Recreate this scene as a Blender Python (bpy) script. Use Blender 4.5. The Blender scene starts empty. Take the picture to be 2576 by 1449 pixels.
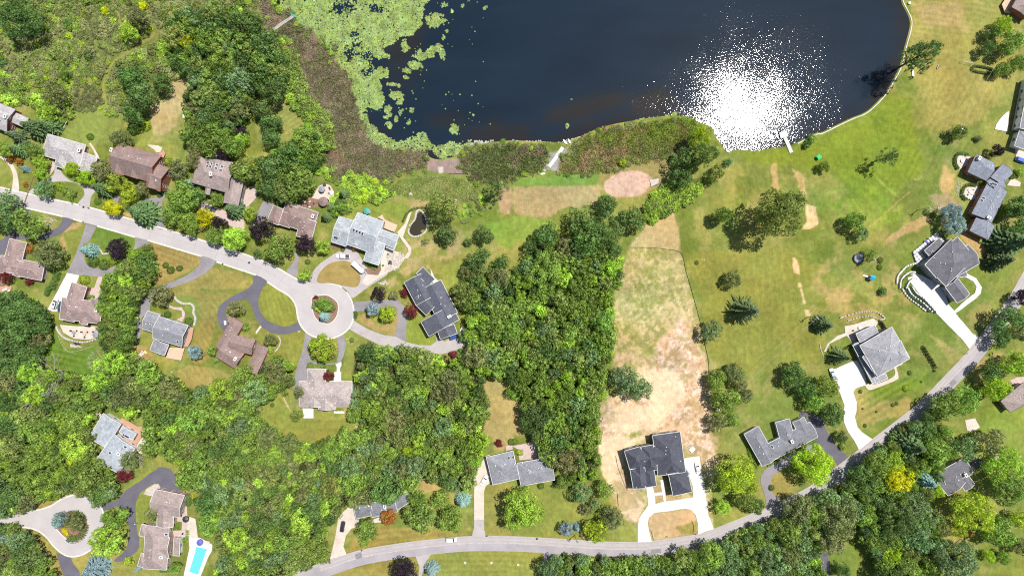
import bpy, math, random
import numpy as np
from mathutils import Vector, Matrix
from mathutils.geometry import tessellate_polygon
R = math.radians
random.seed(7); rng = np.random.default_rng(7)
scene = bpy.context.scene
COL = scene.collection
# ------------------------------------------------------------------ camera, sky, sun, exposure
HCAM = 290.6; FPX = 1709.0; S = HCAM / FPX; CX, CY = 1288.0, 724.5
SUN_ZEN, SUN_AZ = 22.6, 36.6          # from vertical, counter-clockwise from +X
cam_d = bpy.data.cameras.new('camera'); cam = bpy.data.objects.new('camera', cam_d); COL.objects.link(cam)
cam.location = (0, 0, HCAM); cam.rotation_euler = (0, 0, 0)
cam_d.sensor_width = 36; cam_d.lens = 36 * FPX / 2576; cam_d.clip_start = 1; cam_d.clip_end = 9000
scene.camera = cam
w = bpy.data.worlds.new('World'); scene.world = w; w.use_nodes = True
nt = w.node_tree; bgn = nt.nodes['Background']
sky = nt.nodes.new('ShaderNodeTexSky'); sky.sky_type = 'NISHITA'; sky.sun_disc = False
sky.sun_elevation = R(90 - SUN_ZEN); sky.sun_rotation = R(90 - SUN_AZ)
nt.links.new(sky.outputs[0], bgn.inputs[0]); bgn.inputs[1].default_value = 0.085
sl = bpy.data.lights.new('sun', 'SUN'); so = bpy.data.objects.new('sun', sl); COL.objects.link(so)
sl.energy = 5.0; sl.angle = R(0.53); sl.color = (1.0, 0.955, 0.89)
sv = Vector((math.sin(R(SUN_ZEN)) * math.cos(R(SUN_AZ)), math.sin(R(SUN_ZEN)) * math.sin(R(SUN_AZ)), math.cos(R(SUN_ZEN))))
so.rotation_euler = sv.to_track_quat('Z', 'Y').to_euler(); so.location = (150, 120, 250)
scene.view_settings.view_transform = 'Standard'; scene.view_settings.look = 'None'
scene.view_settings.exposure = 0.36; scene.view_settings.gamma = 1.0
scene.cycles.use_denoising = False; scene.cycles.pixel_filter_type = 'BLACKMAN_HARRIS'; scene.cycles.filter_width = 1.15
# ------------------------------------------------------------------ coordinates
# survey plan: 2576 x 1449 sheet split in 16 tiles, tile "ij" read at 4x; w(x, y, z) gives metres
YO = (0.0, 362.4, 724.0, 1086.3)
def tf(t, x, y):
    if t == 'F': return (x, y)
    return (644.0 * int(t[0]) + x / 4.0, YO[int(t[1])] + y / 4.0)
def wp(f, z=0.0):
    k = S * (HCAM - z) / HCAM
    return ((f[0] - CX) * k, -(f[1] - CY) * k)
def PF(s):
    """'01 10,20 30,40 12 5,6' -> list of plan points"""
    t = 'F'; out = []
    for tok in s.split():
        if ',' in tok:
            a, b = tok.split(','); out.append(tf(t, float(a), float(b)))
        else: t = tok
    return out
def PW(s, z=0.0): return [wp(p, z) for p in PF(s)]
def crom(pts, closed=True, n=6):
    P = [Vector((p[0], p[1], 0)) for p in pts]; m = len(P); out = []
    rngi = range(m) if closed else range(m - 1)
    for i in rngi:
        g = (lambda k: P[k % m]) if closed else (lambda k: P[min(max(k, 0), m - 1)])
        p0, p1, p2, p3 = g(i - 1), g(i), g(i + 1), g(i + 2)
        for k in range(n):
            t = k / n
            q = 0.5 * ((2 * p1) + (-p0 + p2) * t + (2 * p0 - 5 * p1 + 4 * p2 - p3) * t * t + (-p0 + 3 * p1 - 3 * p2 + p3) * t ** 3)
            out.append((q.x, q.y))
    if not closed: out.append((P[-1].x, P[-1].y))
    return out
def resample(pts, step, closed=True):
    out = []; m = len(pts)
    for i in range(m if closed else m - 1):
        a, b = pts[i], pts[(i + 1) % m]; d = math.hypot(b[0] - a[0], b[1] - a[1]); k = max(1, int(d / step))
        for j in range(k): out.append((a[0] + (b[0] - a[0]) * j / k, a[1] + (b[1] - a[1]) * j / k))
    if not closed: out.append(pts[-1])
    return out
# ------------------------------------------------------------------ noise and polygon fields (numpy)
_tab = rng.random((256, 256))
def vn(x, y, sc, seed=0):
    x = x / sc + seed * 17.3; y = y / sc + seed * 9.1
    xi = np.floor(x).astype(int); yi = np.floor(y).astype(int); fx = x - xi; fy = y - yi
    fx = fx * fx * (3 - 2 * fx); fy = fy * fy * (3 - 2 * fy)
    a = _tab[xi & 255, yi & 255]; b = _tab[(xi + 1) & 255, yi & 255]; c = _tab[xi & 255, (yi + 1) & 255]; d = _tab[(xi + 1) & 255, (yi + 1) & 255]
    return (a * (1 - fx) + b * fx) * (1 - fy) + (c * (1 - fx) + d * fx) * fy
def fbm(x, y, sc, seed=0, o=4):
    s = 0; a = 0.5; t = 0
    for k in range(o): s = s + a * vn(x, y, sc / 2 ** k, seed + k); t += a; a *= 0.55
    return s / t
def sdf(px, py, poly):
    """signed distance, positive inside"""
    best = np.full(px.shape, 1e9); ins = np.zeros(px.shape, bool); n = len(poly)
    for i in range(n):
        ax, ay = poly[i]; bx, by = poly[(i + 1) % n]; ex, ey = bx - ax, by - ay
        t = np.clip(((px - ax) * ex + (py - ay) * ey) / (ex * ex + ey * ey + 1e-9), 0, 1)
        best = np.minimum(best, (px - ax - t * ex) ** 2 + (py - ay - t * ey) ** 2)
        if abs(ey) > 1e-9:
            c = ((ay > py) != (by > py)) & (px < ex * (py - ay) / ey + ax); ins ^= c
    d = np.sqrt(best); return np.where(ins, d, -d)
def inside(p, poly):
    ins = False; n = len(poly); x, y = p
    for i in range(n):
        ax, ay = poly[i]; bx, by = poly[(i + 1) % n]
        if (ay > y) != (by > y) and x < (bx - ax) * (y - ay) / (by - ay) + ax: ins = not ins
    return ins
def lin(c):
    return tuple(((v / 255.0) / 12.92 if v <= 10 else ((v / 255.0 + 0.055) / 1.055) ** 2.4) for v in c)
# ------------------------------------------------------------------ objects
def tag(o, label=None, cat=None, group=None, kind=None):
    if label: o['label'] = label
    if cat: o['category'] = cat
    if group: o['group'] = group
    if kind: o['kind'] = kind
    return o
def link(o, parent=None):
    COL.objects.link(o)
    if parent is not None: o.parent = parent
    return o
def empty(name, loc, rz=0.0):
    o = bpy.data.objects.new(name, None); o.location = loc; o.rotation_euler = (0, 0, rz); o.empty_display_size = 0.5
    return link(o)
class MB:
    def __init__(s): s.v = []; s.f = []; s.m = []
    def face(s, pts, m=0):
        i = len(s.v); s.v += [tuple(p) for p in pts]; s.f.append(list(range(i, i + len(pts)))); s.m.append(m)
    def box(s, c, d, rz=0.0, m=0, taper=1.0):
        cx, cy, cz = c; hx, hy, hz = d[0] / 2, d[1] / 2, d[2] / 2; ca, sa = math.cos(rz), math.sin(rz); q = []
        for z, k in ((-hz, 1.0), (hz, taper)):
            for x, y in ((-hx, -hy), (hx, -hy), (hx, hy), (-hx, hy)):
                q.append((cx + (x * ca - y * sa) * k, cy + (x * sa + y * ca) * k, cz + z))
        i = len(s.v); s.v += q
        for f in ((0, 3, 2, 1), (4, 5, 6, 7), (0, 1, 5, 4), (1, 2, 6, 5), (2, 3, 7, 6), (3, 0, 4, 7)): s.f.append([i + a for a in f]); s.m.append(m)
    def tube(s, a, b, r0, r1=None, n=7, m=0, cap=True):
        r1 = r0 if r1 is None else r1; a = Vector(a); b = Vector(b); d = (b - a).normalized()
        u = d.orthogonal().normalized(); w_ = d.cross(u); i = len(s.v)
        for p, r in ((a, r0), (b, r1)):
            for k in range(n):
                t = 2 * math.pi * k / n; s.v.append(tuple(p + (u * math.cos(t) + w_ * math.sin(t)) * r))
        for k in range(n): s.f.append([i + k, i + (k + 1) % n, i + n + (k + 1) % n, i + n + k]); s.m.append(m)
        if cap: s.f.append([i + n + k for k in range(n)]); s.m.append(m); s.f.append([i + n - 1 - k for k in range(n)]); s.m.append(m)
    def slab(s, pts, th, m=0, mside=None):
        n = len(pts); i = len(s.v); s.v += [tuple(p) for p in pts]; s.v += [(p[0], p[1], p[2] - th) for p in pts]
        s.f.append([i + k for k in range(n)]); s.m.append(m)
        s.f.append([i + n + n - 1 - k for k in range(n)]); s.m.append(m)
        for k in range(n): s.f.append([i + (k + 1) % n, i + k, i + n + k, i + n + (k + 1) % n]); s.m.append(m if mside is None else mside)
    def mesh(s, name, mats):
        me = bpy.data.meshes.new(name); me.from_pydata(s.v, [], s.f)
        for m in (mats if isinstance(mats, (list, tuple)) else [mats]): me.materials.append(m)
        me.polygons.foreach_set('material_index', s.m); me.update(); return me
    def build(s, name, mats, parent=None):
        return link(bpy.data.objects.new(name, s.mesh(name, mats)), parent)
def npmesh(name, V, F, mats, col=None, smooth=False):
    """V (n,3), F (m,k) arrays"""
    me = bpy.data.meshes.new(name); n, k = F.shape
    me.vertices.add(len(V)); me.vertices.foreach_set('co', np.ascontiguousarray(V, np.float32).ravel())
    me.loops.add(n * k); me.loops.foreach_set('vertex_index', np.ascontiguousarray(F, np.int32).ravel())
    me.polygons.add(n); me.polygons.foreach_set('loop_start', np.arange(0, n * k, k, dtype=np.int32))
    try: me.polygons.foreach_set('loop_total', np.full(n, k, np.int32))
    except Exception: pass
    if smooth: me.polygons.foreach_set('use_smooth', np.ones(n, bool))
    for m in mats: me.materials.append(m)
    if col is not None:
        a = me.color_attributes.new('col', 'FLOAT_COLOR', 'POINT'); c = np.ones((len(V), 4), np.float32); c[:, :3] = col
        a.data.foreach_set('color', c.ravel())
    me.update(calc_edges=True); return me
# ------------------------------------------------------------------ materials
def mat(name):
    m = bpy.data.materials.new(name); m.use_nodes = True; n = m.node_tree; p = n.nodes['Principled BSDF']; return m, n, p
def N(n, t, **k):
    x = n.nodes.new(t)
    for a, b in k.items(): setattr(x, a, b)
    return x
def coords(n, scale=(1, 1, 1), rot=0.0, obj=False):
    if obj: g = N(n, 'ShaderNodeTexCoord').outputs['Object']
    else: g = N(n, 'ShaderNodeNewGeometry').outputs['Position']
    mp = N(n, 'ShaderNodeMapping'); mp.inputs['Scale'].default_value = scale; mp.inputs['Rotation'].default_value = (0, 0, rot)
    n.links.new(g, mp.inputs[0]); return mp.outputs[0]
def noise(n, vec, sc, det=3, rough=0.55):
    x = N(n, 'ShaderNodeTexNoise'); x.inputs['Scale'].default_value = sc; x.inputs['Detail'].default_value = det; x.inputs['Roughness'].default_value = rough
    n.links.new(vec, x.inputs['Vector']); return x.outputs[0]
def mrange(n, v, a, b, c, d):
    x = N(n, 'ShaderNodeMapRange'); n.links.new(v, x.inputs[0])
    for i, q in enumerate((a, b, c, d)): x.inputs[i + 1].default_value = q
    return x.outputs[0]
def mulc(n, c, f):
    """colour * scalar"""
    x = N(n, 'ShaderNodeVectorMath', operation='SCALE')
    if isinstance(c, tuple): x.inputs[0].default_value = c[:3]
    else: n.links.new(c, x.inputs[0])
    n.links.new(f, x.inputs['Scale']); return x.outputs[0]
def mathn(n, op, a, b):
    x = N(n, 'ShaderNodeMath', operation=op)
    for i, q in enumerate((a, b)):
        if isinstance(q, (int, float)): x.inputs[i].default_value = q
        else: n.links.new(q, x.inputs[i])
    return x.outputs[0]
def bump(n, p, h, st, dist=0.1):
    b = N(n, 'ShaderNodeBump'); b.inputs['Strength'].default_value = st; b.inputs['Distance'].default_value = dist
    n.links.new(h, b.inputs['Height']); n.links.new(b.outputs[0], p.inputs['Normal'])
def surf(name, c, rough=0.85, n1=(0.8, 0.35), n2=(4.0, 0.25), bmp=0.3, spec=0.3):
    """rough surface: colour with two scales of variation"""
    m, n, p = mat(name); v = coords(n)
    f = mathn(n, 'MULTIPLY', mrange(n, noise(n, v, n1[0]), 0.3, 0.7, 1 - n1[1], 1 + n1[1]), mrange(n, noise(n, v, n2[0], 4), 0.3, 0.7, 1 - n2[1], 1 + n2[1]))
    n.links.new(mulc(n, tuple(c), f), p.inputs['Base Color']); p.inputs['Roughness'].default_value = rough
    p.inputs['Specular IOR Level'].default_value = spec
    if bmp: bump(n, p, noise(n, v, 9.0, 4), bmp, 0.03)
    return m
def plain(name, c, rough=0.5, metal=0.0, spec=0.5):
    m, n, p = mat(name); v = coords(n, obj=True)
    n.links.new(mulc(n, tuple(c), mrange(n, noise(n, v, 2.5), 0.3, 0.7, 0.9, 1.1)), p.inputs['Base Color'])
    p.inputs['Roughness'].default_value = rough; p.inputs['Metallic'].default_value = metal; p.inputs['Specular IOR Level'].default_value = spec; return m
def roofmat(name, c, var=0.19):
    m, n, p = mat(name); v = coords(n)
    vo = N(n, 'ShaderNodeTexVoronoi'); vo.inputs['Scale'].default_value = 1.9; n.links.new(coords(n, (1, 1, 2.4)), vo.inputs[0])
    sep = N(n, 'ShaderNodeSeparateXYZ'); n.links.new(vo.outputs['Color'], sep.inputs[0])
    zz = N(n, 'ShaderNodeSeparateXYZ'); n.links.new(v, zz.inputs[0])
    fr = mathn(n, 'FRACT', mathn(n, 'MULTIPLY', zz.outputs[2], 5.5), 0.0)
    f = mathn(n, 'MULTIPLY', mrange(n, sep.outputs[0], 0, 1, 1 - var, 1 + var), mrange(n, noise(n, v, 0.35, 4), 0.3, 0.7, 0.84, 1.12))
    f = mathn(n, 'MULTIPLY', f, mrange(n, fr, 0, 0.25, 0.86, 1.0))
    f = mathn(n, 'MULTIPLY', f, mrange(n, noise(n, v, 6, 4), 0.3, 0.7, 0.86, 1.14))
    n.links.new(mulc(n, tuple(c), f), p.inputs['Base Color']); p.inputs['Roughness'].default_value = 0.82; p.inputs['Specular IOR Level'].default_value = 0.35
    bump(n, p, fr, 0.35, 0.03); return m
def leafmat(name, src, trans=0.36):
    m, n, p = mat(name)
    if src == 'object':
        base = N(n, 'ShaderNodeObjectInfo').outputs['Color']
        at = N(n, 'ShaderNodeAttribute'); at.attribute_name = 'col'
        mx = N(n, 'ShaderNodeVectorMath', operation='MULTIPLY'); n.links.new(base, mx.inputs[0]); n.links.new(at.outputs['Color'], mx.inputs[1]); base = mx.outputs[0]
    else:
        at = N(n, 'ShaderNodeAttribute'); at.attribute_name = 'col'; base = at.outputs['Color']
    v = coords(n); c = mulc(n, base, mrange(n, noise(n, v, 0.30, 3), 0.3, 0.7, 0.72, 1.28))
    n.links.new(c, p.inputs['Base Color']); p.inputs['Roughness'].default_value = 0.75; p.inputs['Specular IOR Level'].default_value = 0.12
    tr = N(n, 'ShaderNodeBsdfTranslucent'); n.links.new(mulc(n, c, mrange(n, noise(n, v, 3.0, 1), 0, 1, 1.2, 1.6)), tr.inputs[0])
    mx = N(n, 'ShaderNodeMixShader'); mx.inputs[0].default_value = trans
    n.links.new(p.outputs[0], mx.inputs[1]); n.links.new(tr.outputs[0], mx.inputs[2])
    n.links.new(mx.outputs[0], n.nodes['Material Output'].inputs[0]); return m
M = {}
M['leaf'] = leafmat('leaf', 'object'); M['foliage'] = leafmat('foliage', 'attr')
M['bark'] = surf('bark', (0.10, 0.08, 0.06), n1=(3, 0.3)); M['deadwood'] = surf('dead_wood', (0.42, 0.38, 0.35), bmp=0)
M['white'] = plain('white_paint', (0.66, 0.66, 0.66), 0.55); M['dark'] = plain('dark_paint', (0.03, 0.032, 0.036), 0.5)
M['glass'] = plain('window_glass', (0.03, 0.045, 0.06), 0.06, 0, 0.9); M['rubber'] = plain('rubber', (0.015, 0.015, 0.016), 0.8)
M['chrome'] = plain('metal', (0.5, 0.5, 0.52), 0.3, 0.9); M['lamp'] = plain('lamp_glass', (0.7, 0.7, 0.68), 0.15)
M['concrete'] = surf('concrete', (0.56, 0.54, 0.51), n1=(0.25, 0.05), n2=(2.5, 0.05), bmp=0.1)
M['kerb'] = surf('kerb_concrete', (0.54, 0.50, 0.47), n1=(0.5, 0.12), n2=(3, 0.1), bmp=0.1)
M['tancon'] = surf('tan_concrete', (0.50, 0.43, 0.37), n1=(0.3, 0.1), n2=(3, 0.1), bmp=0.1)
M['asphalt'] = surf('dark_asphalt', (0.105, 0.10, 0.125), n1=(0.25, 0.14), n2=(5, 0.14))
M['greyasphalt'] = surf('grey_asphalt', (0.215, 0.20, 0.215), n1=(0.2, 0.14), n2=(5, 0.12))
M['paleasphalt'] = surf('pale_asphalt', (0.35, 0.32, 0.32), n1=(0.2, 0.08), n2=(5, 0.08))
M['deck'] = surf('deck_wood', (0.40, 0.235, 0.165), n1=(2.0, 0.1), n2=(8, 0.12)); M['deckpale'] = surf('pale_deck_wood', (0.50, 0.36, 0.26), n1=(2, 0.1))
M['greywood'] = surf('weathered_wood', (0.36, 0.33, 0.31), n1=(2, 0.1)); M['stone'] = surf('pale_stone', (0.62, 0.57, 0.52), n1=(2, 0.15))
M['brick'] = surf('red_brick', (0.27, 0.10, 0.07), n1=(1, 0.15), n2=(9, 0.2)); M['tanwall'] = surf('tan_wall', (0.36, 0.28, 0.23)); M['greywall'] = surf('grey_wall', (0.2, 0.2, 0.21))
M['teal'] = plain('teal_paint', (0.05, 0.27, 0.23), 0.6); M['mulch'] = surf('mulch', (0.20, 0.12, 0.085), n1=(1.5, 0.3)); M['gravel'] = surf('gravel', (0.42, 0.37, 0.33), n1=(1.5, 0.2), n2=(7, 0.3))
M['blue'] = plain('blue_canvas', (0.10, 0.10, 0.45), 0.7); M['redp'] = plain('red_paint', (0.5, 0.03, 0.03), 0.4); M['silt'] = plain('black_fabric', (0.04, 0.042, 0.04), 0.9)
M['rock'] = surf('boulder_stone', (0.40, 0.36, 0.32), n1=(2, 0.25), bmp=0.6)

def slabjoints(m, c, size, rot):
    n = m.node_tree; p = n.nodes['Principled BSDF']; old = p.inputs['Base Color'].links[0].from_socket; v = coords(n, (1 / size, 1 / size, 1), rot); sp = N(n, 'ShaderNodeSeparateXYZ'); n.links.new(v, sp.inputs[0])
    fx = mrange(n, mathn(n, 'FRACT', sp.outputs[0], 0), 0.0, 0.055, c, 1.0); fy = mrange(n, mathn(n, 'FRACT', sp.outputs[1], 0), 0.0, 0.055, c, 1.0)
    st = mrange(n, noise(n, coords(n), 0.5, 5, .7), .52, .75, 1.0, .80)
    n.links.new(mulc(n, old, mathn(n, 'MULTIPLY', mathn(n, 'MULTIPLY', fx, fy), st)), p.inputs['Base Color'])
slabjoints(M['concrete'], .72, 3.4, .2); slabjoints(M['tancon'], .8, 2.6, .5)
for k_ in ('asphalt', 'greyasphalt', 'paleasphalt'): slabjoints(M[k_], 1.0, 5, 0)
def tilemat():
    m, n, p = mat('patterned_paving'); ch = N(n, 'ShaderNodeTexChecker'); ch.inputs['Scale'].default_value = 1.0; n.links.new(coords(n, (1.0, 1.0, 0.0), 0.1), ch.inputs[0])
    ch.inputs[1].default_value = (.6, .58, .55, 1); ch.inputs[2].default_value = (.28, .28, .29, 1); n.links.new(ch.outputs[0], p.inputs['Base Color']); p.inputs['Roughness'].default_value = .8; return m
M['tiles'] = tilemat()
# ================================================================== GROUND
LAKE_F = PF('F -0,-0')[:0] + [(640,-260),(662,-120),(680,-30),(690,8),(702,22),(729,37),(744,57),(757,72),(794,92),(814,115),(839,147),(864,187),(880,212),(885,250),(894,280),(914,320),(921,358),(945,368),(981,380),(1030,384),(1066,384),(1078,398),(1102,405),(1150,396),(1162,378),(1200,366),(1245,361),(1288,358),(1350,360),(1410,362),(1440,355),(1468,345),(1490,334),(1530,320),(1580,310),(1640,300),(1690,296),(1733,299),(1752,310),(1788,324),(1796,342),(1808,360),(1816,372),(1832,384),(1860,381),(1900,384),(1932,379),(1957,375),(1990,370),(2007,362),(2050,340),(2070,336),(2107,318),(2145,300),(2177,287),(2202,267),(2227,240),(2247,208),(2265,175),(2275,140),(2281,115),(2292,75),(2293,50),(2282,25),(2271,0),(2262,-60),(2240,-200),(2100,-420),(1500,-560),(900,-480),(700,-380)]
LAKE_F = crom(LAKE_F, True, 3)
LAKE = [wp(p) for p in LAKE_F]
MARSH_F = PF('F 620,-40 684,-40 690,8 702,22 729,37 744,57 757,72 794,92 814,115 839,147 864,187 880,212 885,250 894,280 914,320 921,358 945,368 981,380 1030,384 1066,384 1075,400 1070,415 1056,425 1020,436 981,447 969,467 924,457 890,462 856,465 835,450 819,437 804,412 814,390 834,370 841,350 834,325 819,290 794,250 774,212 751,160 731,125 701,95 671,84 665,50 650,20')
REED1_F = PF('F 1156,412 1170,384 1232,370 1290,364 1370,370 1375,400 1358,420 1345,432 1290,449 1264,460 1231,464 1194,462 1177,437')
REED2_F = PF('F 1406,432 1408,407 1418,392 1440,376 1470,352 1520,330 1590,318 1660,308 1720,302 1750,314 1745,345 1735,362 1720,385 1690,392 1663,398 1613,409 1550,423 1508,432 1420,437')
# woods: (plan polygon, words for the labels, dark 0..1, target count)
WOODS = {
 'nw': 'F 425,80 455,40 500,22 560,20 640,45 668,85 695,110 705,150 712,195 690,235 640,232 600,262 560,272 530,262 500,190 470,175 440,150',
 'nw2': 'F 485,200 540,255 600,265 640,245 640,280 615,310 600,345 600,385 560,400 500,380 480,330 470,280',
 'shore': 'F 645,415 700,385 740,362 790,345 812,370 800,415 770,440 740,480 700,490 640,460',
 'left': 'F -30,760 60,745 105,780 120,830 112,870 70,905 20,935 -30,945',
 'strip': 'F 262,740 290,690 330,650 365,620 388,650 382,700 345,740 338,790 325,850 300,885 262,880 258,800',
 'south': 'F -30,945 40,925 120,935 200,945 240,952 262,890 330,890 400,935 480,985 570,972 640,925 715,905 735,935 722,975 665,1010 648,1045 690,1085 770,1122 860,1098 905,1085 898,1040 886,960 905,895 960,880 1060,882 1120,905 1195,880 1215,960 1220,1060 1200,1120 1190,1225 1120,1225 1060,1180 1040,1215 960,1235 880,1262 845,1300 810,1330 820,1400 730,1440 640,1470 550,1470 565,1370 525,1290 510,1230 460,1170 385,1130 372,1090 370,1055 300,1025 240,1025 228,1060 225,1120 250,1155 290,1190 300,1240 190,1238 100,1255 -30,1290',
 'centre': 'F 1150,735 1190,705 1240,690 1300,690 1330,640 1400,600 1480,620 1550,640 1562,690 1542,740 1538,800 1542,880 1520,930 1525,980 1500,1000 1500,1180 1450,1205 1410,1180 1330,1080 1312,1030 1335,960 1300,1005 1275,950 1225,940 1190,880 1152,850 1185,810 1180,760',
 'bottom': 'F 1400,1410 1480,1408 1600,1410 1700,1405 1780,1378 1860,1340 1940,1318 1990,1296 2055,1258 2100,1240 2140,1250 2150,1290 2135,1330 2100,1368 2070,1380 2045,1400 2040,1470 1400,1470',
 'east': 'F 2150,1190 2230,1120 2290,1060 2370,1080 2400,1130 2360,1190 2330,1260 2360,1300 2350,1420 2300,1470 2235,1470 2215,1420 2190,1370 2172,1330 2168,1265',
 'corner': 'F -40,1335 20,1330 65,1345 95,1390 120,1425 125,1480 -40,1480'}
WOODS = {k: crom(PF(v), True, 3) for k, v in WOODS.items()}
def axis(lo, hi, step, far, n):
    a = np.arange(lo, hi + step, step); g = np.geomspace(1, far, n)
    return np.concatenate([(lo - g * 12)[::-1], a, hi + g * 12])
gx = axis(wp((-110, 0))[0], wp((2686, 0))[0], 0.46, 200, 16)
gy = axis(wp((0, 1520))[1], wp((0, -70))[1], 0.46, 200, 16)
XX, YY = np.meshgrid(gx, gy); FX = XX / S + CX; FY = CY - YY / S
n1 = fbm(FX, FY, 130, 1, 5); n2 = fbm(FX, FY, 30, 3, 4); n3 = fbm(FX, FY, 8, 5, 3)
GAIN = 1.60
def A(c): return np.array(lin(c)) / GAIN
def mixin(C, m, c): return C * (1 - m[..., None]) + np.asarray(c) * m[..., None]
def smooth(a, b, x): t = np.clip((x - a) / (b - a), 0, 1); return t * t * (3 - 2 * t)
gcol = np.zeros(FX.shape + (3,)) + A((128, 138, 62))
gcol = mixin(gcol, smooth(0.42, 0.62, n1), A((152, 152, 74)))
gcol = mixin(gcol, smooth(0.50, 0.70, n2) * 0.45, A((172, 158, 92)))
gcol = mixin(gcol, smooth(0.54, 0.66, fbm(FX, FY, 70, 91, 4)) * 0.7, A((112, 128, 48)))
def zone(poly, c, feather=8, amp=10, k=1.0, noise_=None, nscale=None):
    """blend a ground colour in over a plan polygon with a ragged, feathered edge"""
    global gcol
    xs = [p[0] for p in poly]; ys = [p[1] for p in poly]; mg = feather + amp + 4
    ix = np.where((FX[0] > min(xs) - mg) & (FX[0] < max(xs) + mg))[0]; iy = np.where((FY[:, 0] > min(ys) - mg) & (FY[:, 0] < max(ys) + mg))[0]
    if not len(ix) or not len(iy): return
    sl_ = (slice(iy[0], iy[-1] + 1), slice(ix[0], ix[-1] + 1))
    d = sdf(FX[sl_], FY[sl_], poly) + (n2[sl_] - 0.5) * 2 * amp + (n3[sl_] - 0.5) * amp * 0.8
    m = smooth(-feather / 2, feather / 2, d) * k
    if noise_: m = m * smooth(noise_[0], noise_[1], fbm(FX[sl_], FY[sl_], nscale or 14, 11, 4))
    gcol[sl_] = mixin(gcol[sl_], m, A(c))
def ell(cx, cy, rx, ry, rot=0, n=24):
    ca, sa = math.cos(R(rot)), math.sin(R(rot))
    return [(cx + rx * math.cos(t) * ca - ry * math.sin(t) * sa, cy + rx * math.cos(t) * sa + ry * math.sin(t) * ca) for t in (2 * math.pi * k / n for k in range(n))]
MEADOW_F = PF('F -120,-90 690,-90 680,40 700,110 600,120 470,60 425,90 420,130 445,170 460,190 420,240 380,290 310,260 300,230 262,255 255,275 225,283 195,275 180,300 150,345 100,260 -120,260')
zone(MEADOW_F, (120, 128, 62), 6, 4); zone(MEADOW_F, (150, 150, 84), 4, 4, 0.8, (0.45, 0.62), 40)
zone(ell(222, 262, 34, 18), (135, 120, 85), 6, 3)                                             # brown island by the lawn
zone(crom(PF('00 740,1080 720,1200 600,1330 560,1400 900,1440 1320,1449 1500,1300 1520,1060 1700,980 1690,860 1860,700 1930,760 1920,960 1960,1040 1850,1200 1900,1440 1200,1445 1240,1180 1220,1040 1080,1050')), (138, 148, 70), 5, 4)
zone(crom(PF('00 1860,700 1930,760 1925,960 1950,1060 1830,1100 1750,1300 1560,1350 1520,1080 1690,980 1690,860')), (188, 168, 118), 8, 5, 0.9)
zone(PF('00 1500,1100 1900,1100 1850,1400 1500,1430'), (172, 160, 100), 14, 10, 0.6, (0.4, 0.6), 12)
zone(PF('10 100,930 240,850 520,1240 460,1300 330,1420 0,1449 0,1250 160,1150'), (150, 152, 78), 6, 3)
zone(PF('10 150,1000 340,960 360,1040 240,1060 180,1080'), (205, 175, 125), 8, 5, 0.8, (0.35, 0.6), 10)
zone(crom(MARSH_F, True, 2), (116, 102, 76), 14, 16); zone(crom(MARSH_F, True, 2), (140, 118, 96), 6, 6, 0.8, (0.48, 0.62), 26); zone(crom(MARSH_F, True, 2), (92, 98, 56), 6, 6, 0.7, (0.52, 0.66), 40)
zone(crom(REED1_F, True, 2), (92, 92, 54), 12, 12); zone(crom(REED2_F, True, 2), (98, 96, 54), 12, 12); zone(crom(REED2_F, True, 2), (140, 110, 72), 5, 4, 0.8, (0.5, 0.64), 26)
zone(ell(692, 50, 22, 28, 20), (176, 150, 128), 10, 8, 0.9)
zone(PF('11 1700,140 1850,180 2060,150 2130,300 1900,300 1700,260'), (168, 140, 124), 6, 5)
zone(PF('11 1830,230 1880,230 1890,290 1840,300'), (226, 205, 185), 4, 1)
zone(PF('21 200,200 340,100 480,60 620,0 640,90 500,110 470,280 350,250'), (176, 166, 150), 6, 4)
zone(PF('11 670,110 760,70 850,0 860,100 920,170 850,190 760,150'), (190, 130, 100), 6, 4)
# rough green bank between marsh and lawns
zone(crom(PF('11 640,210 750,320 850,400 1100,380 1300,430 1650,270 1900,320 2200,400 2480,400 2575,520 2200,700 2050,600 1700,560 1480,530 1250,590 1000,560 880,480 640,350 560,250')), (128, 140, 66), 6, 6)
zone(PF('11 1300,430 1900,330 2200,420 2400,560 1900,560 1500,520 1300,560'), (165, 160, 96), 8, 8, 0.7, (0.45, 0.62), 16)
zone(PF('11 1500,560 1750,560 1720,640 1560,640'), (190, 165, 112), 12, 6, 0.8)
zone(PF('11 900,570 1300,590 1500,600 1550,680 1450,780 1300,700 1040,660 900,720'), (140, 152, 64), 8, 5)
# middle meadow
zone(PF('21 0,420 350,400 900,440 850,600 600,640 300,760 0,700'), (184, 160, 112), 10, 12, 0.85); zone(PF('11 2480,460 2575,430 2575,720 2450,680 2440,560'), (188, 158, 116), 10, 8, 0.9)
zone(PF('21 0,350 520,310 880,290 850,400 400,430 0,430'), (120, 148, 64), 8, 6); zone(PF('21 0,720 420,760 560,860 200,960 0,1000'), (138, 160, 68), 10, 8)
zone(PF('11 2300,800 2575,740 2575,1060 2450,1000'), (128, 156, 60), 12, 8, 0.9)
zone(PF('11 1500,960 1850,940 2050,860 2100,1050 1900,1150 1500,1350 1350,1449 1300,1400 1500,1200'), (182, 162, 108), 12, 12, 0.8, (0.35, 0.6), 22)
zone(PF('11 1850,1250 2100,1150 2200,1449 1900,1449'), (150, 160, 72), 12, 10, 0.7)
zone(PF('21 880,290 1050,240 1500,150 1620,240 1560,400 1250,560 1060,580 920,440'), (160, 145, 86), 8, 5)
zone(ell(644 * 2 + 1170 / 4, 362.4 + 405 / 4, 62, 33, -9), (212, 178, 150), 5, 4)
zone(ell(644 * 2 + 1435 / 4, 362.4 + 390 / 4, 12, 11), (135, 115, 100), 5, 2)
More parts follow.
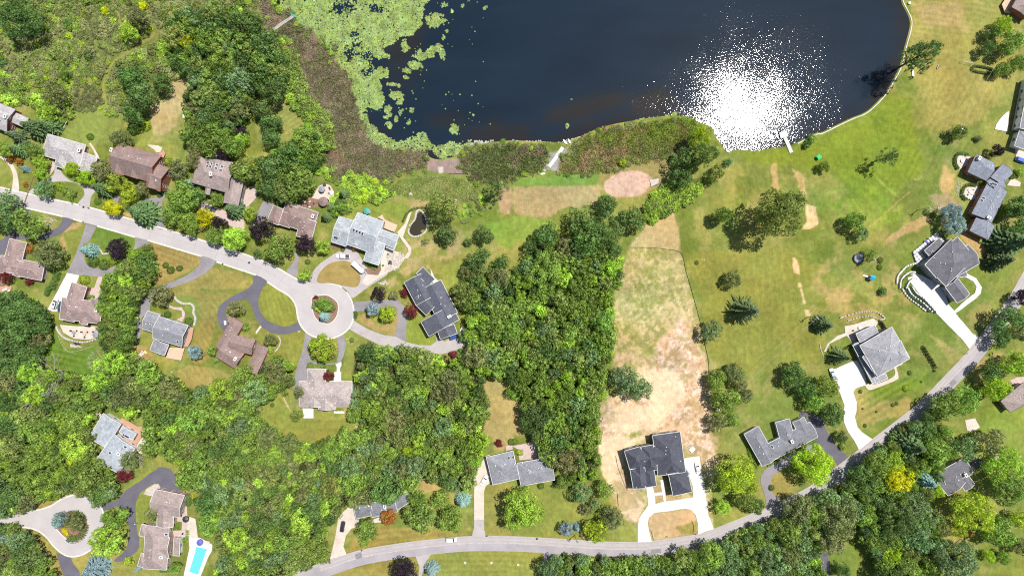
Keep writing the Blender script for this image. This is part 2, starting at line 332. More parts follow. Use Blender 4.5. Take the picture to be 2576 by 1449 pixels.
zone(PF('21 920,540 1300,540 1350,620 1180,640 1050,760 900,700'), (150, 152, 74), 10, 8, 0.8)
# straw strip behind the silt fence and bare building plot
PLOT = PF('F 1695,532 1640,545 1612,585 1585,620 1562,690 1542,745 1538,830 1545,900 1538,930 1560,950 1640,960 1600,985 1530,990 1505,1010 1498,1100 1510,1180 1560,1290 1600,1345 1760,1335 1795,1320 1790,1250 1795,1130 1790,1030 1785,940 1770,850 1740,740 1715,640')
zone(PLOT, (178, 166, 104), 8, 5); zone(PLOT, (160, 158, 82), 6, 3, 0.8, (0.47, 0.62), 44)
zone(PLOT, (208, 186, 132), 5, 6, 0.8, (0.5, 0.58), 6); zone(PLOT, (138, 140, 66), 8, 6, 0.6, (0.54, 0.62), 18)
zone(PF('F 1640,545 1695,532 1712,622 1590,622'), (194, 172, 116), 4, 2)
SAND = PF('F 1545,905 1600,900 1640,930 1680,830 1735,800 1770,900 1785,960 1788,1060 1792,1180 1730,1130 1610,1075 1560,1100 1555,1140 1610,1290 1630,1300 1608,1340 1580,1290 1550,1200 1520,1150 1500,1080 1510,1010 1600,1000 1660,960 1600,900')
zone(SAND, (220, 186, 148), 34, 30, 0.92); zone(SAND, (240, 210, 178), 14, 14, 0.9, (0.47, 0.6), 22); zone(SAND, (172, 152, 98), 14, 12, 0.8, (0.52, 0.62), 12); zone(SAND, (198, 156, 112), 14, 12, 0.7, (0.54, 0.64), 5)
zone(PF('F 1690,740 1740,760 1775,860 1700,850 1660,870 1600,850'), (218, 192, 138), 16, 14, 0.75, (0.45, 0.6), 12)
zone(PF('23 870,60 1050,20 1330,60 1100,260 1060,420 1250,680 1350,730 1280,850 1220,900 1100,760 900,380'), (236, 205, 162), 12, 10, 0.9)
zone(PF('23 1350,560 1420,550 1530,500 1620,640 1820,640 1820,560 1840,660 1370,720'), (196, 166, 112), 4, 2)
zone(PF('23 1380,820 1800,775 1870,920 1865,1020 1420,1090 1370,960'), (205, 172, 122), 6, 3); zone(PF('23 1650,950 1860,900 1865,1010 1700,1030'), (140, 140, 62), 8, 6, 0.8)
zone(PF('22 1220,760 1420,820 1700,860 1720,1100 1450,1449 1000,1449 1000,1200 1400,1150'), (240, 208, 165), 20, 20, 0.9)
# the big lake lawn
zone(PF('F 1830,390 2010,370 2110,325 2240,240 2290,240 2300,330 2330,420 2200,520 2080,430 1960,420'), (132, 146, 46), 26, 20, 0.9)
zone(PF('F 2290,0 2570,0 2576,200 2440,330 2330,320 2290,190'), (166, 156, 82), 20, 14, 0.85); zone(PF('F 2300,10 2420,10 2430,70 2320,70'), (188, 164, 104), 20, 14, 0.8)
zone(PF('F 2080,480 2250,470 2280,560 2190,580 2120,560'), (150, 172, 62), 20, 12, 0.8, (0.4, 0.6), 26); zone(PF('F 2040,440 2260,440 2260,580 2060,580'), (120, 140, 48), 20, 14, 0.6, (0.45, 0.6), 40)
zone(PF('F 1720,640 1980,620 2120,700 2060,900 1900,940 1790,900 1760,760'), (142, 142, 62), 20, 14, 0.8)
zone(PF('F 2040,660 2240,640 2290,760 2180,820 2040,780'), (174, 156, 90), 20, 16, 0.8, (0.42, 0.6), 26)
for s in ('31 30,210 80,200 110,460 60,460', '31 230,240 300,280 350,340 400,560 330,540 300,380'): zone(PF(s), (204, 172, 110), 5, 6, 0.8)
for s in ('31 380,600 480,640 500,800 420,860 340,860 400,780 380,680', '31 240,1140 275,1140 310,1220 320,1310 270,1300 250,1210', '31 300,1390 330,1390 345,1449 300,1449', '32 1010,0 1040,0 1080,150 1060,170', '32 365,220 410,225 425,270 385,300'): zone(PF(s) if s[0:2] != '32' or ' 365' in s else PF('32 315,0 345,0 385,160 355,160'), (228, 195, 140), 4, 3, 0.9)
zone(crom(PF('31 1200,960 1330,850 1550,730 1700,650 1620,800 1300,950 1200,1000')), (188, 160, 102), 8, 5, 0.9)
zone(PF('31 1760,220 1850,280 1900,320 1880,450 1800,540 1720,460 1720,340'), (212, 172, 108), 10, 8, 0.9)
zone(PF('31 1620,520 1800,480 1950,600 1900,650 1700,660'), (178, 150, 108), 10, 6, 0.8)
zone(PF('31 1900,880 2030,900 2220,1060 2230,1130 2150,1150 2000,1000'), (196, 160, 102), 8, 5, 0.9)
zone(PF('32 1640,480 1850,600 1980,700 1850,780 1700,560'), (184, 162, 96), 14, 8, 0.7)
zone(PF('32 2100,180 2250,120 2300,250 2150,400 2000,280'), (178, 158, 92), 14, 8, 0.6)
zone(PF('32 880,1020 950,1080 1000,1200 1400,1100 1450,1180 1300,1300 950,1400 880,1250'), (178, 158, 90), 10, 8, 0.7)
zone(PF('32 480,0 830,0 820,130 650,160 560,80'), (184, 160, 98), 14, 8, 0.8)
zone(PF('32 980,1000 1350,960 1600,840 1560,1000 1100,1130'), (128, 146, 50), 12, 6, 0.8)
zone(PF('32 2050,800 2280,640 2400,700 2100,980'), (190, 160, 100), 12, 6, 0.7)
zone(PF('32 2200,1200 2575,1150 2575,1449 2150,1449'), (130, 152, 60), 12, 6, 0.8)
# lawns on the west side
for s, c, k in (('01 500,400 720,400 845,490 800,600 500,540', (118, 132, 58), .9), ('01 190,140 420,200 400,400 290,490 190,470', (130, 134, 60), .9),
                ('01 910,960 980,840 1360,940 1350,1060 1270,1170 1110,1250 1000,960', (112, 136, 54), .95), ('01 640,900 860,800 690,1270 600,1260 660,1130 560,960', (140, 146, 66), .9),
                ('01 700,790 830,790 760,860 640,900 680,1060 640,1070 600,960 660,860', (198, 160, 108), .85), ('01 1500,990 2030,1140 2000,1220 1800,1340 1560,1420 1560,1160', (166, 146, 84), .9),
                ('01 1220,680 1330,700 1330,745 1220,710', (196, 160, 108), .8), ('01 1950,870 2100,900 2090,975 1920,930', (150, 150, 62), .8),
                ('01 2100,1230 2575,1360 2575,1449 1700,1449 1980,1360', (160, 146, 78), .9), ('02 1500,0 2300,60 2200,160 2100,700 1930,740 1960,360 1980,150 1750,80', (156, 142, 76), .9),
                ('02 460,260 560,380 660,620 960,600 970,850 760,870 480,760 260,700 270,610 460,600', (104, 134, 48), .95), ('02 260,600 330,600 360,720 250,700', (190, 165, 100), .8),
                ('02 1220,570 1480,600 1560,760 1540,900 1440,900 1300,780', (172, 144, 92), .9), ('02 1900,780 2250,830 2330,940 2200,1010 1950,1010 1780,900', (168, 154, 86), .9),
                ('02 1750,80 1950,100 2020,300 1960,420 1850,150 1760,130', (128, 142, 64), .9),
                ('12 20,0 250,0 400,200 400,340 200,390 60,260', (146, 146, 62), .95), ('12 60,400 480,430 480,620 380,900 350,1000 330,760 100,740', (146, 146, 66), .9),
                ('12 890,420 1200,520 1480,660 1030,720 960,900 870,850 910,600', (152, 150, 72), .9), ('12 1010,320 1200,440 1400,480 1420,300 1250,390 1080,260', (176, 150, 92), .9),
                ('12 1520,320 1660,300 1800,500 1790,575 1520,545', (140, 150, 60), .9), ('12 0,1100 330,1060 380,1330 900,1320 1050,1449 200,1449 30,1300', (142, 144, 64), .9),
                ('13 190,0 1040,0 1010,60 700,180 520,110 200,80', (150, 146, 68), .9), ('13 520,110 700,180 640,215 560,150', (214, 176, 126), .9),
                ('13 1270,290 1500,300 1380,400', (170, 150, 86), .8), ('13 1700,260 1850,330 1880,500 1800,600 1620,600 1700,420', (186, 154, 96), .85),
                ('13 900,1200 1150,950 1800,990 2180,1030 1500,1100 1150,1165', (166, 146, 74), .9), ('13 700,1449 1100,1330 1620,1260 1640,1449', (158, 146, 74), .9), ('13 1700,1240 2575,1200 2575,1449 1680,1449', (150, 150, 70), .9),
                ('13 2300,540 2575,520 2575,1040 2300,1030', (158, 148, 74), .9), ('23 0,560 600,560 660,800 600,1060 0,1040', (142, 146, 66), .9), ('23 0,1205 320,1210 320,1449 0,1449', (148, 150, 68), .9),
                ('22 0,1110 160,1130 90,1250 110,1449 0,1449', (180, 158, 100), .9), ('12 2280,900 2575,870 2575,1449 2270,1449', (178, 158, 98), .9), ('13 2390,0 2575,0 2575,130 2400,180', (176, 156, 96), .9),
                ('23 1020,480 1180,600 1270,760 1000,760', (176, 156, 92), .6), ('23 950,950 1270,900 1265,1100 980,1100', (150, 150, 72), .8),
                ('33 850,760 960,800 950,1060 1090,1090 1060,1200 1200,1449 620,1449 620,1250 760,1200 900,950', (128, 140, 58), .9), ('33 1620,1150 1900,1080 1960,1000 2100,980 2000,1100 1700,1150', (170, 148, 80), .9),
                ('33 2250,1400 2400,1300 2500,1080 2575,1200 2575,1449', (140, 146, 62), .9), ('33 1700,0 2575,0 2575,250 2420,180 2350,60 1800,60', (138, 148, 62), .8), ('33 20,430 160,400 320,570 130,680 50,640', (168, 150, 80), .8),
                ('03 360,640 700,540 760,600 620,670 520,740 370,780', (172, 146, 78), .9), ('03 1150,680 1260,560 1500,400 1520,420 1200,640', (150, 150, 66), .9), ('03 1380,640 1500,660 1560,930 1420,960 1370,760', (140, 146, 62), .9),
                ('03 260,1000 420,1040 560,1210 640,1449 470,1449 330,1180', (166, 150, 80), .9), ('03 1080,1300 1400,1280 1450,1449 1080,1449', (150, 146, 72), .8), ('03 700,1260 900,1210 960,1290 800,1360', (176, 166, 90), .8),
                ('33 880,0 1150,0 1050,70 950,0', (130, 142, 56), .8)):
    zone(crom(PF(s), True, 2), c, 5, 4, k)
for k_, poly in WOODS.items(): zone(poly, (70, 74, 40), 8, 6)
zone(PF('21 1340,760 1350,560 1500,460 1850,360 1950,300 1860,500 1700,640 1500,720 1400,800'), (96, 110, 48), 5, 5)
# mown stripes
def stripes(s, deg, period, k):
    poly = PF(s); xs = [p[0] for p in poly]; ys = [p[1] for p in poly]
    ix = np.where((FX[0] > min(xs)) & (FX[0] < max(xs)))[0]; iy = np.where((FY[:, 0] > min(ys)) & (FY[:, 0] < max(ys)))[0]
    if not len(ix) or not len(iy): return
    q = (slice(iy[0], iy[-1] + 1), slice(ix[0], ix[-1] + 1)); d = smooth(0, 8, sdf(FX[q], FY[q], poly))
    t = -FX[q] * math.sin(R(deg)) + FY[q] * math.cos(R(deg)) + (n2[q] - .5) * 6
    gcol[q] *= (1 + k * d * np.sin(2 * math.pi * t / period) * (0.5 + n2[q]))[..., None]
stripes('02 270,600 960,590 970,860 480,770', 12, 14, .10); stripes('10 120,920 260,880 500,1230 300,1400 150,1200', -33, 11, .10)
stripes('02 1900,100 2250,100 2100,760 2350,950 1800,950 1950,500', 58, 13, .08); stripes('32 880,1000 1600,830 1200,1330 950,1400', -30, 16, .13)
stripes('F 1560,640 1760,640 1790,900 1540,900', 65, 15, .05); stripes('F 2300,180 2560,180 2420,420 2200,520', -62, 15, .05); stripes('F 2290,0 2520,0 2520,90 2300,100', 8, 13, .07)
stripes('F 1780,480 2040,400 2080,900 1800,900', 85, 18, .035); stripes('13 900,900 2180,850 2180,1030 900,1200', -5, 15, .08); stripes('01 1500,990 2030,1140 1560,1420', 20, 12, .12)
stripes('12 20,0 400,0 400,380 60,300', 75, 12, .06); stripes('F 1980,430 2260,380 2260,620 2040,620', 45, 26, .05); stripes('23 0,1205 320,1210 320,1449 0,1449', 2, 14, .06); stripes('13 1700,1240 2575,1200 2575,1449 1680,1449', 0, 14, .07)
# wheel tracks and seams worn into the lake lawn
def track(s, wd, c, k):
    P_ = crom(PF(s), False, 5); L_ = [(p[0], p[1]) for p in P_]
    for a, b in zip(L_[:-1], L_[1:]):
        dx, dy = b[0] - a[0], b[1] - a[1]; l = math.hypot(dx, dy) + 1e-6; nx, ny = -dy / l * wd / 2, dx / l * wd / 2
        zone([(a[0] + nx, a[1] + ny), (b[0] + nx, b[1] + ny), (b[0] - nx, b[1] - ny), (a[0] - nx, a[1] - ny)], c, 3, 1.5, k)
track('31 1430,480 1320,570 1180,700 1020,840', 4, (184, 156, 92), .8); track('31 1090,340 1220,460 1330,550', 3.5, (168, 172, 80), .7); track('31 850,560 940,690 1020,780', 6, (160, 178, 70), .6)
track('00 1570,330 1480,400 1290,520 1140,640 1060,780 1045,930 1055,1060', 9, (148, 150, 78), .9); track('12 270,1100 350,1250', 2.5, (210, 185, 130), .8)
track('30 2150,760 2060,1000 1970,1250', 2.5, (176, 166, 100), .6); track('22 1280,750 1400,850 1450,900', 4, (200, 175, 125), .4)
streak = vn(FX * .30 + FY * .95, FX * .95 - FY * .30, 5, 61) * .5 + vn((FX * .30 + FY * .95) * .25, FX * .95 - FY * .30, 4, 63) * .5
gcol *= (0.91 + 0.18 * streak)[..., None]
bl = fbm(FX, FY, 46, 93, 5); gcol *= (1 + (bl - .5) * .55)[..., None] * (1 + np.array([.35, 0, -.1]) * (fbm(FX, FY, 90, 95, 4) - .5)[..., None])
# fade to open country far from the photographed patch, slight overall patchiness
gcol *= (0.92 + 0.16 * n3)[..., None] * np.array([1.02, 1.05, 1.16])
dl = np.full(FX.shape, -1e3)
q = (slice(None), slice(None))
dl = sdf(XX, YY, LAKE)
gz = -1.6 * smooth(-0.3, 4.0, dl)
V = np.stack([XX.ravel(), YY.ravel(), gz.ravel()], 1)
ny_, nx_ = XX.shape; idx = np.arange(ny_ * nx_).reshape(ny_, nx_)
Fq = np.stack([idx[:-1, :-1].ravel(), idx[:-1, 1:].ravel(), idx[1:, 1:].ravel(), idx[1:, :-1].ravel()], 1)
m, n, p = mat('ground'); at = N(n, 'ShaderNodeAttribute'); at.attribute_name = 'col'; v = coords(n)
f = mathn(n, 'MULTIPLY', mrange(n, noise(n, v, 0.5, 5, 0.65), 0.3, 0.7, 0.80, 1.20), mrange(n, noise(n, v, 3.2, 4, 0.7), 0.3, 0.7, 0.78, 1.22))
f = mathn(n, 'MULTIPLY', f, mrange(n, noise(n, coords(n, (3.0, 0.5, 1), 0.7), 0.6, 3), 0.3, 0.7, 0.92, 1.08))
n.links.new(mulc(n, at.outputs['Color'], f), p.inputs['Base Color']); p.inputs['Roughness'].default_value = 0.95; p.inputs['Specular IOR Level'].default_value = 0.1
bump(n, p, noise(n, v, 2.2, 5, 0.7), 0.8, 0.12); M['ground'] = m
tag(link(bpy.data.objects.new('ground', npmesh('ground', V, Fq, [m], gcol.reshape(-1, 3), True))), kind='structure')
def gsample(x, y):
    i = min(max(np.searchsorted(gx, x), 0), len(gx) - 1); j = min(max(np.searchsorted(gy, y), 0), len(gy) - 1); return gcol[j, i]
# ================================================================== WATER
wx = np.arange(wp((600, 0))[0], wp((2340, 0))[0], 1.2); wy = np.arange(wp((0, 440))[1], wp((0, -600))[1], 1.2)
WX, WY = np.meshgrid(wx, wy); WFX = WX / S + CX; WFY = CY - WY / S; wd = sdf(WX, WY, LAKE)
wn = fbm(WFX, WFY, 70, 21, 4)
wc = np.zeros(WX.shape + (3,)) + np.array(lin((33, 50, 66))) * 0.50
wc = mixin(wc, smooth(8, 0, wd - (wn - .5) * 16) * .7, np.array(lin((50, 46, 44))) * 0.5)
for e, k in ((ell(1010, 115, 60, 45, -20), .75), (ell(1010, 190, 50, 40), .4), (ell(1120, 300, 50, 22, -8), .6), (ell(1470, 275, 110, 24, -16), .85), (ell(1640, 255, 60, 28, -10), .9), (ell(1250, 325, 90, 16), .5), (ell(1030, 60, 60, 40), .6)):
    wc = mixin(wc, smooth(-18, 18, sdf(WFX, WFY, e) + (wn - .5) * 40) * k, np.array(lin((52, 50, 46))) * 0.5)
wc *= (1 + (fbm(WFX * .5 + WFY * .3, WFY * 1.6, 90, 71, 4) - .5) * .5)[..., None]
m, n, p = mat('lake_water'); at = N(n, 'ShaderNodeAttribute'); at.attribute_name = 'col'; n.links.new(at.outputs['Color'], p.inputs['Base Color'])
p.inputs['IOR'].default_value = 1.333; v = coords(n); n.links.new(mrange(n, noise(n, v, 0.06, 3), .35, .65, .022, .048), p.inputs['Roughness'])
hh = mathn(n, 'ADD', mathn(n, 'MULTIPLY', noise(n, v, 3.4, 1, 0.5), 0.62), mathn(n, 'MULTIPLY', noise(n, coords(n, (1, 1.4, 1), 0.5), 1.1, 1), 0.55))
b = N(n, 'ShaderNodeBump'); b.inputs['Strength'].default_value = 1.0; b.inputs['Distance'].default_value = 0.026
hh = mathn(n, 'MULTIPLY', hh, mrange(n, noise(n, v, 0.035, 3), .3, .7, .8, 1.25)); n.links.new(hh, b.inputs['Height']); n.links.new(b.outputs[0], p.inputs['Normal']); M['water'] = m
V = np.stack([WX.ravel(), WY.ravel(), np.full(WX.size, -0.22)], 1); a_, b_ = WX.shape; idx = np.arange(a_ * b_).reshape(a_, b_)
Fq = np.stack([idx[:-1, :-1].ravel(), idx[:-1, 1:].ravel(), idx[1:, 1:].ravel(), idx[1:, :-1].ravel()], 1)
keep = (wd.ravel()[Fq].max(1) > -1.5); Fq = Fq[keep]; used = np.unique(Fq); rem = np.zeros(len(V), int); rem[used] = np.arange(len(used))
tag(link(bpy.data.objects.new('lake_water', npmesh('lake_water', V[used], rem[Fq], [m], wc.reshape(-1, 3)[used]))), kind='structure')
# ------------------------------------------------------------------ lily pads: a floating mat nobody could count
MATS_F = [PF('F 686,-60 1110,-60 1090,0 1068,18 1062,60 1040,84 1012,88 990,110 966,118 940,150 942,185 960,195 962,225 968,262 950,275 925,272 925,282 898,286 885,252 880,212 864,187 839,147 814,115 794,92 757,72 744,57 729,37 702,22'),
          PF('F 921,322 938,316 960,335 985,345 1000,360 1030,352 1050,340 1070,335 1085,350 1100,362 1130,360 1160,366 1200,362 1290,358 1290,352 1300,366 1200,372 1160,380 1140,395 1105,398 1085,380 1060,380 1030,383 981,380 945,368 921,358'),
          PF('F 898,286 925,284 930,300 945,325 925,330 912,318'), PF('F 1160,352 1300,354 1410,356 1450,346 1500,326 1560,308 1640,294 1700,288 1735,296 1640,303 1560,316 1500,334 1450,352 1400,364 1300,362 1160,370')]
BLOBS = [(1095,52,24,18),(1110,135,10,17),(1124,78,5,6),(1115,95,6,6),(1018,118,11,15),(1054,140,14,16),(1070,140,20,10),(1085,128,16,10),(1100,120,14,9),(1042,165,20,12),(1025,178,12,7),(1020,195,8,6),(960,184,20,14),(962,140,18,10),(998,240,16,16),(1008,255,8,12),(984,212,14,5),(1003,215,4,5),(974,275,10,9),(980,288,6,8),(971,296,6,5),(995,296,4,6),(1010,282,6,8),(996,304,4,4),(978,315,8,10),(1028,308,5,7),(1036,276,6,6),(1145,326,12,11),(1140,316,8,5),(1118,12,10,6),(1165,16,5,6),(1136,29,4,5),(1221,20,5,5),(1190,290,3,4),(1426,318,5,6),(1438,250,2,2),(1700,290,8,10),(1680,292,8,4)]
cx_, cy_ = [], []
xs = rng.uniform(640, 1760, 520000); ys = rng.uniform(-60, 420, 520000)
big = fbm(xs, ys, 26, 31, 4); fine = fbm(xs, ys, 7, 37, 3)
dens = np.zeros(len(xs))
for i, P_ in enumerate(MATS_F):
    d_ = sdf(xs, ys, P_) + (big - .5) * (26 if i < 3 else 8)
    dens = np.maximum(dens, smooth(-1, 3, d_) * ((1.0 if i == 0 else 0.85) if i < 3 else 0.75 * (fine > 0.44)))
for (bx, by, rx, ry) in ((870,15,26,22),(852,22,18,16),(893,85,16,9),(899,110,14,14),(880,130,16,16),(880,145,10,12),(921,145,20,14),(925,180,18,12),(950,22,22,10)):
    dens *= 1 - smooth(-.25, .35, 1 - np.hypot((xs - bx) / rx, (ys - by) / ry) + (fine - .5) * 2.6) * .93
for (bx, by, rx, ry) in BLOBS:
    dens = np.maximum(dens, smooth(0, .25, 1 - np.hypot((xs - bx) / rx, (ys - by) / ry) + (fine - .5) * 1.4))
dens *= np.where(fine > 0.30, 1, 0.45)
rndm = rng.random(len(xs)); k1 = rndm < dens * 0.42
scat = (rndm < 0.0011) & (big > .42) & (xs < 1240) & (ys < 340) & (xs > 930)
kk = k1 | scat; xs, ys, big, fine = xs[kk], ys[kk], big[kk], fine[kk]
px_, py_ = (xs - CX) * S, -(ys - CY) * S; ok = sdf(px_, py_, LAKE) > 0.15; px_, py_, xs, ys, big, fine = px_[ok], py_[ok], xs[ok], ys[ok], big[ok], fine[ok]
nl = len(px_); rad = rng.uniform(0.16, 0.36, nl); t6 = np.arange(6) * math.pi / 3
ang = rng.random(nl)[:, None] * 6.28 + t6[None]
lv = np.zeros((nl, 6, 3)); lv[..., 0] = px_[:, None] + rad[:, None] * np.cos(ang); lv[..., 1] = py_[:, None] + rad[:, None] * np.sin(ang)
lv[..., 2] = (-0.19 + rng.random(nl) * 0.05)[:, None] + rng.uniform(-.03, .03, (nl, 6))
lc = np.array([(0.30, 0.42, 0.115)]) * (0.66 + 0.5 * rng.random(nl))[:, None]; yel = smooth(.45, .62, big)[:, None]; lc = lc * (1 - yel * .6) + np.array([(0.31, 0.44, 0.17)]) * yel * .6
pk = rng.random(nl); lc[pk < .10] = np.array((.34, .33, .10)); lc[(pk > .10) & (pk < .17)] = np.array((.20, .20, .09)); lc[(pk > .95)] *= 1.5
lc[(xs > 1180) & (ys > 335)] = np.array((0.50, 0.50, 0.40))
tag(link(bpy.data.objects.new('lily_pads', npmesh('lily_pads', lv.reshape(-1, 3), np.arange(nl * 6).reshape(nl, 6), [M['foliage']], np.repeat(lc, 6, 0)))),
    'pale green floating lily pads and algae covering the west end of the lake', 'lily pads', kind='stuff')
# ================================================================== FOLIAGE MESHES
MAINF = [(742,1461),(792,1441),(877,1411),(931,1397),(1022,1382.5),(1121,1371),(1190,1366.5),(1288,1367),(1388,1372),(1513,1380),(1605,1381),(1642,1378.5),(1760,1361),(1803,1347),(1940,1291.5),(1974,1275.5),(2050,1237),(2118,1186),(2172,1145),(2232,1099),(2320,1029.5),(2395,953),(2452,893)]
def quads(P, Nn, size, jit, r, tint):
    """leaf faces: centres P, normals Nn, sizes -> vertices, faces, tint"""
    n = len(P); Nn = Nn + r.normal(0, jit, (n, 3)); Nn /= np.linalg.norm(Nn, axis=1)[:, None] + 1e-9
    a = r.normal(0, 1, (n, 3)); U = np.cross(Nn, a); U /= np.linalg.norm(U, axis=1)[:, None] + 1e-9; W = np.cross(Nn, U)
    s = size * r.uniform(0.65, 1.35, n); s2 = s * r.uniform(0.6, 1.0, n)
    V = np.stack([P + U * s[:, None] + W * (s2 * .25)[:, None], P + W * s2[:, None], P - U * s[:, None] - W * (s2 * .2)[:, None], P - W * s2[:, None]], 1)
    return V.reshape(-1, 3), np.arange(n * 4).reshape(n, 4), np.repeat(tint, 4, 0)
def sphere_pts(n, r, up=-0.35):
    out = []
    while sum(len(o) for o in out) < n:
        v = r.normal(0, 1, (n * 2, 3)); v /= np.linalg.norm(v, axis=1)[:, None]; out.append(v[v[:, 2] > up])
    return np.concatenate(out)[:n]
def crown_arrays(seed, lobes=46, lr=(0.17, 0.33), per=74, size=0.052, ragged=0.14, squash=1.0, gaps=0.0):
    """broadleaf crown in a unit cylinder: xy radius about 1, z 0..1"""
    r = np.random.default_rng(seed); k = int(r.integers(3, 6)); ph = r.random(k) * 6.28; am = r.uniform(.03, ragged, k)
    Vs, Fs, Ts = [], [], []; off = 0; C = sphere_pts(lobes, r, -0.45)
    extra = int(lobes * .25); C = np.concatenate([C, sphere_pts(extra, r, -1) * 0.45])
    for i, c in enumerate(C):
        az = math.atan2(c[1], c[0]); f = 1 + sum(am[j] * math.sin((j + 2) * az + ph[j]) for j in range(k)); q = r.uniform(lr[0], lr[1])
        if r.random() < gaps: continue
        rad = (1 - q * 0.85) * f * r.uniform(.86, 1.04)
        cen = np.array([c[0] * rad, c[1] * rad, 0.5 + c[2] * 0.40 * squash])
        n = max(20, int(per * (q / lr[1]) ** 2)); d = sphere_pts(n, r, -0.5)
        t0 = r.uniform(.80, 1.22); rr = q * (1 + 0.25 * np.sin(d[:, 0] * 6 + i) * np.sin(d[:, 1] * 7 + 2 * i)) * r.uniform(.8, 1.05, n)
        P = cen + d * rr[:, None] * np.array([1, 1, 0.62]); t = t0 * r.uniform(.9, 1.1, n)
        T = np.stack([t * r.uniform(.9, 1.1, n), t, t * r.uniform(.85, 1.1, n)], 1)
        V, F, TT = quads(P, d * np.array([1, 1, 1.3]), size, .34, r, T); Vs.append(V); Fs.append(F + off); Ts.append(TT); off += len(V)
    return np.concatenate(Vs), np.concatenate(Fs), np.concatenate(Ts)
def spruce_arrays(seed, tiers=15, full=1.0, width=0.085, droop=.5):
    r = np.random.default_rng(seed); P, Nn, T = [], [], []
    Vs, Ts = [], []
    for k in range(tiers):
        f = k / (tiers - 1); z = 0.03 + f * 0.93; rad = (1 - f) ** 0.85 * 0.97 + 0.04; nb = int((13 - 7 * f) * full); a0 = r.random() * 6.28
        for b_ in range(nb):
            a = a0 + 6.283 * b_ / nb + r.normal(0, .1); L = rad * r.uniform(.8, 1.1); t0 = r.uniform(.8, 1.2); ca, sa = math.cos(a), math.sin(a)
            ns = max(3, int(L * 13))
            for s_ in range(ns):
                t = (s_ + .6) / ns; x = L * t; zz = z - droop * .16 * (t ** 1.5) * (1.3 - f) ; wdt = width * (1.15 - t * .8) * r.uniform(.8, 1.2)
                for sd in (-1, 1):
                    c = np.array([x * ca, x * sa, zz]); d1 = np.array([ca, sa, -.05]); d2 = np.array([-sa, ca, -.02]) * sd; tip = c + (d1 * .75 + d2) * wdt; back = c - d1 * .07
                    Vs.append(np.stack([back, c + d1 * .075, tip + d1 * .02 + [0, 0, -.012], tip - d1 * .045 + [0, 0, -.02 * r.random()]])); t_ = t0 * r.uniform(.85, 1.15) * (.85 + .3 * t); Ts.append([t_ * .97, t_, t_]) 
    V = np.concatenate(Vs); return V, np.arange(len(V)).reshape(-1, 4), np.repeat(np.array(Ts), 4, 0)
def dome_arrays(seed, n=900, size=.075, lump=.10):
    r = np.random.default_rng(seed); d = sphere_pts(n, r, -.15); rr = 1 + lump * np.sin(d[:, 0] * 5 + seed) * np.sin(d[:, 1] * 6) + r.normal(0, .03, n)
    P = d * rr[:, None] * np.array([.93, .93, .93]); P[:, 2] = np.maximum(P[:, 2], 0.0); t = r.uniform(.8, 1.2, n); T = np.stack([t, t, t], 1); return quads(P, d, size, .35, r, T)
LM = {}
def reg(key, arrs): LM[key] = [npmesh('crown', a[0], a[1], [M['leaf']], a[2]) for a in arrs]
BR = [crown_arrays(s, 34 + 4 * (s % 6)) for s in range(10, 21)]
BR2 = [crown_arrays(s, 56, (.14, .26), 58, .048, .12) for s in (30, 31, 32, 33, 34, 35, 36)]       # finer, denser texture
reg('broad', BR); reg('fine', BR2)
reg('big', [crown_arrays(s, 120, (.12, .21), 60, .034, .12, 1.0, .05) for s in (90, 91)])
reg('airy', [crown_arrays(s, 60, (.11, .2), 44, .042, .3, 1.0, .2) for s in (40, 41, 42)])
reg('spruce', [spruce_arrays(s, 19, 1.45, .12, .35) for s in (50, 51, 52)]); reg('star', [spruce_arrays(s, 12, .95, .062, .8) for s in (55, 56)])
reg('dome', [dome_arrays(s) for s in (60, 61)]); reg('bush', [crown_arrays(s, 20, (.28, .45), 60, .085, .16) for s in (65, 66, 67)])
def trunk_mesh(seed, cone=False):
    r = random.Random(seed); b_ = MB()
    if cone: b_.tube((0, 0, 0), (0, 0, .97), .05, .006, 7)
    else:
        b_.tube((0, 0, 0), (0, 0, .34), .075, .055, 8); b_.tube((0, 0, .34), (.03, .02, .72), .055, .02, 7)
        for k in range(6):
            a = k * 1.047 + r.uniform(-.3, .3); z = .28 + .06 * k; m_ = (math.cos(a) * .33, math.sin(a) * .33, z + .15)
            b_.tube((0, 0, z), m_, .032, .02, 6); b_.tube(m_, (math.cos(a + .2) * .66, math.sin(a + .2) * .66, z + .26), .02, .007, 5)
    return b_.mesh('trunk', M['bark'])
TRM = [trunk_mesh(s) for s in (1, 2, 3)]; TRC = trunk_mesh(5, True)
TYPES = {  # colour (true leaf colour), crown family, words
 'd': ((.046, .084, .026), 'broad', 'dark green'), 'g': ((.082, .132, .030), 'broad', 'mid green'), 'l': ((.150, .235, .038), 'fine', 'light green'),
 'y': ((.20, .265, .026), 'fine', 'yellow-green'), 'Y': ((.48, .49, .02), 'fine', 'bright yellow'), 'o': ((.098, .125, .052), 'fine', 'dull olive'),
 'r': ((.130, .024, .030), 'fine', 'wine red'), 'p': ((.040, .026, .040), 'fine', 'dark purple'), 'O': ((.34, .165, .035), 'fine', 'rusty orange'),
 'b': ((.155, .225, .215), 'spruce', 'blue-grey'), 's': ((.060, .088, .036), 'spruce', 'dark green'), 't': ((.075, .098, .045), 'star', 'spiky green'),
 'B': ((.085, .140, .062), 'fine', 'blue-green'), 'w': ((.080, .120, .045), 'airy', 'thin-leaved'), 'e': ((.27, .36, .38), 'fine', 'blue-grey'), 'm': ((.185, .20, .085), 'fine', 'pale olive'), 'n': ((.115, .162, .05), 'fine', 'olive green'), 'c': ((.085, .140, .028), 'dome', 'clipped green'), 'C': ((.20, .26, .03), 'dome', 'yellow-green rounded')}
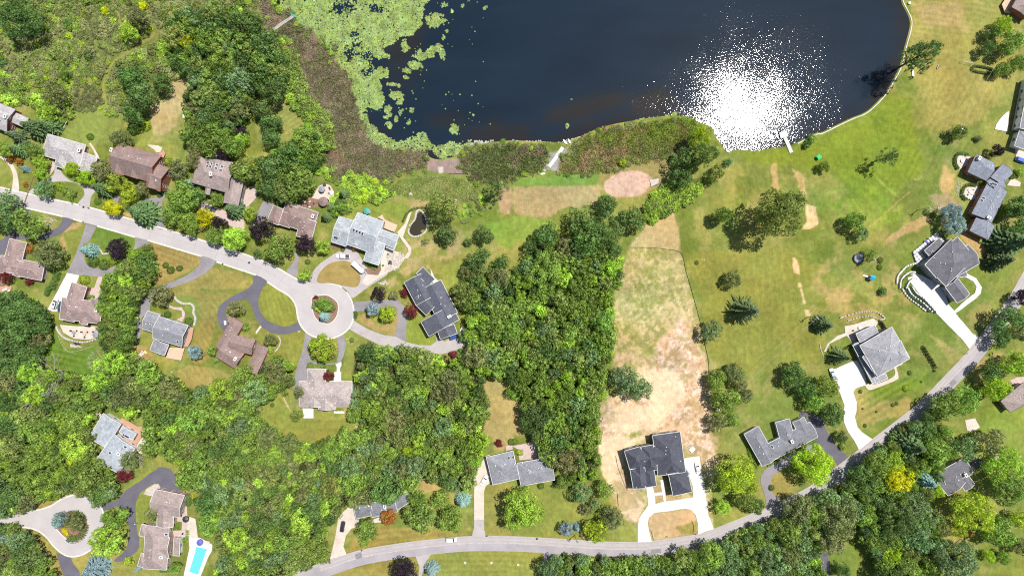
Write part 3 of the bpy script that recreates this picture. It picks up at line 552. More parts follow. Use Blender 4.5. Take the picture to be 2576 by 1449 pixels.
for _k in TYPES:
    _c, _f, _w = TYPES[_k]; _g = {'d': 2.8, 'g': 2.65, 'l': 2.1, 'y': 2.1, 'Y': 1.25, 'o': 2.1, 'r': 1.7, 'p': 1.5, 'O': 1.4, 'b': 1.6, 's': 2.5, 't': 2.2, 'B': 2.4, 'w': 2.6, 'e': 1.25, 'm': 1.8, 'n': 2.0, 'c': 1.5, 'C': 1.5}[_k]
    _t = (1.30, 1.15, 1.12) if _k in 'dgnloB' else (1, 1, 1)
    TYPES[_k] = (tuple(min(.8, v * _g * t_) for v, t_ in zip(_c, _t)), _f, _w)
seedc = [100]
def tree_at(x, y, r, typ, label, group=None, h=None, cat=None, jitter=0.12, rp=None):
    """x, y ground position in metres, r crown radius in metres"""
    rr = random.Random(seedc[0]); seedc[0] += 1
    col, fam, _w = TYPES[typ]; k = rr.uniform(1 - jitter, 1 + jitter); c = tuple(v * k * rr.uniform(.93, 1.07) for v in col) + (1.0,)
    con = fam in ('spruce', 'star'); small = r < 2.3 or fam == 'dome'
    if h is None: h = (2.1 * r + 2.5) if con else (1.5 * r if small else 2.0 * r + 1.5)
    me = rr.choice(LM['bush'] if (small and fam in ('broad', 'fine')) else LM['big'] if r > 7.2 and fam in ('broad', 'fine') else LM[fam])
    if small:
        o = bpy.data.objects.new('shrub', me); link(o); o.location = (x, y, -0.05); o.scale = (r, r, h if fam != 'dome' else r * 1.1); o.rotation_euler = (0, 0, rr.random() * 6.28); o.color = c
        return tag(o, label, cat or 'shrub', group)
    root = empty('conifer' if con else 'ornamental_tree' if typ in 'rpOYye' else 'broadleaf_tree', (x, y, 0), rr.random() * 6.28); tag(root, label, cat or ('conifer' if con else 'tree'), group)
    cb = 0.03 * h if con else 0.17 * h
    cr = link(bpy.data.objects.new('crown', me), root); cr.location = (0, 0, cb); cr.scale = (r * rr.uniform(.95, 1.06), r * rr.uniform(.94, 1.05), h - cb); cr.color = c
    tk = link(bpy.data.objects.new('trunk', TRC if con else rr.choice(TRM)), root); tk.scale = (r, r, h * .92)
    return root
PLACED = []        # (Fx, Fy, rF) of every individually listed crown
def T(t, x, y, r, typ, label, h=None, **k):
    f = tf(t, x, y); rm = r * S / 4
    col, fam, wds = TYPES[typ]; small = rm < 2.3 or fam == 'dome'; con = fam in ('spruce', 'star')
    hh = h or ((2.1 * rm + 2.5) if con else (1.5 * rm if small else 2.0 * rm + 1.5))
    p = wp(f, hh * (.35 if con else .64) if not small else hh * .4); PLACED.append((f[0], f[1], r / 4))
    return tree_at(p[0], p[1], rm, typ, label, h=h, **k)
TREES = """
00 200 185 195 d|wide, dense, nearly black crown standing alone in the rough meadow at the photo's top left corner
00 30 630 50 d|small bush cut by the left photo edge beside the rough meadow
00 1390 180 110 o|tall meadow tree close to the upper end of the mown track
00 1450 70 50 Y|yellow-flowering bush behind the tall tree by the mown track
00 1290 320 95 l|bushy tree left of the mown track's upper end
00 1065 120 45 Y|yellow-flowering bush out in the rough meadow
00 890 560 50 d|low bush in the middle of the rough meadow
00 690 230 45 d|low dark bush between the big lone crown and the yellow-flowering bush
00 560 940 120 o|broad crown at the south edge of the meadow above the slate roof
00 650 740 60 g|young tree at the meadow's south side
00 1895 430 85 Y|golden tree at the head of the dry grass glade
00 1330 780 130 d|northernmost crown of the clump between mown track and dry glade
00 1420 960 150 d|biggest crown of the clump between mown track and dry glade
00 1610 850 115 d|eastern crown of the clump touching the dry glade
00 1350 1140 120 d|southern crown of the clump above two rounded bushes
00 1335 1290 72 c|rounded bush, larger of the pair on the glade edge
00 1455 1265 55 C|rounded bush, smaller and brighter of the pair on the glade edge
00 1215 1400 95 o|tree behind the steep brown roof
00 1960 1090 85 o|tree hanging over the white patch at the glade
00 2395 1060 100 o|greyish crown north of the purple shrubs
00 2310 1210 32 r|smaller reddish shrub in the bed west of the striped lawn
00 2430 1200 45 r|larger reddish shrub in the bed west of the striped lawn
00 2440 1340 65 p|bushy shrub below the two reddish ones
00 2190 1350 125 g|round crown below the reddish shrubs' bed
00 2070 1200 110 d|crown right of the white patch at the glade
00 2440 1400 75 l|bright crown under the purple shrub
00 470 1110 110 l|pale crown above the conifers beside the slate roof
00 360 1290 130 s|tall conifer right of the roof at the left photo edge
00 500 1260 105 s|second conifer, nearer the small lawn
00 170 1370 90 s|conifer below the roof at the left photo edge
00 900 1375 38 c|clipped ball beside the terrace of the pale grey shingle house
10 60 1100 110 d|crown at the upper left corner of the striped lawn
10 150 1240 105 d|round crown standing on the striped lawn
10 150 1390 90 d|shadowed crown just below the round one on the striped lawn
10 525 1290 55 l|bright crown at the lower tip of the striped lawn
10 470 1390 120 g|crown below the bright one at the striped lawn's tip
11 150 230 140 d|wooded crown left of the shore wood
11 330 110 140 d|crown at the wood's edge south of the striped lawn
11 560 70 115 g|crown above the earth patch at the marsh edge
11 430 370 165 g|large maple leaning over the brick terrace with the brown gazebo
11 150 420 115 d|shaded crown left of the large maple by the terrace
11 550 190 90 d|shaded crown over the marsh edge
11 885 500 65 s|top conifer of the row between brown house and rough bank
11 840 590 52 d|second small tree of the row between brown house and rough bank
11 850 640 55 g|third small tree of the row between brown house and rough bank
11 765 630 45 B|bush at the gazebo's right side
11 700 735 58 s|conifer at the right corner of the brown house with the gazebo
11 800 700 48 g|bush at the lower end of the row beside the brown house
11 60 850 125 p|purple-leaved tree by the brown house's garage
11 240 1050 150 g|big round crown in front of the brown house with the gazebo
11 500 1010 98 p|purple-leaved tree between the big round crown and the large grey house
11 670 1030 75 l|tree between the second purple tree and the large grey house
11 492 1320 72 l|tree at the kerb where the lane meets the turning circle
11 515 1185 30 c|clipped ball on the lawn above the kerbside tree
11 20 1110 50 d|small crown cut by the lane's driveway, left of the big round crown
11 870 1065 24 c|small ball by the large grey house's entry path
11 1000 1040 42 O|small tree in the front court of the large grey house
11 1700 990 38 w|straggly bush below the garden pond
11 1880 640 145 n 19|billowing willow beside the garden pond
11 1930 900 105 d|crown below the willow beside the garden pond
11 2430 450 90 w 18|scraggly tree at the marsh end of the dry slope
11 2290 910 92 d|tree with a leaning bare stem in the middle meadow
11 2135 990 48 d|small crown left of the tree with the leaning stem
11 2230 1160 125 d|crown of the loose clump in the middle meadow, upper left one
11 2470 1190 88 d|crown of the loose clump in the middle meadow, right one
11 2140 1290 85 o|crown of the loose clump in the middle meadow, lower left one
11 2440 1340 105 o|crown of the loose clump in the middle meadow, lowest one
21 950 620 105 d|tree just below the bare oval of earth
21 1220 770 128 d|isolated edge tree between the bright thicket and the big dark clump
21 700 790 150 d|upper left crown of the big dark clump in the middle
21 950 880 175 d|right crown of the big dark clump in the middle
21 770 1010 160 d|lower crown of the big dark clump in the middle
21 350 920 130 d|crown west of the big dark clump
21 200 1040 90 d|low crown at the west foot of the big dark clump
21 540 1030 90 o|greyish crown between the two dark clumps
21 1010 1060 95 d|crown at the east foot of the big dark clump by the silt fence
21 760 1190 70 l|low bright tree south of the big dark clump
21 330 1300 170 g|large crown south-west of the big dark clump
21 70 1270 65 d|small round crown beside the loose clump
21 990 1260 115 l|bright crown against the dry field's west side
21 1750 190 150 d|nearly black tree between the reed bed and the lake lawn
21 1690 330 110 d|shaded tree below the nearly black one at the lake lawn
21 1940 110 120 n 24|airy crown at the shore between reeds and glittering water
21 2040 300 88 g|round bush tree on the lawn beside the reed bed's east end
21 2170 190 48 B|small bush right of the round bush tree near the shore
20 1890 1370 110 y 18|pale yellowish tree on the reed bed's point into the lake
21 2130 710 82 g 13|small round tree alone on the lawn west of the great spreading tree
21 2225 1360 88 o|solitary tree south-west of the great spreading tree's shade
21 1862 1195 24 c|tiny ball bush near the silt fence's bend
21 1110 190 42 y|bright bush between reeds and the black fence
30 1530 560 165 w 27|leaning waterside tree with feathery crown over the stone shore edge
30 440 1395 50 g|bush on the shore right of the white dock
30 2360 270 105 y|lemon-coloured tree by the swings near the right photo edge
30 2250 330 75 d|shaded tree beside the lemon-coloured one
30 2460 440 120 g|tree right of the swings
30 2230 480 75 d|shaded small tree left of the swings
30 2530 620 95 g|tree at the photo edge below the swings
30 2360 700 72 g|bush tree right of the square clipped hedge
30 1925 1330 78 g|tree carrying a utility pole beside the right-hand lawn
30 2110 1400 38 o|little tree near the flower bed at the right
31 390 5 45 d|bush at the dock's right end, second from the water
31 565 225 55 g|little tree below the green garden figure on the lake lawn
31 1210 130 85 w 17|sparse, see-through tree on the lake lawn, north of centre right
31 130 680 220 n 32|great spreading tree, the largest on the lake lawn
31 880 780 100 g|tree of a pair on the east lawn, upper one
31 940 910 72 B|tree of a pair on the east lawn, lower one
31 1850 700 105 e|upper of two spruces beside the long blue-grey house
31 1890 830 100 e|lower of two spruces beside the long blue-grey house
31 1600 690 35 c|left ball bush by the pole near the two spruces
31 1670 720 34 c|right ball bush by the pole near the two spruces
31 1030 1120 68 g|tree next to the trampoline on the east lawn
31 1135 1170 34 c|ball bush under the pole by the trampoline
31 1130 1240 32 c|ball bush just south of the one under the pole
31 2310 75 68 p|small tree in the flower bed above the blue-grey house
31 2430 990 185 s|massive spruce below the blue-grey house's driveway side
31 2330 1170 125 s|spruce at the dark house's right side, lower left of the massive one
31 2530 640 130 d|shaded tree at the photo edge beside the blue-grey house
31 2440 655 52 l|light bush along the blue-grey house's right wall
31 2490 860 105 d|crown between blue-grey house and massive spruce
31 2170 400 42 C|yellowish shrub in the corner of the blue-grey house
31 2350 700 35 C|shrub at the right wall of the blue-grey house
31 2525 285 45 l|light bush by the pavement north-east of the blue-grey house
31 2465 325 36 c|ball bush at the corner of the blue-grey house
22 2360 225 185 t 21|star-shaped conifer alone on the lake lawn
22 2015 435 105 B|round grey-green tree touching the silt fence
22 2235 860 98 o|north crown of the small grove right of the sandy plot
22 2065 920 98 g|west crown of the small grove right of the sandy plot
22 2145 1100 135 g|largest crown of the small grove right of the sandy plot
22 2290 970 75 o|greyish crown of the small grove right of the sandy plot
22 2350 1090 78 o|eastmost crown of the small grove right of the sandy plot
22 2225 1320 80 g|bright low crown below the small grove
22 2065 1350 95 o|dull low crown below the small grove
22 1110 920 135 B|left half of the big soft pine pair on the sandy plot
22 1280 1000 140 B|right half of the big soft pine pair on the sandy plot
22 900 1080 65 l|bush at the left foot of the soft pine pair
32 560 370 110 s|conifer next to the utility pole above the white-edged house
32 730 690 125 t|leaning conifer over the concrete forecourt
32 260 880 115 d|upper crown of the belt between lawn and white driveway
32 390 1000 110 d|second crown of the belt beside the white driveway
32 590 1000 120 g|third crown of the belt, right beside the forecourt
32 470 1160 100 g|fourth crown of the belt beside the white driveway
32 650 1270 115 d|fifth crown of the belt, at the driveway's bend
32 1155 42 46 d|lone bush on the lawn left of the terraced planting walls
32 1432 857 26 c|dark shrub right of the white-edged house
32 1398 1012 38 C|golden ball shrub on the front lawn of the white-edged house
32 935 1045 22 c|small shrub at the driveway's inner bend
32 1260 1180 22 c|left one of two touching shrubs on the striped front lawn
32 1298 1165 20 c|right one of two touching shrubs on the striped front lawn
32 955 1215 13 c|tiny shrub on the striped front lawn near the driveway
32 1092 1247 14 c|tiny shrub in the middle of the striped front lawn
32 980 1388 22 c|low shrub at the foot of the white driveway
32 1545 945 15 c|tiny shrub below the row of small cypresses
32 2440 320 140 d|roadside tree above, opposite the long white driveway
32 2330 520 105 d|roadside tree shading the pavement edge opposite the white driveway
32 2540 440 95 o|roadside tree at the photo's right edge
32 2490 760 130 l|pale roadside tree above the taupe roof
32 2240 850 115 d|dark roadside tree left of the taupe roof
32 2290 1010 135 y|yellowish tree left of the taupe roof
32 2000 1130 140 g|tree between road and the taupe roof's lawn
32 1780 1190 140 g|tree overhanging the road, below the striped front lawn
32 1650 1290 95 d|shaded tree at the road edge below the striped front lawn
32 2540 100 85 p|shadowed tree at the photo edge where the road leaves
33 1420 120 165 s|dense conifer at the road bend above the yellow maple
33 1700 190 150 g|textured crown right of the dense conifer
33 1990 180 125 B|round crown above the slate roof behind the road
33 2240 110 140 o|crown right of the round one above the slate roof
33 470 330 190 y|big yellow-green tree beside the U-shaped dark driveway
33 1250 300 130 l|upper crown of the yellow maple group
33 1320 470 150 Y|bright yellow maple in the dark wood below the road
33 950 500 150 d|dark tree at the road below the yellow maple
33 1070 680 110 d|dark tree on the wood edge by the lower lawn
33 1560 480 130 b|blue spruce between the yellow maple and slate roof
33 1700 600 70 y|small bright tree at the slate roof's left corner
33 1310 890 175 d|dark heavy crown in the middle of the south-east wood
33 1470 720 130 B|grey-green crown above the dark heavy one
33 1600 860 115 B|grey-green crown right of the dark heavy one
33 1530 1080 150 B|grey-green crown below the dark heavy one
33 1760 980 88 o|brownish cone-shaped tree in the south-east wood
33 2080 810 200 y|big yellow-green dome below the slate roof
33 1920 970 95 y|smaller yellow-green crown beneath the big dome
33 2380 330 180 l|leafy tree right of the slate roof
33 2440 560 180 g|tree at the photo edge below the leafy one
33 2540 880 95 y|bright tree at the photo's right edge, low down
33 2330 1010 150 g|tree under the wires at the lower right
33 1890 1290 210 B|large greyish crown near the bottom right
33 1230 1230 110 y|yellowish crown at the lower lawn's right edge
33 1400 1330 120 g|crown near the bottom edge, right of the lower lawn
33 1640 1350 110 g|crown near the bottom edge, left of the large greyish one
33 2230 1250 58 y|little bright tree left of the purple garden swing
33 2380 1270 66 g|little tree right of the purple garden swing
33 2560 1160 90 o|dull crown at the photo's right edge near the bottom
33 700 880 200 o|large crown between two driveways south of the road
33 640 1100 140 o|crown beneath the large one south of the road
33 300 780 150 o|crown overhanging the road from the south side
33 200 1000 150 g|crown south of the one overhanging the road
33 230 1230 130 o|crown by the curved driveway at the bottom
33 420 1340 78 C|clipped yellow-green tree by the curved driveway at the bottom
33 750 1390 78 d|small crown at the bottom edge, right of the curved driveway
33 38 565 34 c|clipped ball at the mouth of the U-shaped dark driveway
33 740 60 62 d|small crown between dark driveway and white driveway
33 750 150 38 g|bush at the foot of the white driveway
23 2270 440 205 y|lime-yellow round tree between new slate house and U-shaped driveway
23 2120 760 82 l|small bright tree below the lime-yellow round one
23 2340 670 110 g|tree at the road below the lime-yellow round one
23 2440 740 90 d|dark tree between the road and the U-shaped driveway
23 110 780 205 l|big light green dome on the lawn of the grey roofed house
23 545 970 72 e|powder-blue spruce on the roadside lawn
23 655 965 48 b|narrow spruce tight against the powder-blue one
23 855 1000 122 y|glowing lime ball tree at the roadside
23 1010 860 112 o|dull feathery tree behind the glowing lime ball tree
23 695 620 105 B|grey-green tree under the wires on the roadside lawn
23 925 590 100 g|tree beside the sandy plot's lower left edge
23 840 720 62 B|small conifer-like tree under the pair by the sandy plot
23 750 790 60 o|dull tree right above the roadside spruces
23 710 460 38 g|small bush north of the tree under the wires
23 530 500 78 g|tree at the grey roof's lower right corner
23 560 300 150 o|brownish crown reaching over the grey roof
23 770 150 105 g|crown at the wood's corner by the sandy plot
23 470 110 115 d|dark crown above the paved court of the grey roofed house
23 290 545 38 c|clipped bush in front of the grey roof, right one
23 130 565 34 c|clipped bush in front of the grey roof, left one
23 428 505 20 c|little ball by the grey roof's lower right corner
23 25 100 34 c|bush at the court's upper left
23 85 200 38 l|bright bush in the paved court
23 805 345 60 o|scruffy small tree beside the sandy plot
13 1660 860 155 g|round crown below the slate-roofed ranch house's right end
13 1630 680 95 g|crown touching the ranch house's right end
13 1850 680 95 g|crown standing right of the ranch house
13 1960 880 125 g|crown between ranch house lawn and concrete drive
13 1990 540 80 B|grey-green crown left of the long concrete drive
13 2080 690 88 b|silvery conifer left of the long concrete drive
13 1335 860 85 O|glowing orange-brown ball tree in front of the ranch house
13 1110 990 115 g|round tree by the forecourt with the black car
13 1085 1115 48 g|small tree between the round one and the road
13 1310 580 160 d|big dark crown hanging over the ranch house roof
13 1610 370 120 B|bluish green tree on the clearing north of the ranch house
13 2230 130 120 l|feathery pale tree at the top of the long concrete drive
13 2437 112 42 r|ball bush by the patio path at the grey roofed house
13 2565 105 34 c|clipped bush beside the wine red ball
13 1535 175 72 y|little bright tree at the north side of the clearing
13 1485 1400 130 p|dark round tree cut by the bottom edge
13 1765 1390 85 b|conifer at the bottom edge beside a driveway mouth
13 620 1170 115 g|roadside crown at the wood's south tip
13 2000 340 110 g|crown left of the grey roofed house's drive
13 2200 290 78 l|bright crown hanging over the top of the concrete drive
13 1405 235 52 B|small bush tree at the clearing's north-west
13 790 190 115 g|flat-branched tree at the lower edge of the striped back lawn
12 1240 60 78 p|dark tree at the mouth of the slate house's upper drive
12 1560 230 75 r|red maple in front of the dark slate house
12 1485 50 48 r|smaller red maple by the dark slate house's corner
12 1180 215 74 e|round spruce on the island lawn of the dark slate house
12 1325 260 90 y|mossy round tree beside the spruce on the island lawn
12 1390 78 50 o|low bush at the upper drive of the dark slate house
12 1000 265 24 c|clipped bush at the kerb east of the turning circle
12 675 605 140 y|wide bright tree on the island between the turning circle and pinkish roof
12 725 888 58 r|red tree against the pinkish grey roof
12 440 1050 65 o|round bush tree at the pinkish roof's left side
12 410 1280 60 g|ball tree left of the white terrace
12 975 1270 88 g|tree at the lower right of the pinkish grey roof
12 1090 900 95 t|spiky conifer right of the pinkish grey roof
12 1000 1070 80 t|second spiky conifer right of the pinkish grey roof
12 690 165 78 g|tree at the top of the turning circle's island
12 680 290 62 b|pale conifer at the bottom of the turning circle's island
12 765 200 45 o|grey bush in the turning circle's island
12 590 185 34 o|low dull bush on the left rim of the turning circle's island
12 640 215 40 l|bright bush in the middle of the turning circle's island
12 600 100 26 r|reddish bush at the top left of the turning circle's island
12 1905 720 46 r|left half of a long red hedge bush by the wood
12 1990 670 44 r|right half of a long red hedge bush by the wood
12 960 530 28 c|flowering round shrub right of the bright island tree
12 140 520 68 o|shrubby tree in the crescent bed of the brown T-shaped house
12 145 625 38 l|bush at the crescent bed's lower end
12 130 1010 58 y|bright tree in the copse left of the pinkish roof
12 200 850 110 o|greyish tree in the copse left of the pinkish roof
12 250 990 85 g|crown on the right side of the copse left of the pinkish roof
12 160 1180 22 c|yellowish garden shrub on the back lawn
12 2462 920 38 c|bush alone on the narrow clearing
12 2570 1060 62 g|tree on the right side of the narrow clearing
12 545 785 36 g|bush at the left front of the pinkish roof
12 685 790 30 g|bush at the middle front of the pinkish roof
02 250 330 190 d|great dark crown on the left photo edge below the brown house
02 385 500 95 o|dull crown at the back lawn's corner
02 100 640 135 d|dark crown at the left photo edge by the mown back lawn
02 1600 75 110 o|greyish smoke-like tree at the small grey house's drive
02 1960 650 74 e|blue-grey round spruce by the orange deck
02 2370 210 85 o|small tree on the loop drive's inner lawn
02 2470 385 48 g|shrub beside the brown T-shaped house's wing
02 1680 270 38 c|bush by the small grey house's front corner
02 1890 345 48 c|bush inside the curved pink path
02 2140 640 58 g|bush at the brown T-shaped house's left end
02 2180 730 34 g|low bush at the brown T-shaped house's lower left corner
02 2430 890 120 g|tree at the back lawn's right edge
02 780 30 44 C|flowering golden shrub above the mauve roof
01 40 50 85 l|bright tree at the left edge above the pale curved path
01 190 60 85 s|conifer between the left edge and the pale grey shingle house
01 330 60 85 g|tree at the left of the pale grey shingle house
01 400 180 75 l|bushy tree at the pale grey shingle house's corner
01 410 295 66 l|round bush in front of the pale grey shingle house
01 240 248 38 b|tiny spruce beside the pale curved path
01 120 150 42 O|rusty bush by the top of the pale curved path
01 200 185 42 O|rusty bush just right of its twin by the pale curved path
01 258 407 28 O|little rusty bush at the foot of the pale curved path
01 430 450 90 B|dense dark tree on the lane's edge left of the oval island bed
01 590 430 50 C|golden bush in the oval island bed
01 660 470 40 g|middle bush in the oval island bed
01 722 515 52 g|right-hand bush in the oval island bed
01 720 250 72 y|light tree between the shingle house's porch and drive
01 860 335 78 y|yellowish tree right of the shingle house's garage
01 780 310 50 g|bush between the two light trees at the shingle house
01 1025 270 105 o|tree between the shingle house and the steep brown roof
01 1160 385 105 l|light round tree below the steep brown roof
01 1030 450 105 s|conifer left of the light round tree
01 1300 500 98 y|golden-green tree at the steep brown roof's court
01 1130 640 85 Y|golden tree right at the kerb
01 1430 690 150 s|broad drooping conifer at the kerb below the steep brown roof
01 1430 460 75 o|tree inside the steep brown roof's court
01 1600 515 28 c|ball by the steep brown roof's garage
01 975 577 38 c|ball on the lawn beside the drive mouth
01 1790 250 95 o|brownish tree between the steep brown roof and the grey-mauve roof
01 1950 175 80 o|greyish tree at the grey-mauve roof's upper left
01 1700 180 45 l|bush at the steep brown roof's right side
01 1840 520 150 g|upper crown of the dense group beside the lane
01 1980 520 90 d|right crown of the dense group beside the lane
01 1730 700 120 g|left crown of the dense group beside the lane
01 1890 790 115 g|lower crown of the dense group beside the lane, over the kerb
01 1900 395 55 b|blue-grey top above the dense group beside the lane
01 2065 740 92 Y|yellow tree right of the dense group beside the lane
01 2200 805 78 p|purple bush tree right of the yellow one
01 2350 660 108 s|dark conifer below the grey-mauve roof
01 2180 560 75 g|tree against the grey-mauve roof's front
01 2165 920 95 g|tree by the kerb below the purple bush tree
01 2360 950 128 l|bright round tree at the kerb below the purple bush tree
01 2460 260 135 g|crown right of the grey-mauve roof
01 2440 430 45 l|bush at the right end of the grey-mauve roof
01 2240 110 85 p|purple tree behind the grey-mauve roof
01 1970 50 80 o|dull reddish tree behind the grey-mauve roof
01 2510 700 72 l|hedge-like tree left of the brown house's drive
01 280 810 145 g|round tree on the verge south of the lane, far left
01 70 600 135 B|soft-crowned tree at the photo's left edge beside the lane
01 40 790 125 d|dark crown under the soft one at the left edge
01 500 1100 145 o|round crown beside the mauve-brown roof at the left edge
01 295 1055 48 O|rusty bush against the mauve-brown roof
01 1180 1055 105 p|purple round tree inside the loop drive
01 890 1070 82 b|blue spruce inside the loop drive
01 925 1185 62 c|left of two clipped domes inside the loop drive
01 1035 1215 58 c|right of two clipped domes inside the loop drive
01 1125 1182 40 C|yellow dome inside the loop drive
01 60 1345 62 r|red tree in front of the mauve-brown roof
01 300 1392 42 r|reddish shrub in front of the mauve-brown roof's right end
01 1660 1220 33 c|left bush of the three on the dry front lawn
01 1710 1268 42 c|middle bush of the three on the dry front lawn
01 1800 1250 34 c|right bush of the three on the dry front lawn
01 840 1370 55 C|yellow shrub in the half-moon bed above the mauve roof
01 430 830 35 g|bush right of the round verge tree
03 400 470 170 g|crown at the wood's lower edge over the small lawn strip
03 760 140 150 l|light crown below the pale blue roof's left side
03 745 290 62 Y|bright yellow sprays in the wood near the pale blue roof
03 765 520 42 Y|bright yellow bush by the bottom left turning circle
03 960 470 165 g|large crown between pale blue roof and the bottom left turning circle
03 1000 630 110 d|shaded crown at the bottom left turning circle's edge
03 1100 580 90 B|grey-tipped crown over the dark drive's mouth
03 1250 440 75 r|deep red bush tree below the pale blue roof
03 1310 290 95 o|greyish tree at the pale blue roof's corner
03 600 885 82 e|silver-blue tree in the bottom left turning circle's island
03 740 910 82 o|olive tree in the bottom left turning circle's island
03 1140 855 118 g|round green tree between the bottom left turning circle and dark drive
03 1070 1110 165 l|large bright ball tree beside the bottom left turning circle
03 950 1380 130 b|silvery spruce at the bottom edge left of the taupe house
03 50 1060 75 e|silvery conifer at the left edge, near the bottom
03 180 1100 110 B|crown south of the lane's curve, near the bottom left corner
03 70 1250 75 o|olive crown at the left edge near the bottom
03 300 1310 140 d|dense crown near the bottom left corner
03 1520 830 75 o|thin tree at the taupe house's left side
03 1920 430 165 g|tree beside the dark drive's turning court
03 2080 710 125 d|tree right of the pink terrace path
03 2110 930 115 g|tree above the swimming pool
03 1760 1370 58 g|bush below the conservatory of the taupe house
03 1290 1300 50 l|bright bush left of the taupe house's lower end
03 1380 1380 36 b|grey-blue bush at the taupe house's lower corner
03 655 985 28 Y|left yellow shrub at the island's rim
03 670 1025 26 Y|lower yellow shrub at the island's rim
"""
for ln in TREES.strip().split('\n'):
    a, lab = ln.split('|'); q_ = a.split(); t, x, y, r_, ty = q_[:5]; hx = float(q_[5]) if len(q_) > 5 else None
    words = TYPES[ty][2]
    if words.split()[0] not in lab and not any(q in lab for q in ('yellow', 'purple', 'red', 'golden', 'dark', 'orange')): lab = words + ' ' + lab
    lab = ' '.join(lab.split()[:16]); T(t, float(x), float(y), float(r_), ty, lab, hx)
# ------------------------------------------------------------------ the woods: separate trees, the nearest to edges first
GR = {'nw': ('the north-west wood above the dry glade', 'ddggnB', 26), 'nw2': ('the wood between dry glade and striped lawn', 'dggnBo', 23), 'shore': ('the dark wood beside the marsh', 'dggdgn', 25),
      'left': ('the dark stand at the left photo edge', 'ddd', 28), 'strip': ('the tree belt between the mauve and the small grey house', 'ggdnl', 20), 'south': ('the large wood south of the lane', 'ggnnolgBd', 23),
      'centre': ('the central wood beside the dry field', 'ggdlnBg', 23), 'bottom': ('the wood along the south side of the main road', 'BgBgn', 25), 'east': ('the wood below the road bend', 'dggBn', 26), 'corner': ('the copse in the bottom left corner', 'gdn', 26)}
WOODN = {'n': 'olive green', 'd': 'dark green', 'g': 'mid green', 'o': 'olive grey', 'l': 'light green', 'B': 'blue-green'}
cand = []; r_ = random.Random(5); NB = len(PLACED)
PLACED += [(a, b_, 24) for a, b_ in resample(MAINF, 25, False)] + [(500, 1410, 42), (520, 1385, 25), (270, 1080, 40), (310, 1120, 45), (285, 1150, 30), (345, 1080, 20), (920, 1285, 28), (965, 1270, 28), (1010, 1250, 25), (880, 1290, 20), (400, 1200, 25), (440, 1240, 25), (1160, 858, 24), (1176, 835, 20), (1135, 890, 22), (1150, 898, 18), (1090, 893, 14), (820, 1010, 45), (655, 250, 26), (600, 310, 16), (470, 215, 18), (1240, 700, 22), (1300, 690, 18), (1215, 745, 14), (690, 300, 30), (545, 400, 14), (360, 905, 16), (150, 975, 14), (260, 1010, 16), (1265, 960, 16)]
for k_, (txt, tys, rF) in GR.items():
    poly = WOODS[k_]; xs = [p[0] for p in poly]; ys = [p[1] for p in poly]; got = []
    for _t in range(6000):
        x, y = r_.uniform(min(xs), max(xs)), r_.uniform(min(ys), max(ys)); rr_ = rF * r_.choice((.55, .7, .85, 1.0, 1.15, 1.35))
        if not inside((x, y), poly): continue
        if any((x - a) ** 2 + (y - b_) ** 2 < (.58 * (rr_ + c_)) ** 2 for a, b_, c_ in got): continue
        if any((x - a) ** 2 + (y - b_) ** 2 < (.62 * (rr_ + c_)) ** 2 for a, b_, c_ in PLACED): continue
        got.append((x, y, rr_)); cand.append((k_, x, y, rr_, r_.choice(tys)))
cand.sort(key=lambda c: -c[3]); NIND = max(0, 298 - sum(1 for o in bpy.data.objects if o.name.startswith('broadleaf_tree')))
print('NIND', NIND)
for i, (k_, x, y, rr_, ty) in enumerate(cand[:NIND]):
    hh = 1.0 * rr_ * S + 8.5; p = wp((x, y), hh * .62)
    tree_at(p[0], p[1], rr_ * S, ty, '%s crown in %s' % (WOODN[ty], GR[k_][0]), group='%s crowns in %s' % (WOODN[ty], GR[k_][0]), h=hh, jitter=.22)
print('TREES listed', len(PLACED), 'wood', len(cand))
sV, sF, sC, off = [], [], [], 0
def stuff_add(arr, x, y, r, h, col, z=0.0, zs=0.0):
    global off
    V, F, T_ = arr; a = r_.random() * 6.28; ca, sa = math.cos(a), math.sin(a)
    X = (V[:, 0] * ca - V[:, 1] * sa) * r + x; Y = (V[:, 0] * sa + V[:, 1] * ca) * r + y; Z = V[:, 2] * h + z
    sV.append(np.stack([X, Y, Z], 1)); sF.append(F + off); sC.append(T_ * np.array(col)); off += len(V)
def stuff_flush(name, label, cat):
    global sV, sF, sC, off
    o = link(bpy.data.objects.new(name, npmesh(name, np.concatenate(sV), np.concatenate(sF), [M['foliage']], np.concatenate(sC)))); tag(o, label, cat, kind='stuff'); sV, sF, sC, off = [], [], [], 0; return o
SM = [crown_arrays(s, 34, (.18, .34), 40, .075, .15) for s in (70, 71, 72, 73, 74)]
for (k_, x, y, rr_, ty) in cand[NIND:]:
    hh = 1.0 * rr_ * S + 7.0; p = wp((x, y), hh * .6); k = r_.uniform(.8, 1.25); c = TYPES[ty][0]; stuff_add(r_.choice(SM), p[0], p[1], rr_ * S, hh * .8, tuple(v * k for v in c), hh * .2)
TINY = [crown_arrays(s, 12, (.25, .45), 26, .13, .15) for s in (80, 81, 82, 83)]
for k_, poly in WOODS.items():          # undergrowth filling the gaps
    xs = [p[0] for p in poly]; ys = [p[1] for p in poly]; ar = (max(xs) - min(xs)) * (max(ys) - min(ys))
    for _t in range(int(ar / 230)):
        x, y = r_.uniform(min(xs), max(xs)), r_.uniform(min(ys), max(ys))
        if inside((x, y), poly):
            p = wp((x, y), 2.5); k = r_.uniform(.8, 1.4); c = TYPES[r_.choice('ggdlo')][0]; stuff_add(r_.choice(TINY), p[0], p[1], r_.uniform(1.6, 3.2), r_.uniform(2.5, 6.5), tuple(v * k for v in c))
stuff_flush('woodland_undergrowth', 'dense green undergrowth and young trees filling the woods', 'undergrowth')
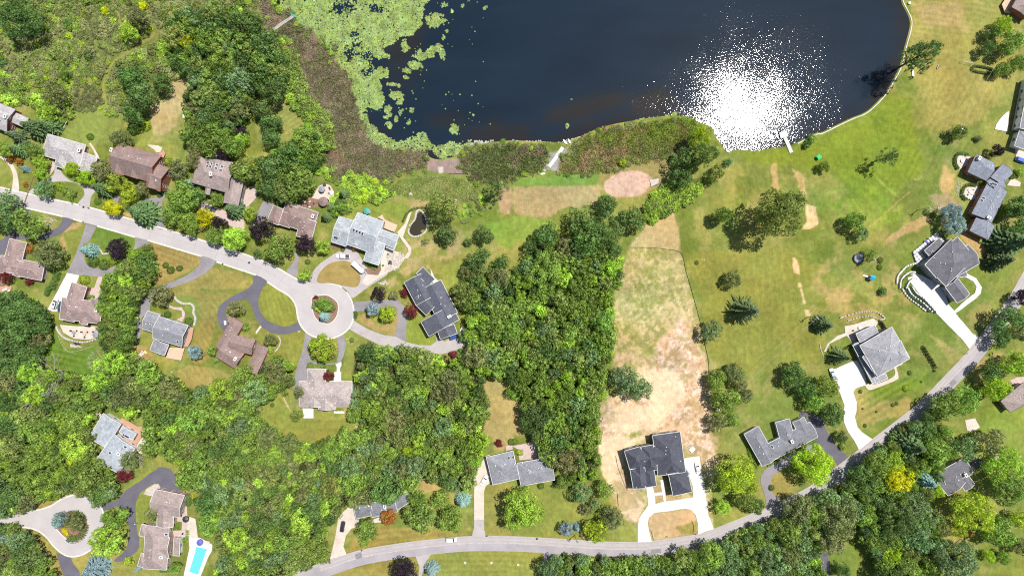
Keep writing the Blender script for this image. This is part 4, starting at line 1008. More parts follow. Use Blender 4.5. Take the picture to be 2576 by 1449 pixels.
# meadow thicket, bright thickets beside marsh and field
def scatter(poly, dens, rr, hr, tys, kk=(.8, 1.3), avoid=(), arrs=TINY, line=()):
    xs = [p[0] for p in poly]; ys = [p[1] for p in poly]; nn_ = int((max(xs) - min(xs)) * (max(ys) - min(ys)) * dens); c = 0
    for _t in range(nn_):
        x, y = r_.uniform(min(xs), max(xs)), r_.uniform(min(ys), max(ys))
        if inside((x, y), poly) and not any(inside((x, y), q) for q in avoid) and not any((x - a) ** 2 + (y - b_) ** 2 < 110 for a, b_ in line):
            p = wp((x, y)); k = r_.uniform(*kk); cc = TYPES[r_.choice(tys)][0]; rad = r_.uniform(*rr) * r_.uniform(.7, 1.2); stuff_add(r_.choice(arrs), p[0], p[1], rad, r_.uniform(*hr) * rad, tuple(v * k for v in cc), -.05); c += 1
    return c
trk = crom(PF('00 1600,290 1540,370 1450,430 1290,500 1130,620 1040,780 1015,920 1040,1080 1100,1080 1075,920 1100,780 1180,660 1320,560 1500,470 1620,400'), True, 3)
isl = crom(PF('00 740,1060 790,1110 900,1130 1010,1090 1040,1000 1000,900 800,850'), True, 3)
TL = resample(crom(PF('00 1620,310 1560,350 1480,420 1290,520 1140,640 1065,780 1040,930 1060,1080'), False, 3), 4, False)
MEAD = crom(PF('F -60,-60 500,-60 680,-40 640,20 560,30 480,20 430,60 420,100 400,160 290,300 262,255 255,275 225,283 195,275 182,262 170,300 100,255 60,262 -60,255'), True, 2)
scatter(MEAD, .0125, (.7, 1.9), (.6, 1.1), 'mnmnmmgy', (.75, 1.1), (trk, isl), TINY, TL); scatter(MEAD, .0012, (1.5, 2.8), (.7, 1.1), 'gnnmm', (.75, 1.1), (trk, isl), SM, TL)
scatter(isl, .03, (.6, 1.1), (.8, 1.2), 'ooo', (.7, 1.0))
scatter(crom(PF('00 1220,650 1330,560 1560,440 1700,480 1860,690 1700,830 1600,760 1500,700 1300,680'), True, 3), .014, (1, 2.6), (.8, 1.4), 'lgnm', (.75, 1.1), (), TINY, TL)
stuff_flush('meadow_thicket', 'rough green meadow of waist-high bushes and weeds in the north-west', 'thicket')
scatter(crom(PF('10 -20,600 100,470 250,480 390,610 480,790 460,900 630,1080 740,1260 750,1449 700,1520 420,1449 520,1250 350,1030 240,850 120,930 0,900'), True, 3), .02, (1.2, 2.6), (.8, 1.3), 'lgngn', (.75, 1.05))
scatter(crom(PF('11 700,200 760,330 900,400 1000,560 1000,620 900,700 800,740 760,560 850,450 620,300'), True, 3), .012, (.8, 1.8), (.8, 1.2), 'glgl')
scatter(crom(PF('11 850,380 950,300 1150,330 1300,430 1400,520 1250,580 1000,560 900,480'), True, 3), .016, (.9, 1.9), (.8, 1.2), 'lglly')
scatter(crom(PF('11 2050,620 2200,520 2300,560 2300,680 2150,780 2040,760'), True, 3), .012, (.7, 1.5), (.8, 1.2), 'lgo')
scatter(crom(PF('21 1350,760 1350,580 1480,450 1620,400 1850,420 1900,380 1860,500 1700,640 1500,720 1400,800'), True, 3), .022, (1.2, 2.4), (.9, 1.4), 'lgngl', (.75, 1.05))
scatter(crom(PF('11 2100,1250 2300,1180 2500,1250 2575,1449 2150,1449'), True, 3), .006, (1.0, 2.2), (.9, 1.4), 'ogo')
scatter(crom(PF('01 1260,1200 1440,1080 1560,1180 1560,1350 1500,1449 1050,1449 1100,1340 1240,1300'), True, 3), .016, (1.3, 2.6), (.9, 1.4), 'ggl')
scatter(crom(PF('00 0,760 220,820 260,960 700,1020 720,1180 620,1210 300,1040 120,1060 0,1040'), True, 3), .016, (1.2, 2.4), (.9, 1.4), 'lgo')
_mb = crom(MARSH_F, True, 3)
for (a, b_) in resample(_mb, 7, True):
    if a < 840 or b_ > 400:
        if r_.random() < .75: q_ = wp((a + r_.gauss(0, 7), b_ + r_.gauss(0, 7))); k = r_.uniform(.7, 1.05); rad = r_.uniform(.7, 1.9); stuff_add(r_.choice(TINY), q_[0], q_[1], rad, rad * .9, tuple(v * k for v in TYPES[r_.choice('lgnm')][0]))
for pl in (REED1_F, REED2_F):
    for (a, b_) in resample(crom(pl, True, 3), 6, True):
        if r_.random() < .7: q_ = wp((a + r_.gauss(0, 5), b_ + r_.gauss(0, 4))); k = r_.uniform(.7, 1.0); rad = r_.uniform(.5, 1.4); stuff_add(r_.choice(TINY), q_[0], q_[1], rad, rad * .9, tuple(v * k for v in TYPES[r_.choice('lnmgm')][0]))
stuff_flush('bright_thicket', 'bright green thicket of brambles and saplings along marsh and field edges', 'thicket')
# reeds and sedge in the marsh: upright blades
def blades(poly, n, h, cols, kz=1.0):
    xs = [p[0] for p in poly]; ys = [p[1] for p in poly]; X = rng.uniform(min(xs), max(xs), n * 3); Y = rng.uniform(min(ys), max(ys), n * 3)
    ok = sdf(X, Y, poly) + (fbm(X, Y, 12, 51, 2) - .5) * 34 > -3; X, Y = X[ok][:n], Y[ok][:n]; n = len(X); g = fbm(X, Y, 30, 53, 4); g2 = fbm(X, Y, 9, 55, 3)
    x, y = (X - CX) * S, -(Y - CY) * S; a = rng.random(n) * 6.28; wd_ = rng.uniform(.10, .26, n) * kz; hh = rng.uniform(h[0], h[1], n) * (.6 + .8 * g2); lx, ly = rng.normal(0, .45, n), rng.normal(0, .45, n)
    V = np.zeros((n, 4, 3)); dx, dy = np.cos(a) * wd_, np.sin(a) * wd_
    V[:, 0] = np.stack([x - dx, y - dy, np.full(n, -.3)], 1); V[:, 1] = np.stack([x + dx, y + dy, np.full(n, -.3)], 1); V[:, 2] = np.stack([x + dx * .8 + lx, y + dy * .8 + ly, hh], 1); V[:, 3] = np.stack([x - dx * .8 + lx, y - dy * .8 + ly, hh], 1)
    c0, c1, c2 = [np.array(c) for c in cols]; t = smooth(.42, .6, g)[:, None]; u = smooth(.55, .68, g2)[:, None]
    c = (c0 * (1 - t) + c1 * t) * (1 - u * .6) + c2 * u * .6; c = c * rng.uniform(.75, 1.25, n)[:, None]
    return V.reshape(-1, 3), np.arange(n * 4).reshape(n, 4), np.repeat(c, 4, 0)
def blade_obj(specs, name, label):
    Vs, Fs, Cs, o_ = [], [], [], 0
    for s in specs:
        V, F, C = blades(*s); Vs.append(V); Fs.append(F + o_); Cs.append(C); o_ += len(V)
    tag(link(bpy.data.objects.new(name, npmesh(name, np.concatenate(Vs), np.concatenate(Fs), [M['foliage']], np.concatenate(Cs)))), label, 'reeds', kind='stuff')
blade_obj([(crom(MARSH_F, True, 2), 52000, (.15, .55), ((.25, .235, .13), (.34, .28, .20), (.27, .33, .12))),
           (crom(REED1_F, True, 2), 15000, (.25, .8), ((.24, .28, .11), (.34, .29, .18), (.24, .34, .09))),
           (crom(REED2_F, True, 2), 20000, (.2, .7), ((.30, .33, .11), (.44, .33, .19), (.30, .42, .08)))], 'marsh_reeds', 'brown and green reeds of the marsh along the lake shore')
blade_obj([(crom(PF('20 750,1449 1000,1330 1400,1250 1600,1190 1780,1200 1840,1280 1780,1400 1500,1449'), True, 3), 7000, (.2, .8), ((.34, .46, .07), (.26, .36, .06), (.4, .46, .08))),
           (crom(PF('11 1300,430 1900,330 2200,420 2400,560 1900,580 1500,520'), True, 2), 8000, (.1, .35), ((.27, .34, .10), (.36, .36, .16), (.22, .30, .08)))], 'tall_grass', 'tall fresh green grass on the reed bed point and the rough bank')
# ================================================================== ROADS, DRIVEWAYS, PATHS (flat sheets, each a few millimetres above the last)
layer = [0]
def sheet(name, pts, m, z=None, smooth_=True, th=0.0, label=None, cat=None, edge=0.0, parent=None):
    if smooth_: pts = crom(pts, True, 4)
    W = [wp(p) for p in pts] if pts and abs(pts[0][0]) + abs(pts[0][1]) > -1 else pts
    if edge:
        W = resample(W, 0.8); W = [(a + random.uniform(-edge, edge), b_ + random.uniform(-edge, edge)) for a, b_ in W]
    if z is None: layer[0] += 1; z = 0.02 + 0.004 * layer[0]
    tri = tessellate_polygon([[Vector((a, b_, 0)) for a, b_ in W]])
    b_ = MB(); b_.v = [(x, y, z) for x, y in W]
    area = sum(W[i - 1][0] * W[i][1] - W[i][0] * W[i - 1][1] for i in range(len(W)))
    for t in tri:
        a0, a1, a2 = t; cr = (W[a1][0] - W[a0][0]) * (W[a2][1] - W[a0][1]) - (W[a1][1] - W[a0][1]) * (W[a2][0] - W[a0][0])
        b_.f.append([a0, a1, a2] if cr > 0 else [a0, a2, a1]); b_.m.append(0)
    if th:
        nb = len(W); b_.v += [(x, y, z - th) for x, y in W]
        for i in range(nb):
            j = (i + 1) % nb; q = [i, i + nb, j + nb, j] if area < 0 else [i, j, j + nb, i + nb]; b_.f.append(q[::-1] if area > 0 else q); b_.m.append(0)
    o = b_.build(name, m, parent)
    if parent is None: tag(o, label, cat, kind=None if label else 'structure')
    return o
def ribbon(name, pts, wd, z0, z1, m, closed=False, parent=None):
    """a raised band wd metres wide following world points"""
    n = len(pts); b_ = MB(); L_, R_ = [], []
    for i in range(n):
        a = pts[i - 1] if (i > 0 or closed) else pts[0]; c = pts[(i + 1) % n] if (i < n - 1 or closed) else pts[-1]
        dx, dy = c[0] - a[0], c[1] - a[1]; l = math.hypot(dx, dy) + 1e-9; nx, ny = -dy / l * wd / 2, dx / l * wd / 2
        L_.append((pts[i][0] + nx, pts[i][1] + ny)); R_.append((pts[i][0] - nx, pts[i][1] - ny))
    for i in range(n if closed else n - 1):
        j = (i + 1) % n
        b_.face([(*R_[i], z1), (*R_[j], z1), (*L_[j], z1), (*L_[i], z1)]); b_.face([(*L_[i], z1), (*L_[j], z1), (*L_[j], z0), (*L_[i], z0)]); b_.face([(*R_[j], z1), (*R_[i], z1), (*R_[i], z0), (*R_[j], z0)])
    return b_.build(name, m, parent)
LANE = PF('F -90,450 45,482 185,513 265,533 410,575 525,610 644,650 694,672 735,696 755,706 776,711 819,711 849,717 870,733 884,755 890,782 887,808 873,831 850,846 825,853 800,850 775,839 757,819 749,797 745,772 736,754 721,740 700,728 644,692 510,646 345,598 212,560 54,521 -90,488')
M['lane'] = surf('lane_concrete', (0.375, 0.35, 0.352), n1=(0.15, 0.07), n2=(5, 0.07), bmp=0.1)
sheet('road', LANE, M['lane'], edge=.03)
def kerb(s, closed=False):
    o = ribbon('kerb', resample([wp(p) for p in crom(PF(s), closed, 4)], 1.5, closed), 0.62, 0.0, 0.115, M['kerb'], closed); tag(o, kind='structure')
kerb('F -90,450 45,482 185,513 200,516'); kerb('F 225,522 410,575 525,610 644,650 694,672 735,696 755,706 776,711'); kerb('F 819,711 849,717 860,724'); kerb('F 872,735 884,755 890,782 887,808 873,831 850,846 825,853 800,850 775,839 757,819 749,797 745,772 736,754 721,740 700,728 672,709')
kerb('F 644,692 545,659'); kerb('F 507,645 372,605'); kerb('F 340,597 245,569'); kerb('F 213,560 185,552'); kerb('F 158,545 54,521 -90,488')
ISL = PF('12 565,150 575,95 690,75 760,100 815,150 825,210 810,280 770,335 720,358 670,345 610,310 580,250')
sheet('planting_island', ISL, M['mulch'], z=.14, th=.13); kerb('12 565,150 575,95 690,75 760,100 815,150 825,210 810,280 770,335 720,358 670,345 610,310 580,250', True)
LOOPR = PF('03 -120,785 60,786 250,790 400,780 520,738 620,672 740,630 860,645 970,700 1020,755 1043,830 1050,900 1020,1010 980,1110 915,1185 820,1235 720,1252 630,1222 540,1145 480,1070 400,1002 300,965 150,950 0,945 -120,945')
sheet('road', LOOPR, M['lane'], edge=.03)
kerb('03 -120,785 60,786 245,790'); kerb('03 365,782 400,780 520,738 620,672 740,630'); kerb('03 975,700 1020,755 1043,825'); kerb('03 915,1185 820,1235 720,1252 630,1222 540,1145 480,1070 400,1002 300,965 150,950 0,945 -120,945')
sheet('planting_island', PF('03 530,890 600,825 700,800 800,800 865,850 885,960 850,1050 770,1100 710,1098 650,1050 590,990'), M['mulch'], z=.14, th=.13)
kerb('03 555,960 600,1005 650,1052 690,1090'); kerb('03 868,860 884,950 860,1030')
MAIN = [(690,1486),(742,1461),(792,1441),(877,1411),(931,1397),(1022,1382.5),(1121,1371),(1190,1366.5),(1288,1367),(1388,1372),(1513,1380),(1605,1381),(1642,1378.5),(1760,1361),(1803,1347),(1940,1291.5),(1974,1275.5),(2050,1237),(2118,1186),(2172,1145),(2232,1099),(2320,1029.5),(2395,953),(2452,893),(2479,858),(2508,820),(2536,784),(2569,733),(2620,640)]
cl = resample([wp(p) for p in crom(MAIN, False, 4)], 2.0, False)
tag(ribbon('road', cl, 6.5, .01, .018, M['paleasphalt']), kind='structure')
M['worn'] = surf('worn_asphalt', (0.29, 0.27, 0.285), n1=(0.15, 0.12), n2=(5, 0.1), bmp=.1); M['seam'] = surf('tar_seam', (0.42, 0.385, 0.38), bmp=0)
def shift(pts, d):
    out = []
    for i in range(len(pts)):
        a, c = pts[max(i - 1, 0)], pts[min(i + 1, len(pts) - 1)]; dx, dy = c[0] - a[0], c[1] - a[1]; l = math.hypot(dx, dy); out.append((pts[i][0] - dy / l * d, pts[i][1] + dx / l * d))
    return out
tag(ribbon('road_lane', shift(cl, -1.62), 3.1, .012, .0205, M['worn']), kind='structure'); tag(ribbon('road_seam', cl, .13, .012, .023, M['seam']), kind='structure')
M['tyre'] = surf('tyre_polished_asphalt', (0.315, 0.288, 0.29), n1=(0.3, 0.1), n2=(4, .12), bmp=.05); M['patch'] = surf('repair_asphalt', (0.19, 0.18, 0.19), n1=(1, 0.15), bmp=.1)
for d_ in (0.9, 2.5): tag(ribbon('tyre_track', shift(cl, d_), .45, .012, .0205, M['tyre']), kind='structure')
M['lanejoint'] = surf('lane_joint', (0.25, 0.235, 0.24), bmp=0)
lc_ = resample([wp(p_) for p_ in crom(PF('F -80,470 45,501 200,536 330,568 440,602 560,640 650,672 700,700 740,730'), False, 4)], .8, False)
for i_ in range(4, len(lc_) - 4, 11):
    dx_, dy_ = lc_[i_ + 1][0] - lc_[i_][0], lc_[i_ + 1][1] - lc_[i_][1]; l_ = math.hypot(dx_, dy_) * 1.0; nx_2, ny_2 = -dy_ / l_ * 3.1, dx_ / l_ * 3.1
    tag(ribbon('road_joint', [(lc_[i_][0] - nx_2, lc_[i_][1] - ny_2), (lc_[i_][0] + nx_2, lc_[i_][1] + ny_2)], .09, .02, .031, M['lanejoint']), kind='structure')
tag(ribbon('road_joint', lc_, .09, .02, .030, M['lanejoint']), kind='structure')
for s_ in ('13 400,1449 640,1345 650,1420 520,1449', '13 990,1230 1060,1205 1070,1260 1010,1280', '23 1400,1180 1500,1175 1502,1215 1402,1222', '32 1820,960 1870,915 1900,950 1850,1000'):
    sheet('road_patch', PF(s_), M['patch'] if s_[:4] != '13 4' else M['worn'], z=.027, smooth_=False, edge=.08)
DRIVES = [  # (material, points, smooth)
 ('tancon', '01 0,140 40,165 100,230 130,310 128,400 122,475 188,478 188,390 170,290 130,210 70,150 0,105 -60,90 -60,130', 1),
 ('paleasphalt', '01 330,450 440,370 540,310 545,240 590,235 640,310 720,375 880,420 975,400 990,440 920,530 893,640 788,605 840,530 848,480 815,420 720,385 600,378 500,392 400,450 345,498 290,488', 1),
 ('greyasphalt', '01 1440,540 1560,540 1640,470 1690,330 1720,330 1690,470 1640,560 1630,650 1655,855 1560,820 1585,680 1560,610 1470,590', 1),
 ('greyasphalt', '01 1150,520 1210,515 1180,610 1120,640', 0),
 ('gravelpink', '01 1985,640 2080,560 2150,620 2300,690 2440,740 2450,870 2330,830 2200,740 2080,690', 1),
 ('gravelpink', '01 2430,480 2520,430 2600,440 2575,540 2490,640 2470,720 2390,740 2420,580', 1),
 ('asphalt', '01 640,740 735,770 690,840 610,900 520,945 420,955 350,950 260,960 180,960 100,1000 30,1120 -60,1140 -60,990 40,950 110,850 150,700 205,638 305,660 330,880 450,885 560,850 615,800', 1),
 ('greyasphalt', '01 865,800 975,833 900,975 840,1010 835,1110 870,1210 990,1255 1100,1250 1200,1210 1300,1120 1355,1030 1365,938 1500,975 1460,1060 1390,1180 1280,1280 1150,1320 980,1335 820,1322 675,1297 750,1140 820,950', 0),
 ('concrete', '01 676,1298 800,1320 770,1400 740,1449 02 640,140 625,240 500,235 480,215 560,70 01 610,1420', 0),
 ('greyasphalt', 'F 508,645 541,657 530,676 507,693 475,709 425,726 398,738 380,762 375,786 357,800 355,828 350,852 336,866 329,838 331,805 340,775 357,752 375,735 400,722 450,702 480,686 500,668', 1),
 ('asphalt', 'F 640,692 671,707 659,728 650,757 657,787 676,808 719,822 751,811 757,828 732,838 706,841 681,836 659,822 644,800 634,775 626,757 612,753 590,762 572,773 569,790 575,812 577,830 567,833 552,820 547,798 550,775 562,760 590,742 620,728 636,712', 1),
 ('greyasphalt', '12 495,450 560,498 545,560 520,650 565,740 700,765 810,750 835,640 815,500 880,458 905,580 885,680 850,748 760,772 570,765 515,800 515,900 505,970 440,1090 378,1060 385,900 425,760 462,650 488,520', 0),
 ('greyasphalt', '12 985,143 1180,128 1300,120 1430,118 1492,190 1520,310 1512,400 1512,540 1390,490 1415,400 1428,280 1410,190 1250,205 1100,235 985,235', 0),
 ('paleasphalt', '12 970,320 1100,400 1200,445 1300,478 1400,490 1515,545 1640,575 1760,578 1815,540 1812,490 1900,540 1960,500 2040,470 2070,390 2150,450 2152,520 2100,595 1960,645 1840,672 1740,640 1600,640 1450,652 1300,600 1100,505 930,412', 0),
 ('paleasphalt', 'F 776,712 784,690 800,668 828,647 848,635 862,630 870,616 884,622 900,636 912,655 923,672 937,688 969,684 975,690 952,706 927,722 905,738 886,750 876,735 861,722 840,714 819,709', 1),
 ('greyasphalt', '11 -10,740 60,600 90,568 178,605 120,740 60,800 -20,820', 0),
 ('greyasphalt', '11 385,1100 430,1110 425,1200 415,1330 310,1285 355,1220 395,1150', 1),
 ('asphalt', '03 1560,385 1610,350 1720,380 1780,470 1860,600 1850,642 1630,630 1620,560 1590,520 1530,530 1440,590 1390,650 1365,750 1370,850 1380,1000 1400,1080 1390,1180 1310,1250 1200,1305 1150,1285 1250,1200 1290,1100 1300,980 1280,850 1250,790 1180,750 1045,790 1025,735 1180,680 1250,600 1400,500 1500,420', 1),
 ('asphalt', '03 570,1215 640,1235 712,1255 740,1330 800,1400 810,1560 660,1560 640,1449 600,1330', 0),
 ('paleasphalt', '03 245,782 290,660 360,640 362,782', 0),
 ('tancon', '13 745,1278 770,1180 800,1040 830,850 950,738 980,740 1000,880 1050,885 1030,940 960,970 905,1040 880,1150 912,1228', 0),
 ('tancon', '13 2195,885 2195,430 2230,370 2310,240 2350,225 2385,500 2310,540 2295,600 2295,885', 0), ('paleasphalt', '13 2172,1048 2193,960 2195,880 2295,880 2296,980 2312,1048', 0),
 ('paleasphalt', '13 1605,1248 1765,1222 1715,1300 1665,1449 1640,1560 1625,1560 1645,1350', 0), ('worn', '23 318,1215 495,1232 460,1320 435,1449 430,1560 320,1560 320,1400', 0),
 ('concrete', '23 1265,1108 1265,950 1282,860 1330,790 1368,735 1560,696 1822,655 1822,560 1778,430 1730,435 1720,400 1710,268 1885,240 1900,350 1930,500 1952,650 1975,830 2032,972 1870,1027 1870,920 1850,835 1800,780 1740,768 1600,790 1430,812 1378,860 1365,920 1380,1000 1407,1102', 0),
 ('concrete', '23 1350,560 1418,550 1430,608 1445,715 1372,735', 0), ('concrete', '23 1490,480 1522,478 1552,700 1526,706', 0), ('concrete', '23 1430,610 1520,603 1522,630 1434,641', 0),
 ('asphalt', 'F 2014,1034 2062,1046 2082,1088 2104,1120 2134,1150 2108,1170 2094,1150 2060,1130 2035,1115 2055,1100 2040,1070 2010,1045', 0),
 ('greyasphalt', 'F 1932,1277 1923,1243 1913,1212 1917,1190 1932,1174 1965,1156 2000,1138 2030,1118 2052,1128 2000,1160 1969,1181 1949,1192 1939,1206 1940,1226 1946,1243 1966,1259', 1),
 ('concrete', '32 610,825 680,812 840,740 900,728 975,870 995,972 880,1010 857,1050 892,1150 890,1230 872,1300 900,1400 945,1449 33 1050,72 915,180 870,90 805,0 32 762,1350 757,1250 768,1180 720,1050 680,960 640,900', 0),
 ('tancon', '32 975,960 1010,1025 1100,1003 1290,925 1310,880 1290,790 1350,760 1340,740 1260,770 1270,880 1100,965', 1),
 ('tancon', '32 770,385 860,370 1060,305 1110,350 1070,400 890,460 900,560 850,560 790,480 620,560 580,640 560,640 600,560 700,480 775,455', 0),
 ('concrete', 'F 2296,684 2322,694 2352,710 2372,725 2387,768 2400,782 2425,758 2452,737 2456,722 2448,708 2425,695 2432,688 2455,700 2469,722 2467,738 2455,750 2415,780 2403,788 2447,840 2463,847 2438,878 2422,856 2357,790 2304,729 2282,700', 0),
 ('gravelpink', '32 2430,930 2500,900 2640,890 2640,1060 2480,1000', 0), ('asphalt', '33 2040,280 2100,260 2200,290 2180,330 2050,400', 0), ('tancon', '32 1980,1330 2080,1310 2130,1400 2050,1449 2000,1430', 0), ('tancon', '33 2210,190 2320,230 2330,280 2250,290', 0),
 ('asphalt', '33 480,1290 560,1190 605,1250 622,1340 610,1449 560,1560 440,1560 450,1449 500,1340', 1),
 ('worn', '33 700,330 735,500 760,560 790,520 760,420 780,380', 0),
 ('tancon', '31 2480,50 2575,80 2640,200 2500,180', 0),
]
M['gravelpink'] = surf('pink_paving', (0.42, 0.33, 0.30), n1=(1.0, 0.12), n2=(6, 0.2))
for mk, s, sm in DRIVES: sheet('driveway', PF(s), M[mk], smooth_=bool(sm), edge=.05)
# turf inside the loops (above the driveway sheets)
M['turf'] = surf('turf', tuple(A((146, 146, 70))), n1=(0.3, 0.15), n2=(4, 0.2), bmp=.6, spec=.1); M['dryturf'] = surf('dry_turf', tuple(A((172, 150, 90))), n1=(0.3, 0.18), n2=(4, 0.2), bmp=.6, spec=.1)
sheet('turf', PF('11 620,1390 640,1300 720,1215 830,1178 930,1182 1010,1250 1050,1335 1045,1390 1000,1440 850,1420 750,1400'), M['dryturf'], z=.2 ,th=.05)
sheet('turf', PF('12 555,560 600,515 700,520 800,512 820,560 825,640 790,700 700,725 600,715 540,650'), M['dryturf'], z=.2, th=.05)
# other paths and patios
PATIOS = [('tancon', '11 560,545 600,480 640,420 700,400 750,420 785,480 780,540 740,585 640,560'), ('mulch', '11 340,640 420,600 540,540 640,560 620,650 500,640 410,650'),
 ('tancon', '02 605,372 780,385 1040,390 1025,480 900,522 750,512 640,450'), ('gravelpink', '02 880,0 1030,0 1010,125 960,120 960,80 860,75'), ('gravelpink', '01 990,1335 1035,1335 1010,1449 950,1449'),
 ('tancon', '11 1250,1100 1310,1050 1440,1090 1500,1150 1440,1240 1330,1290 1200,1370 1120,1430 1060,1400 1110,1320 1260,1270'), ('tancon', '12 0,440 45,378 60,392 0,470'),
 ('concrete', '12 800,768 860,742 862,780 850,800 845,842 858,845 858,935 785,938 790,845 812,842 815,800'), ('concrete', '12 470,1210 580,1210 580,1310 480,1310'), ('concrete', '12 785,1235 890,1235 890,1262 785,1262'),
 ('gravel', '12 2060,390 2150,470 2152,520 2120,590 2085,560 2100,500'), ('concrete', '11 1755,1250 1795,1340 1860,1400 12 1890,20 1990,170 1940,190 1820,10 11 1780,1400'), ('concrete', '12 2050,420 2100,395 2152,480 2140,560 2118,545 2060,440'),
 ('gravelpink', '23 0,140 130,115 215,88 262,130 275,262 75,282 55,170'), ('gravelpink', '23 -60,140 0,130 10,170 -60,190'), ('tancon', '13 1150,890 1250,850 1260,905 1170,912'),
 ('tancon', '31 1895,130 1950,110 2060,140 2000,210 1920,260 1900,200'), ('tancon', '31 1970,440 2060,430 2130,420 2110,520 2060,560 1990,560 1960,500'), ('tancon', '31 2450,340 2540,390 2530,430 2400,420'),
 ('concrete', '30 2290,1260 2330,1200 2390,1140 2420,1120 2410,1330 2280,1305'), ('gravelpink', '03 1855,650 1875,650 1890,850 1990,1060 1750,1050 1745,990 1830,985 1835,900 1750,895 1752,870 1810,855 1850,790'), ('tancon', '03 1910,850 1970,870 1995,1060 1900,1050 1880,980'),
 ('gravelpink', '02 1680,170 1690,160 1750,195 1830,195 1865,250 1860,300 1835,345 1780,320 1835,290 1830,230 1750,215 1690,190'), ('tancon', '11 1480,940 1500,960 1565,1050 1560,1100 1530,1150 1480,1160 1500,1130 1535,1080 1530,1050 1480,985 1420,890 1440,870 1500,800 1540,690 1570,680 1520,820'),
 ('tancon', '02 905,1220 950,1190 1000,1230 1030,1300 990,1340 930,1300'), ('tancon', '03 1370,60 1500,60 1480,180 1420,220 1370,180'), ('gravel', '03 1450,620 1480,570 1560,520 1600,520 1630,580 1625,635 1510,640'),
 ('mulch', '11 750,1010 860,1020 850,1050 760,1050'), ('mulch', '11 1090,1260 1200,1230 1265,1260 1230,1320 1130,1310'), ('mulch', '01 440,30 01 0,1300 60,1400 20,1449 -20,1449'), ('gravelpink', '01 540,150 560,250 500,330'), ('greywood', '10 -1,-1 0,0 1,1'),
 ('tancon', '01 1480,12 1520,10 1600,20 1635,40 1625,80 1580,92 1555,60'), ('tancon', '01 950,40 990,110 1010,160 980,150 940,60 900,0 915,-10'), ('stone', '00 2160,0 2200,0 2240,10 2150,20'), ('concrete', '00 1845,1120 1900,1120 1900,1190 1840,1190'), ('gravel', '21 1385,360 1480,350 1470,400 1400,430')]
for mk, s in PATIOS:
    if '0,0 1,1' in s: continue
    sheet('patio', PF(s), M[mk], smooth_=False)
# pond with liner, swimming pool with coping
pool_m, pn, pp = mat('pool_water'); pp.inputs['Base Color'].default_value = (0.11, 0.47, 0.56, 1); pp.inputs['Roughness'].default_value = 0.08; bump(pn, pp, noise(pn, coords(pn), 1.2, 2), .15, .05)
pond_m, pn2, pp2 = mat('pond_water'); pp2.inputs['Base Color'].default_value = (0.035, 0.03, 0.018, 1); pp2.inputs['Roughness'].default_value = 0.05
sheet('pool_deck', PF('03 1900,1055 2010,1060 2140,1130 2130,1200 2100,1250 2020,1449 1850,1440 1910,1160'), M['concrete'], z=.2, th=.15, smooth_=False)
PL = PF('03 1970,1145 2092,1172 1998,1436 1900,1402 1962,1200')
sheet('pool_water', PL, pool_m, z=.215, smooth_=False)
o = ribbon('pool_coping', [wp(p) for p in PL], .45, .2, .26, M['white'], True); tag(o, kind='structure')
PD = PF('11 1560,830 1600,750 1640,690 1690,700 1705,760 1712,850 1660,905 1590,925 1540,880')
sheet('pond_water', PD, pond_m, z=.09)
sheet('pond_water', PF('11 1660,870 1700,865 1710,890 1670,895'), M['turf'], z=.12)
sheet('pond_water', PF('02 735,540 800,545 815,570 760,575'), pond_m, z=.2, smooth_=False)
# low terrain water's edge wall
swl = [wp(p) for p in crom(PF('F 2262,-60 2271,0 2282,25 2293,50 2292,75 2281,115 2275,140 2265,175 2247,208 2227,240 2202,267 2177,287 2145,300 2107,318 2070,336 2050,340 2007,362'), False, 5)]
o = ribbon('seawall', resample(swl, 1.2, False), .36, -1.2, .12, M['kerb']); tag(o, 'low pale stone wall edging the lake along the big lawn', 'wall')
# ================================================================== HOUSES
RC = {'brown': (0.23, 0.165, 0.15), 'mauve': (0.26, 0.19, 0.18), 'taupe': (0.285, 0.228, 0.215), 'palegrey': (0.36, 0.34, 0.345), 'grey': (0.215, 0.22, 0.245), 'slate': (0.085, 0.09, 0.115), 'bluegrey': (0.20, 0.22, 0.265), 'court': (0.17, 0.175, 0.20),
      'darkslate': (0.066, 0.069, 0.09), 'lightgrey': (0.31, 0.335, 0.36), 'warm': (0.345, 0.295, 0.28), 'silver': (0.29, 0.32, 0.36), 'mid': (0.17, 0.175, 0.20), 'charc': (0.125, 0.122, 0.14), 'white': (0.27, 0.27, 0.29)}
for k_, c in RC.items(): M['roof_' + k_] = roofmat('shingles_' + k_, c)
M['roofside'] = M['tanwall']
wb = MB()   # window: frame + glass pane slightly recessed, unit 1.3 x 1.3 facing +Y
wb.box((0, .03, .69), (1.44, .06, .08)); wb.box((0, .03, -.69), (1.44, .06, .08)); wb.box((-.68, .03, 0), (.08, .06, 1.3)); wb.box((.68, .03, 0), (.08, .06, 1.3)); wb.box((0, .025, 0), (.05, .05, 1.3)); wb.box((0, .01, 0), (1.28, .02, 1.28), m=1)
WINM = wb.mesh('window', [M['white'], M['glass']])
sb = MB(); sb.box((0, 0, .06), (1.0, 1.3, .16)); sb.box((0, 0, .15), (.8, 1.1, .03), m=1); SKYM = sb.mesh('skylight', [M['white'], M['glass']])
vb = MB(); vb.tube((0, 0, -.2), (0, 0, .35), .12, .12, 8); vb.tube((0, 0, .35), (0, 0, .42), .2, .16, 8); VENTM = vb.mesh('roof_vent', [M['white']])
gb = MB(); gb.box((0, .03, 1.15), (4.6, .06, 2.3)); [gb.box((x, .065, z), (1.0, .02, .42), m=1) for x in (-1.7, -.57, .57, 1.7) for z in (.4, .95, 1.5, 2.0)]; GARM = gb.mesh('garage_door', [M['white'], M['concrete']])
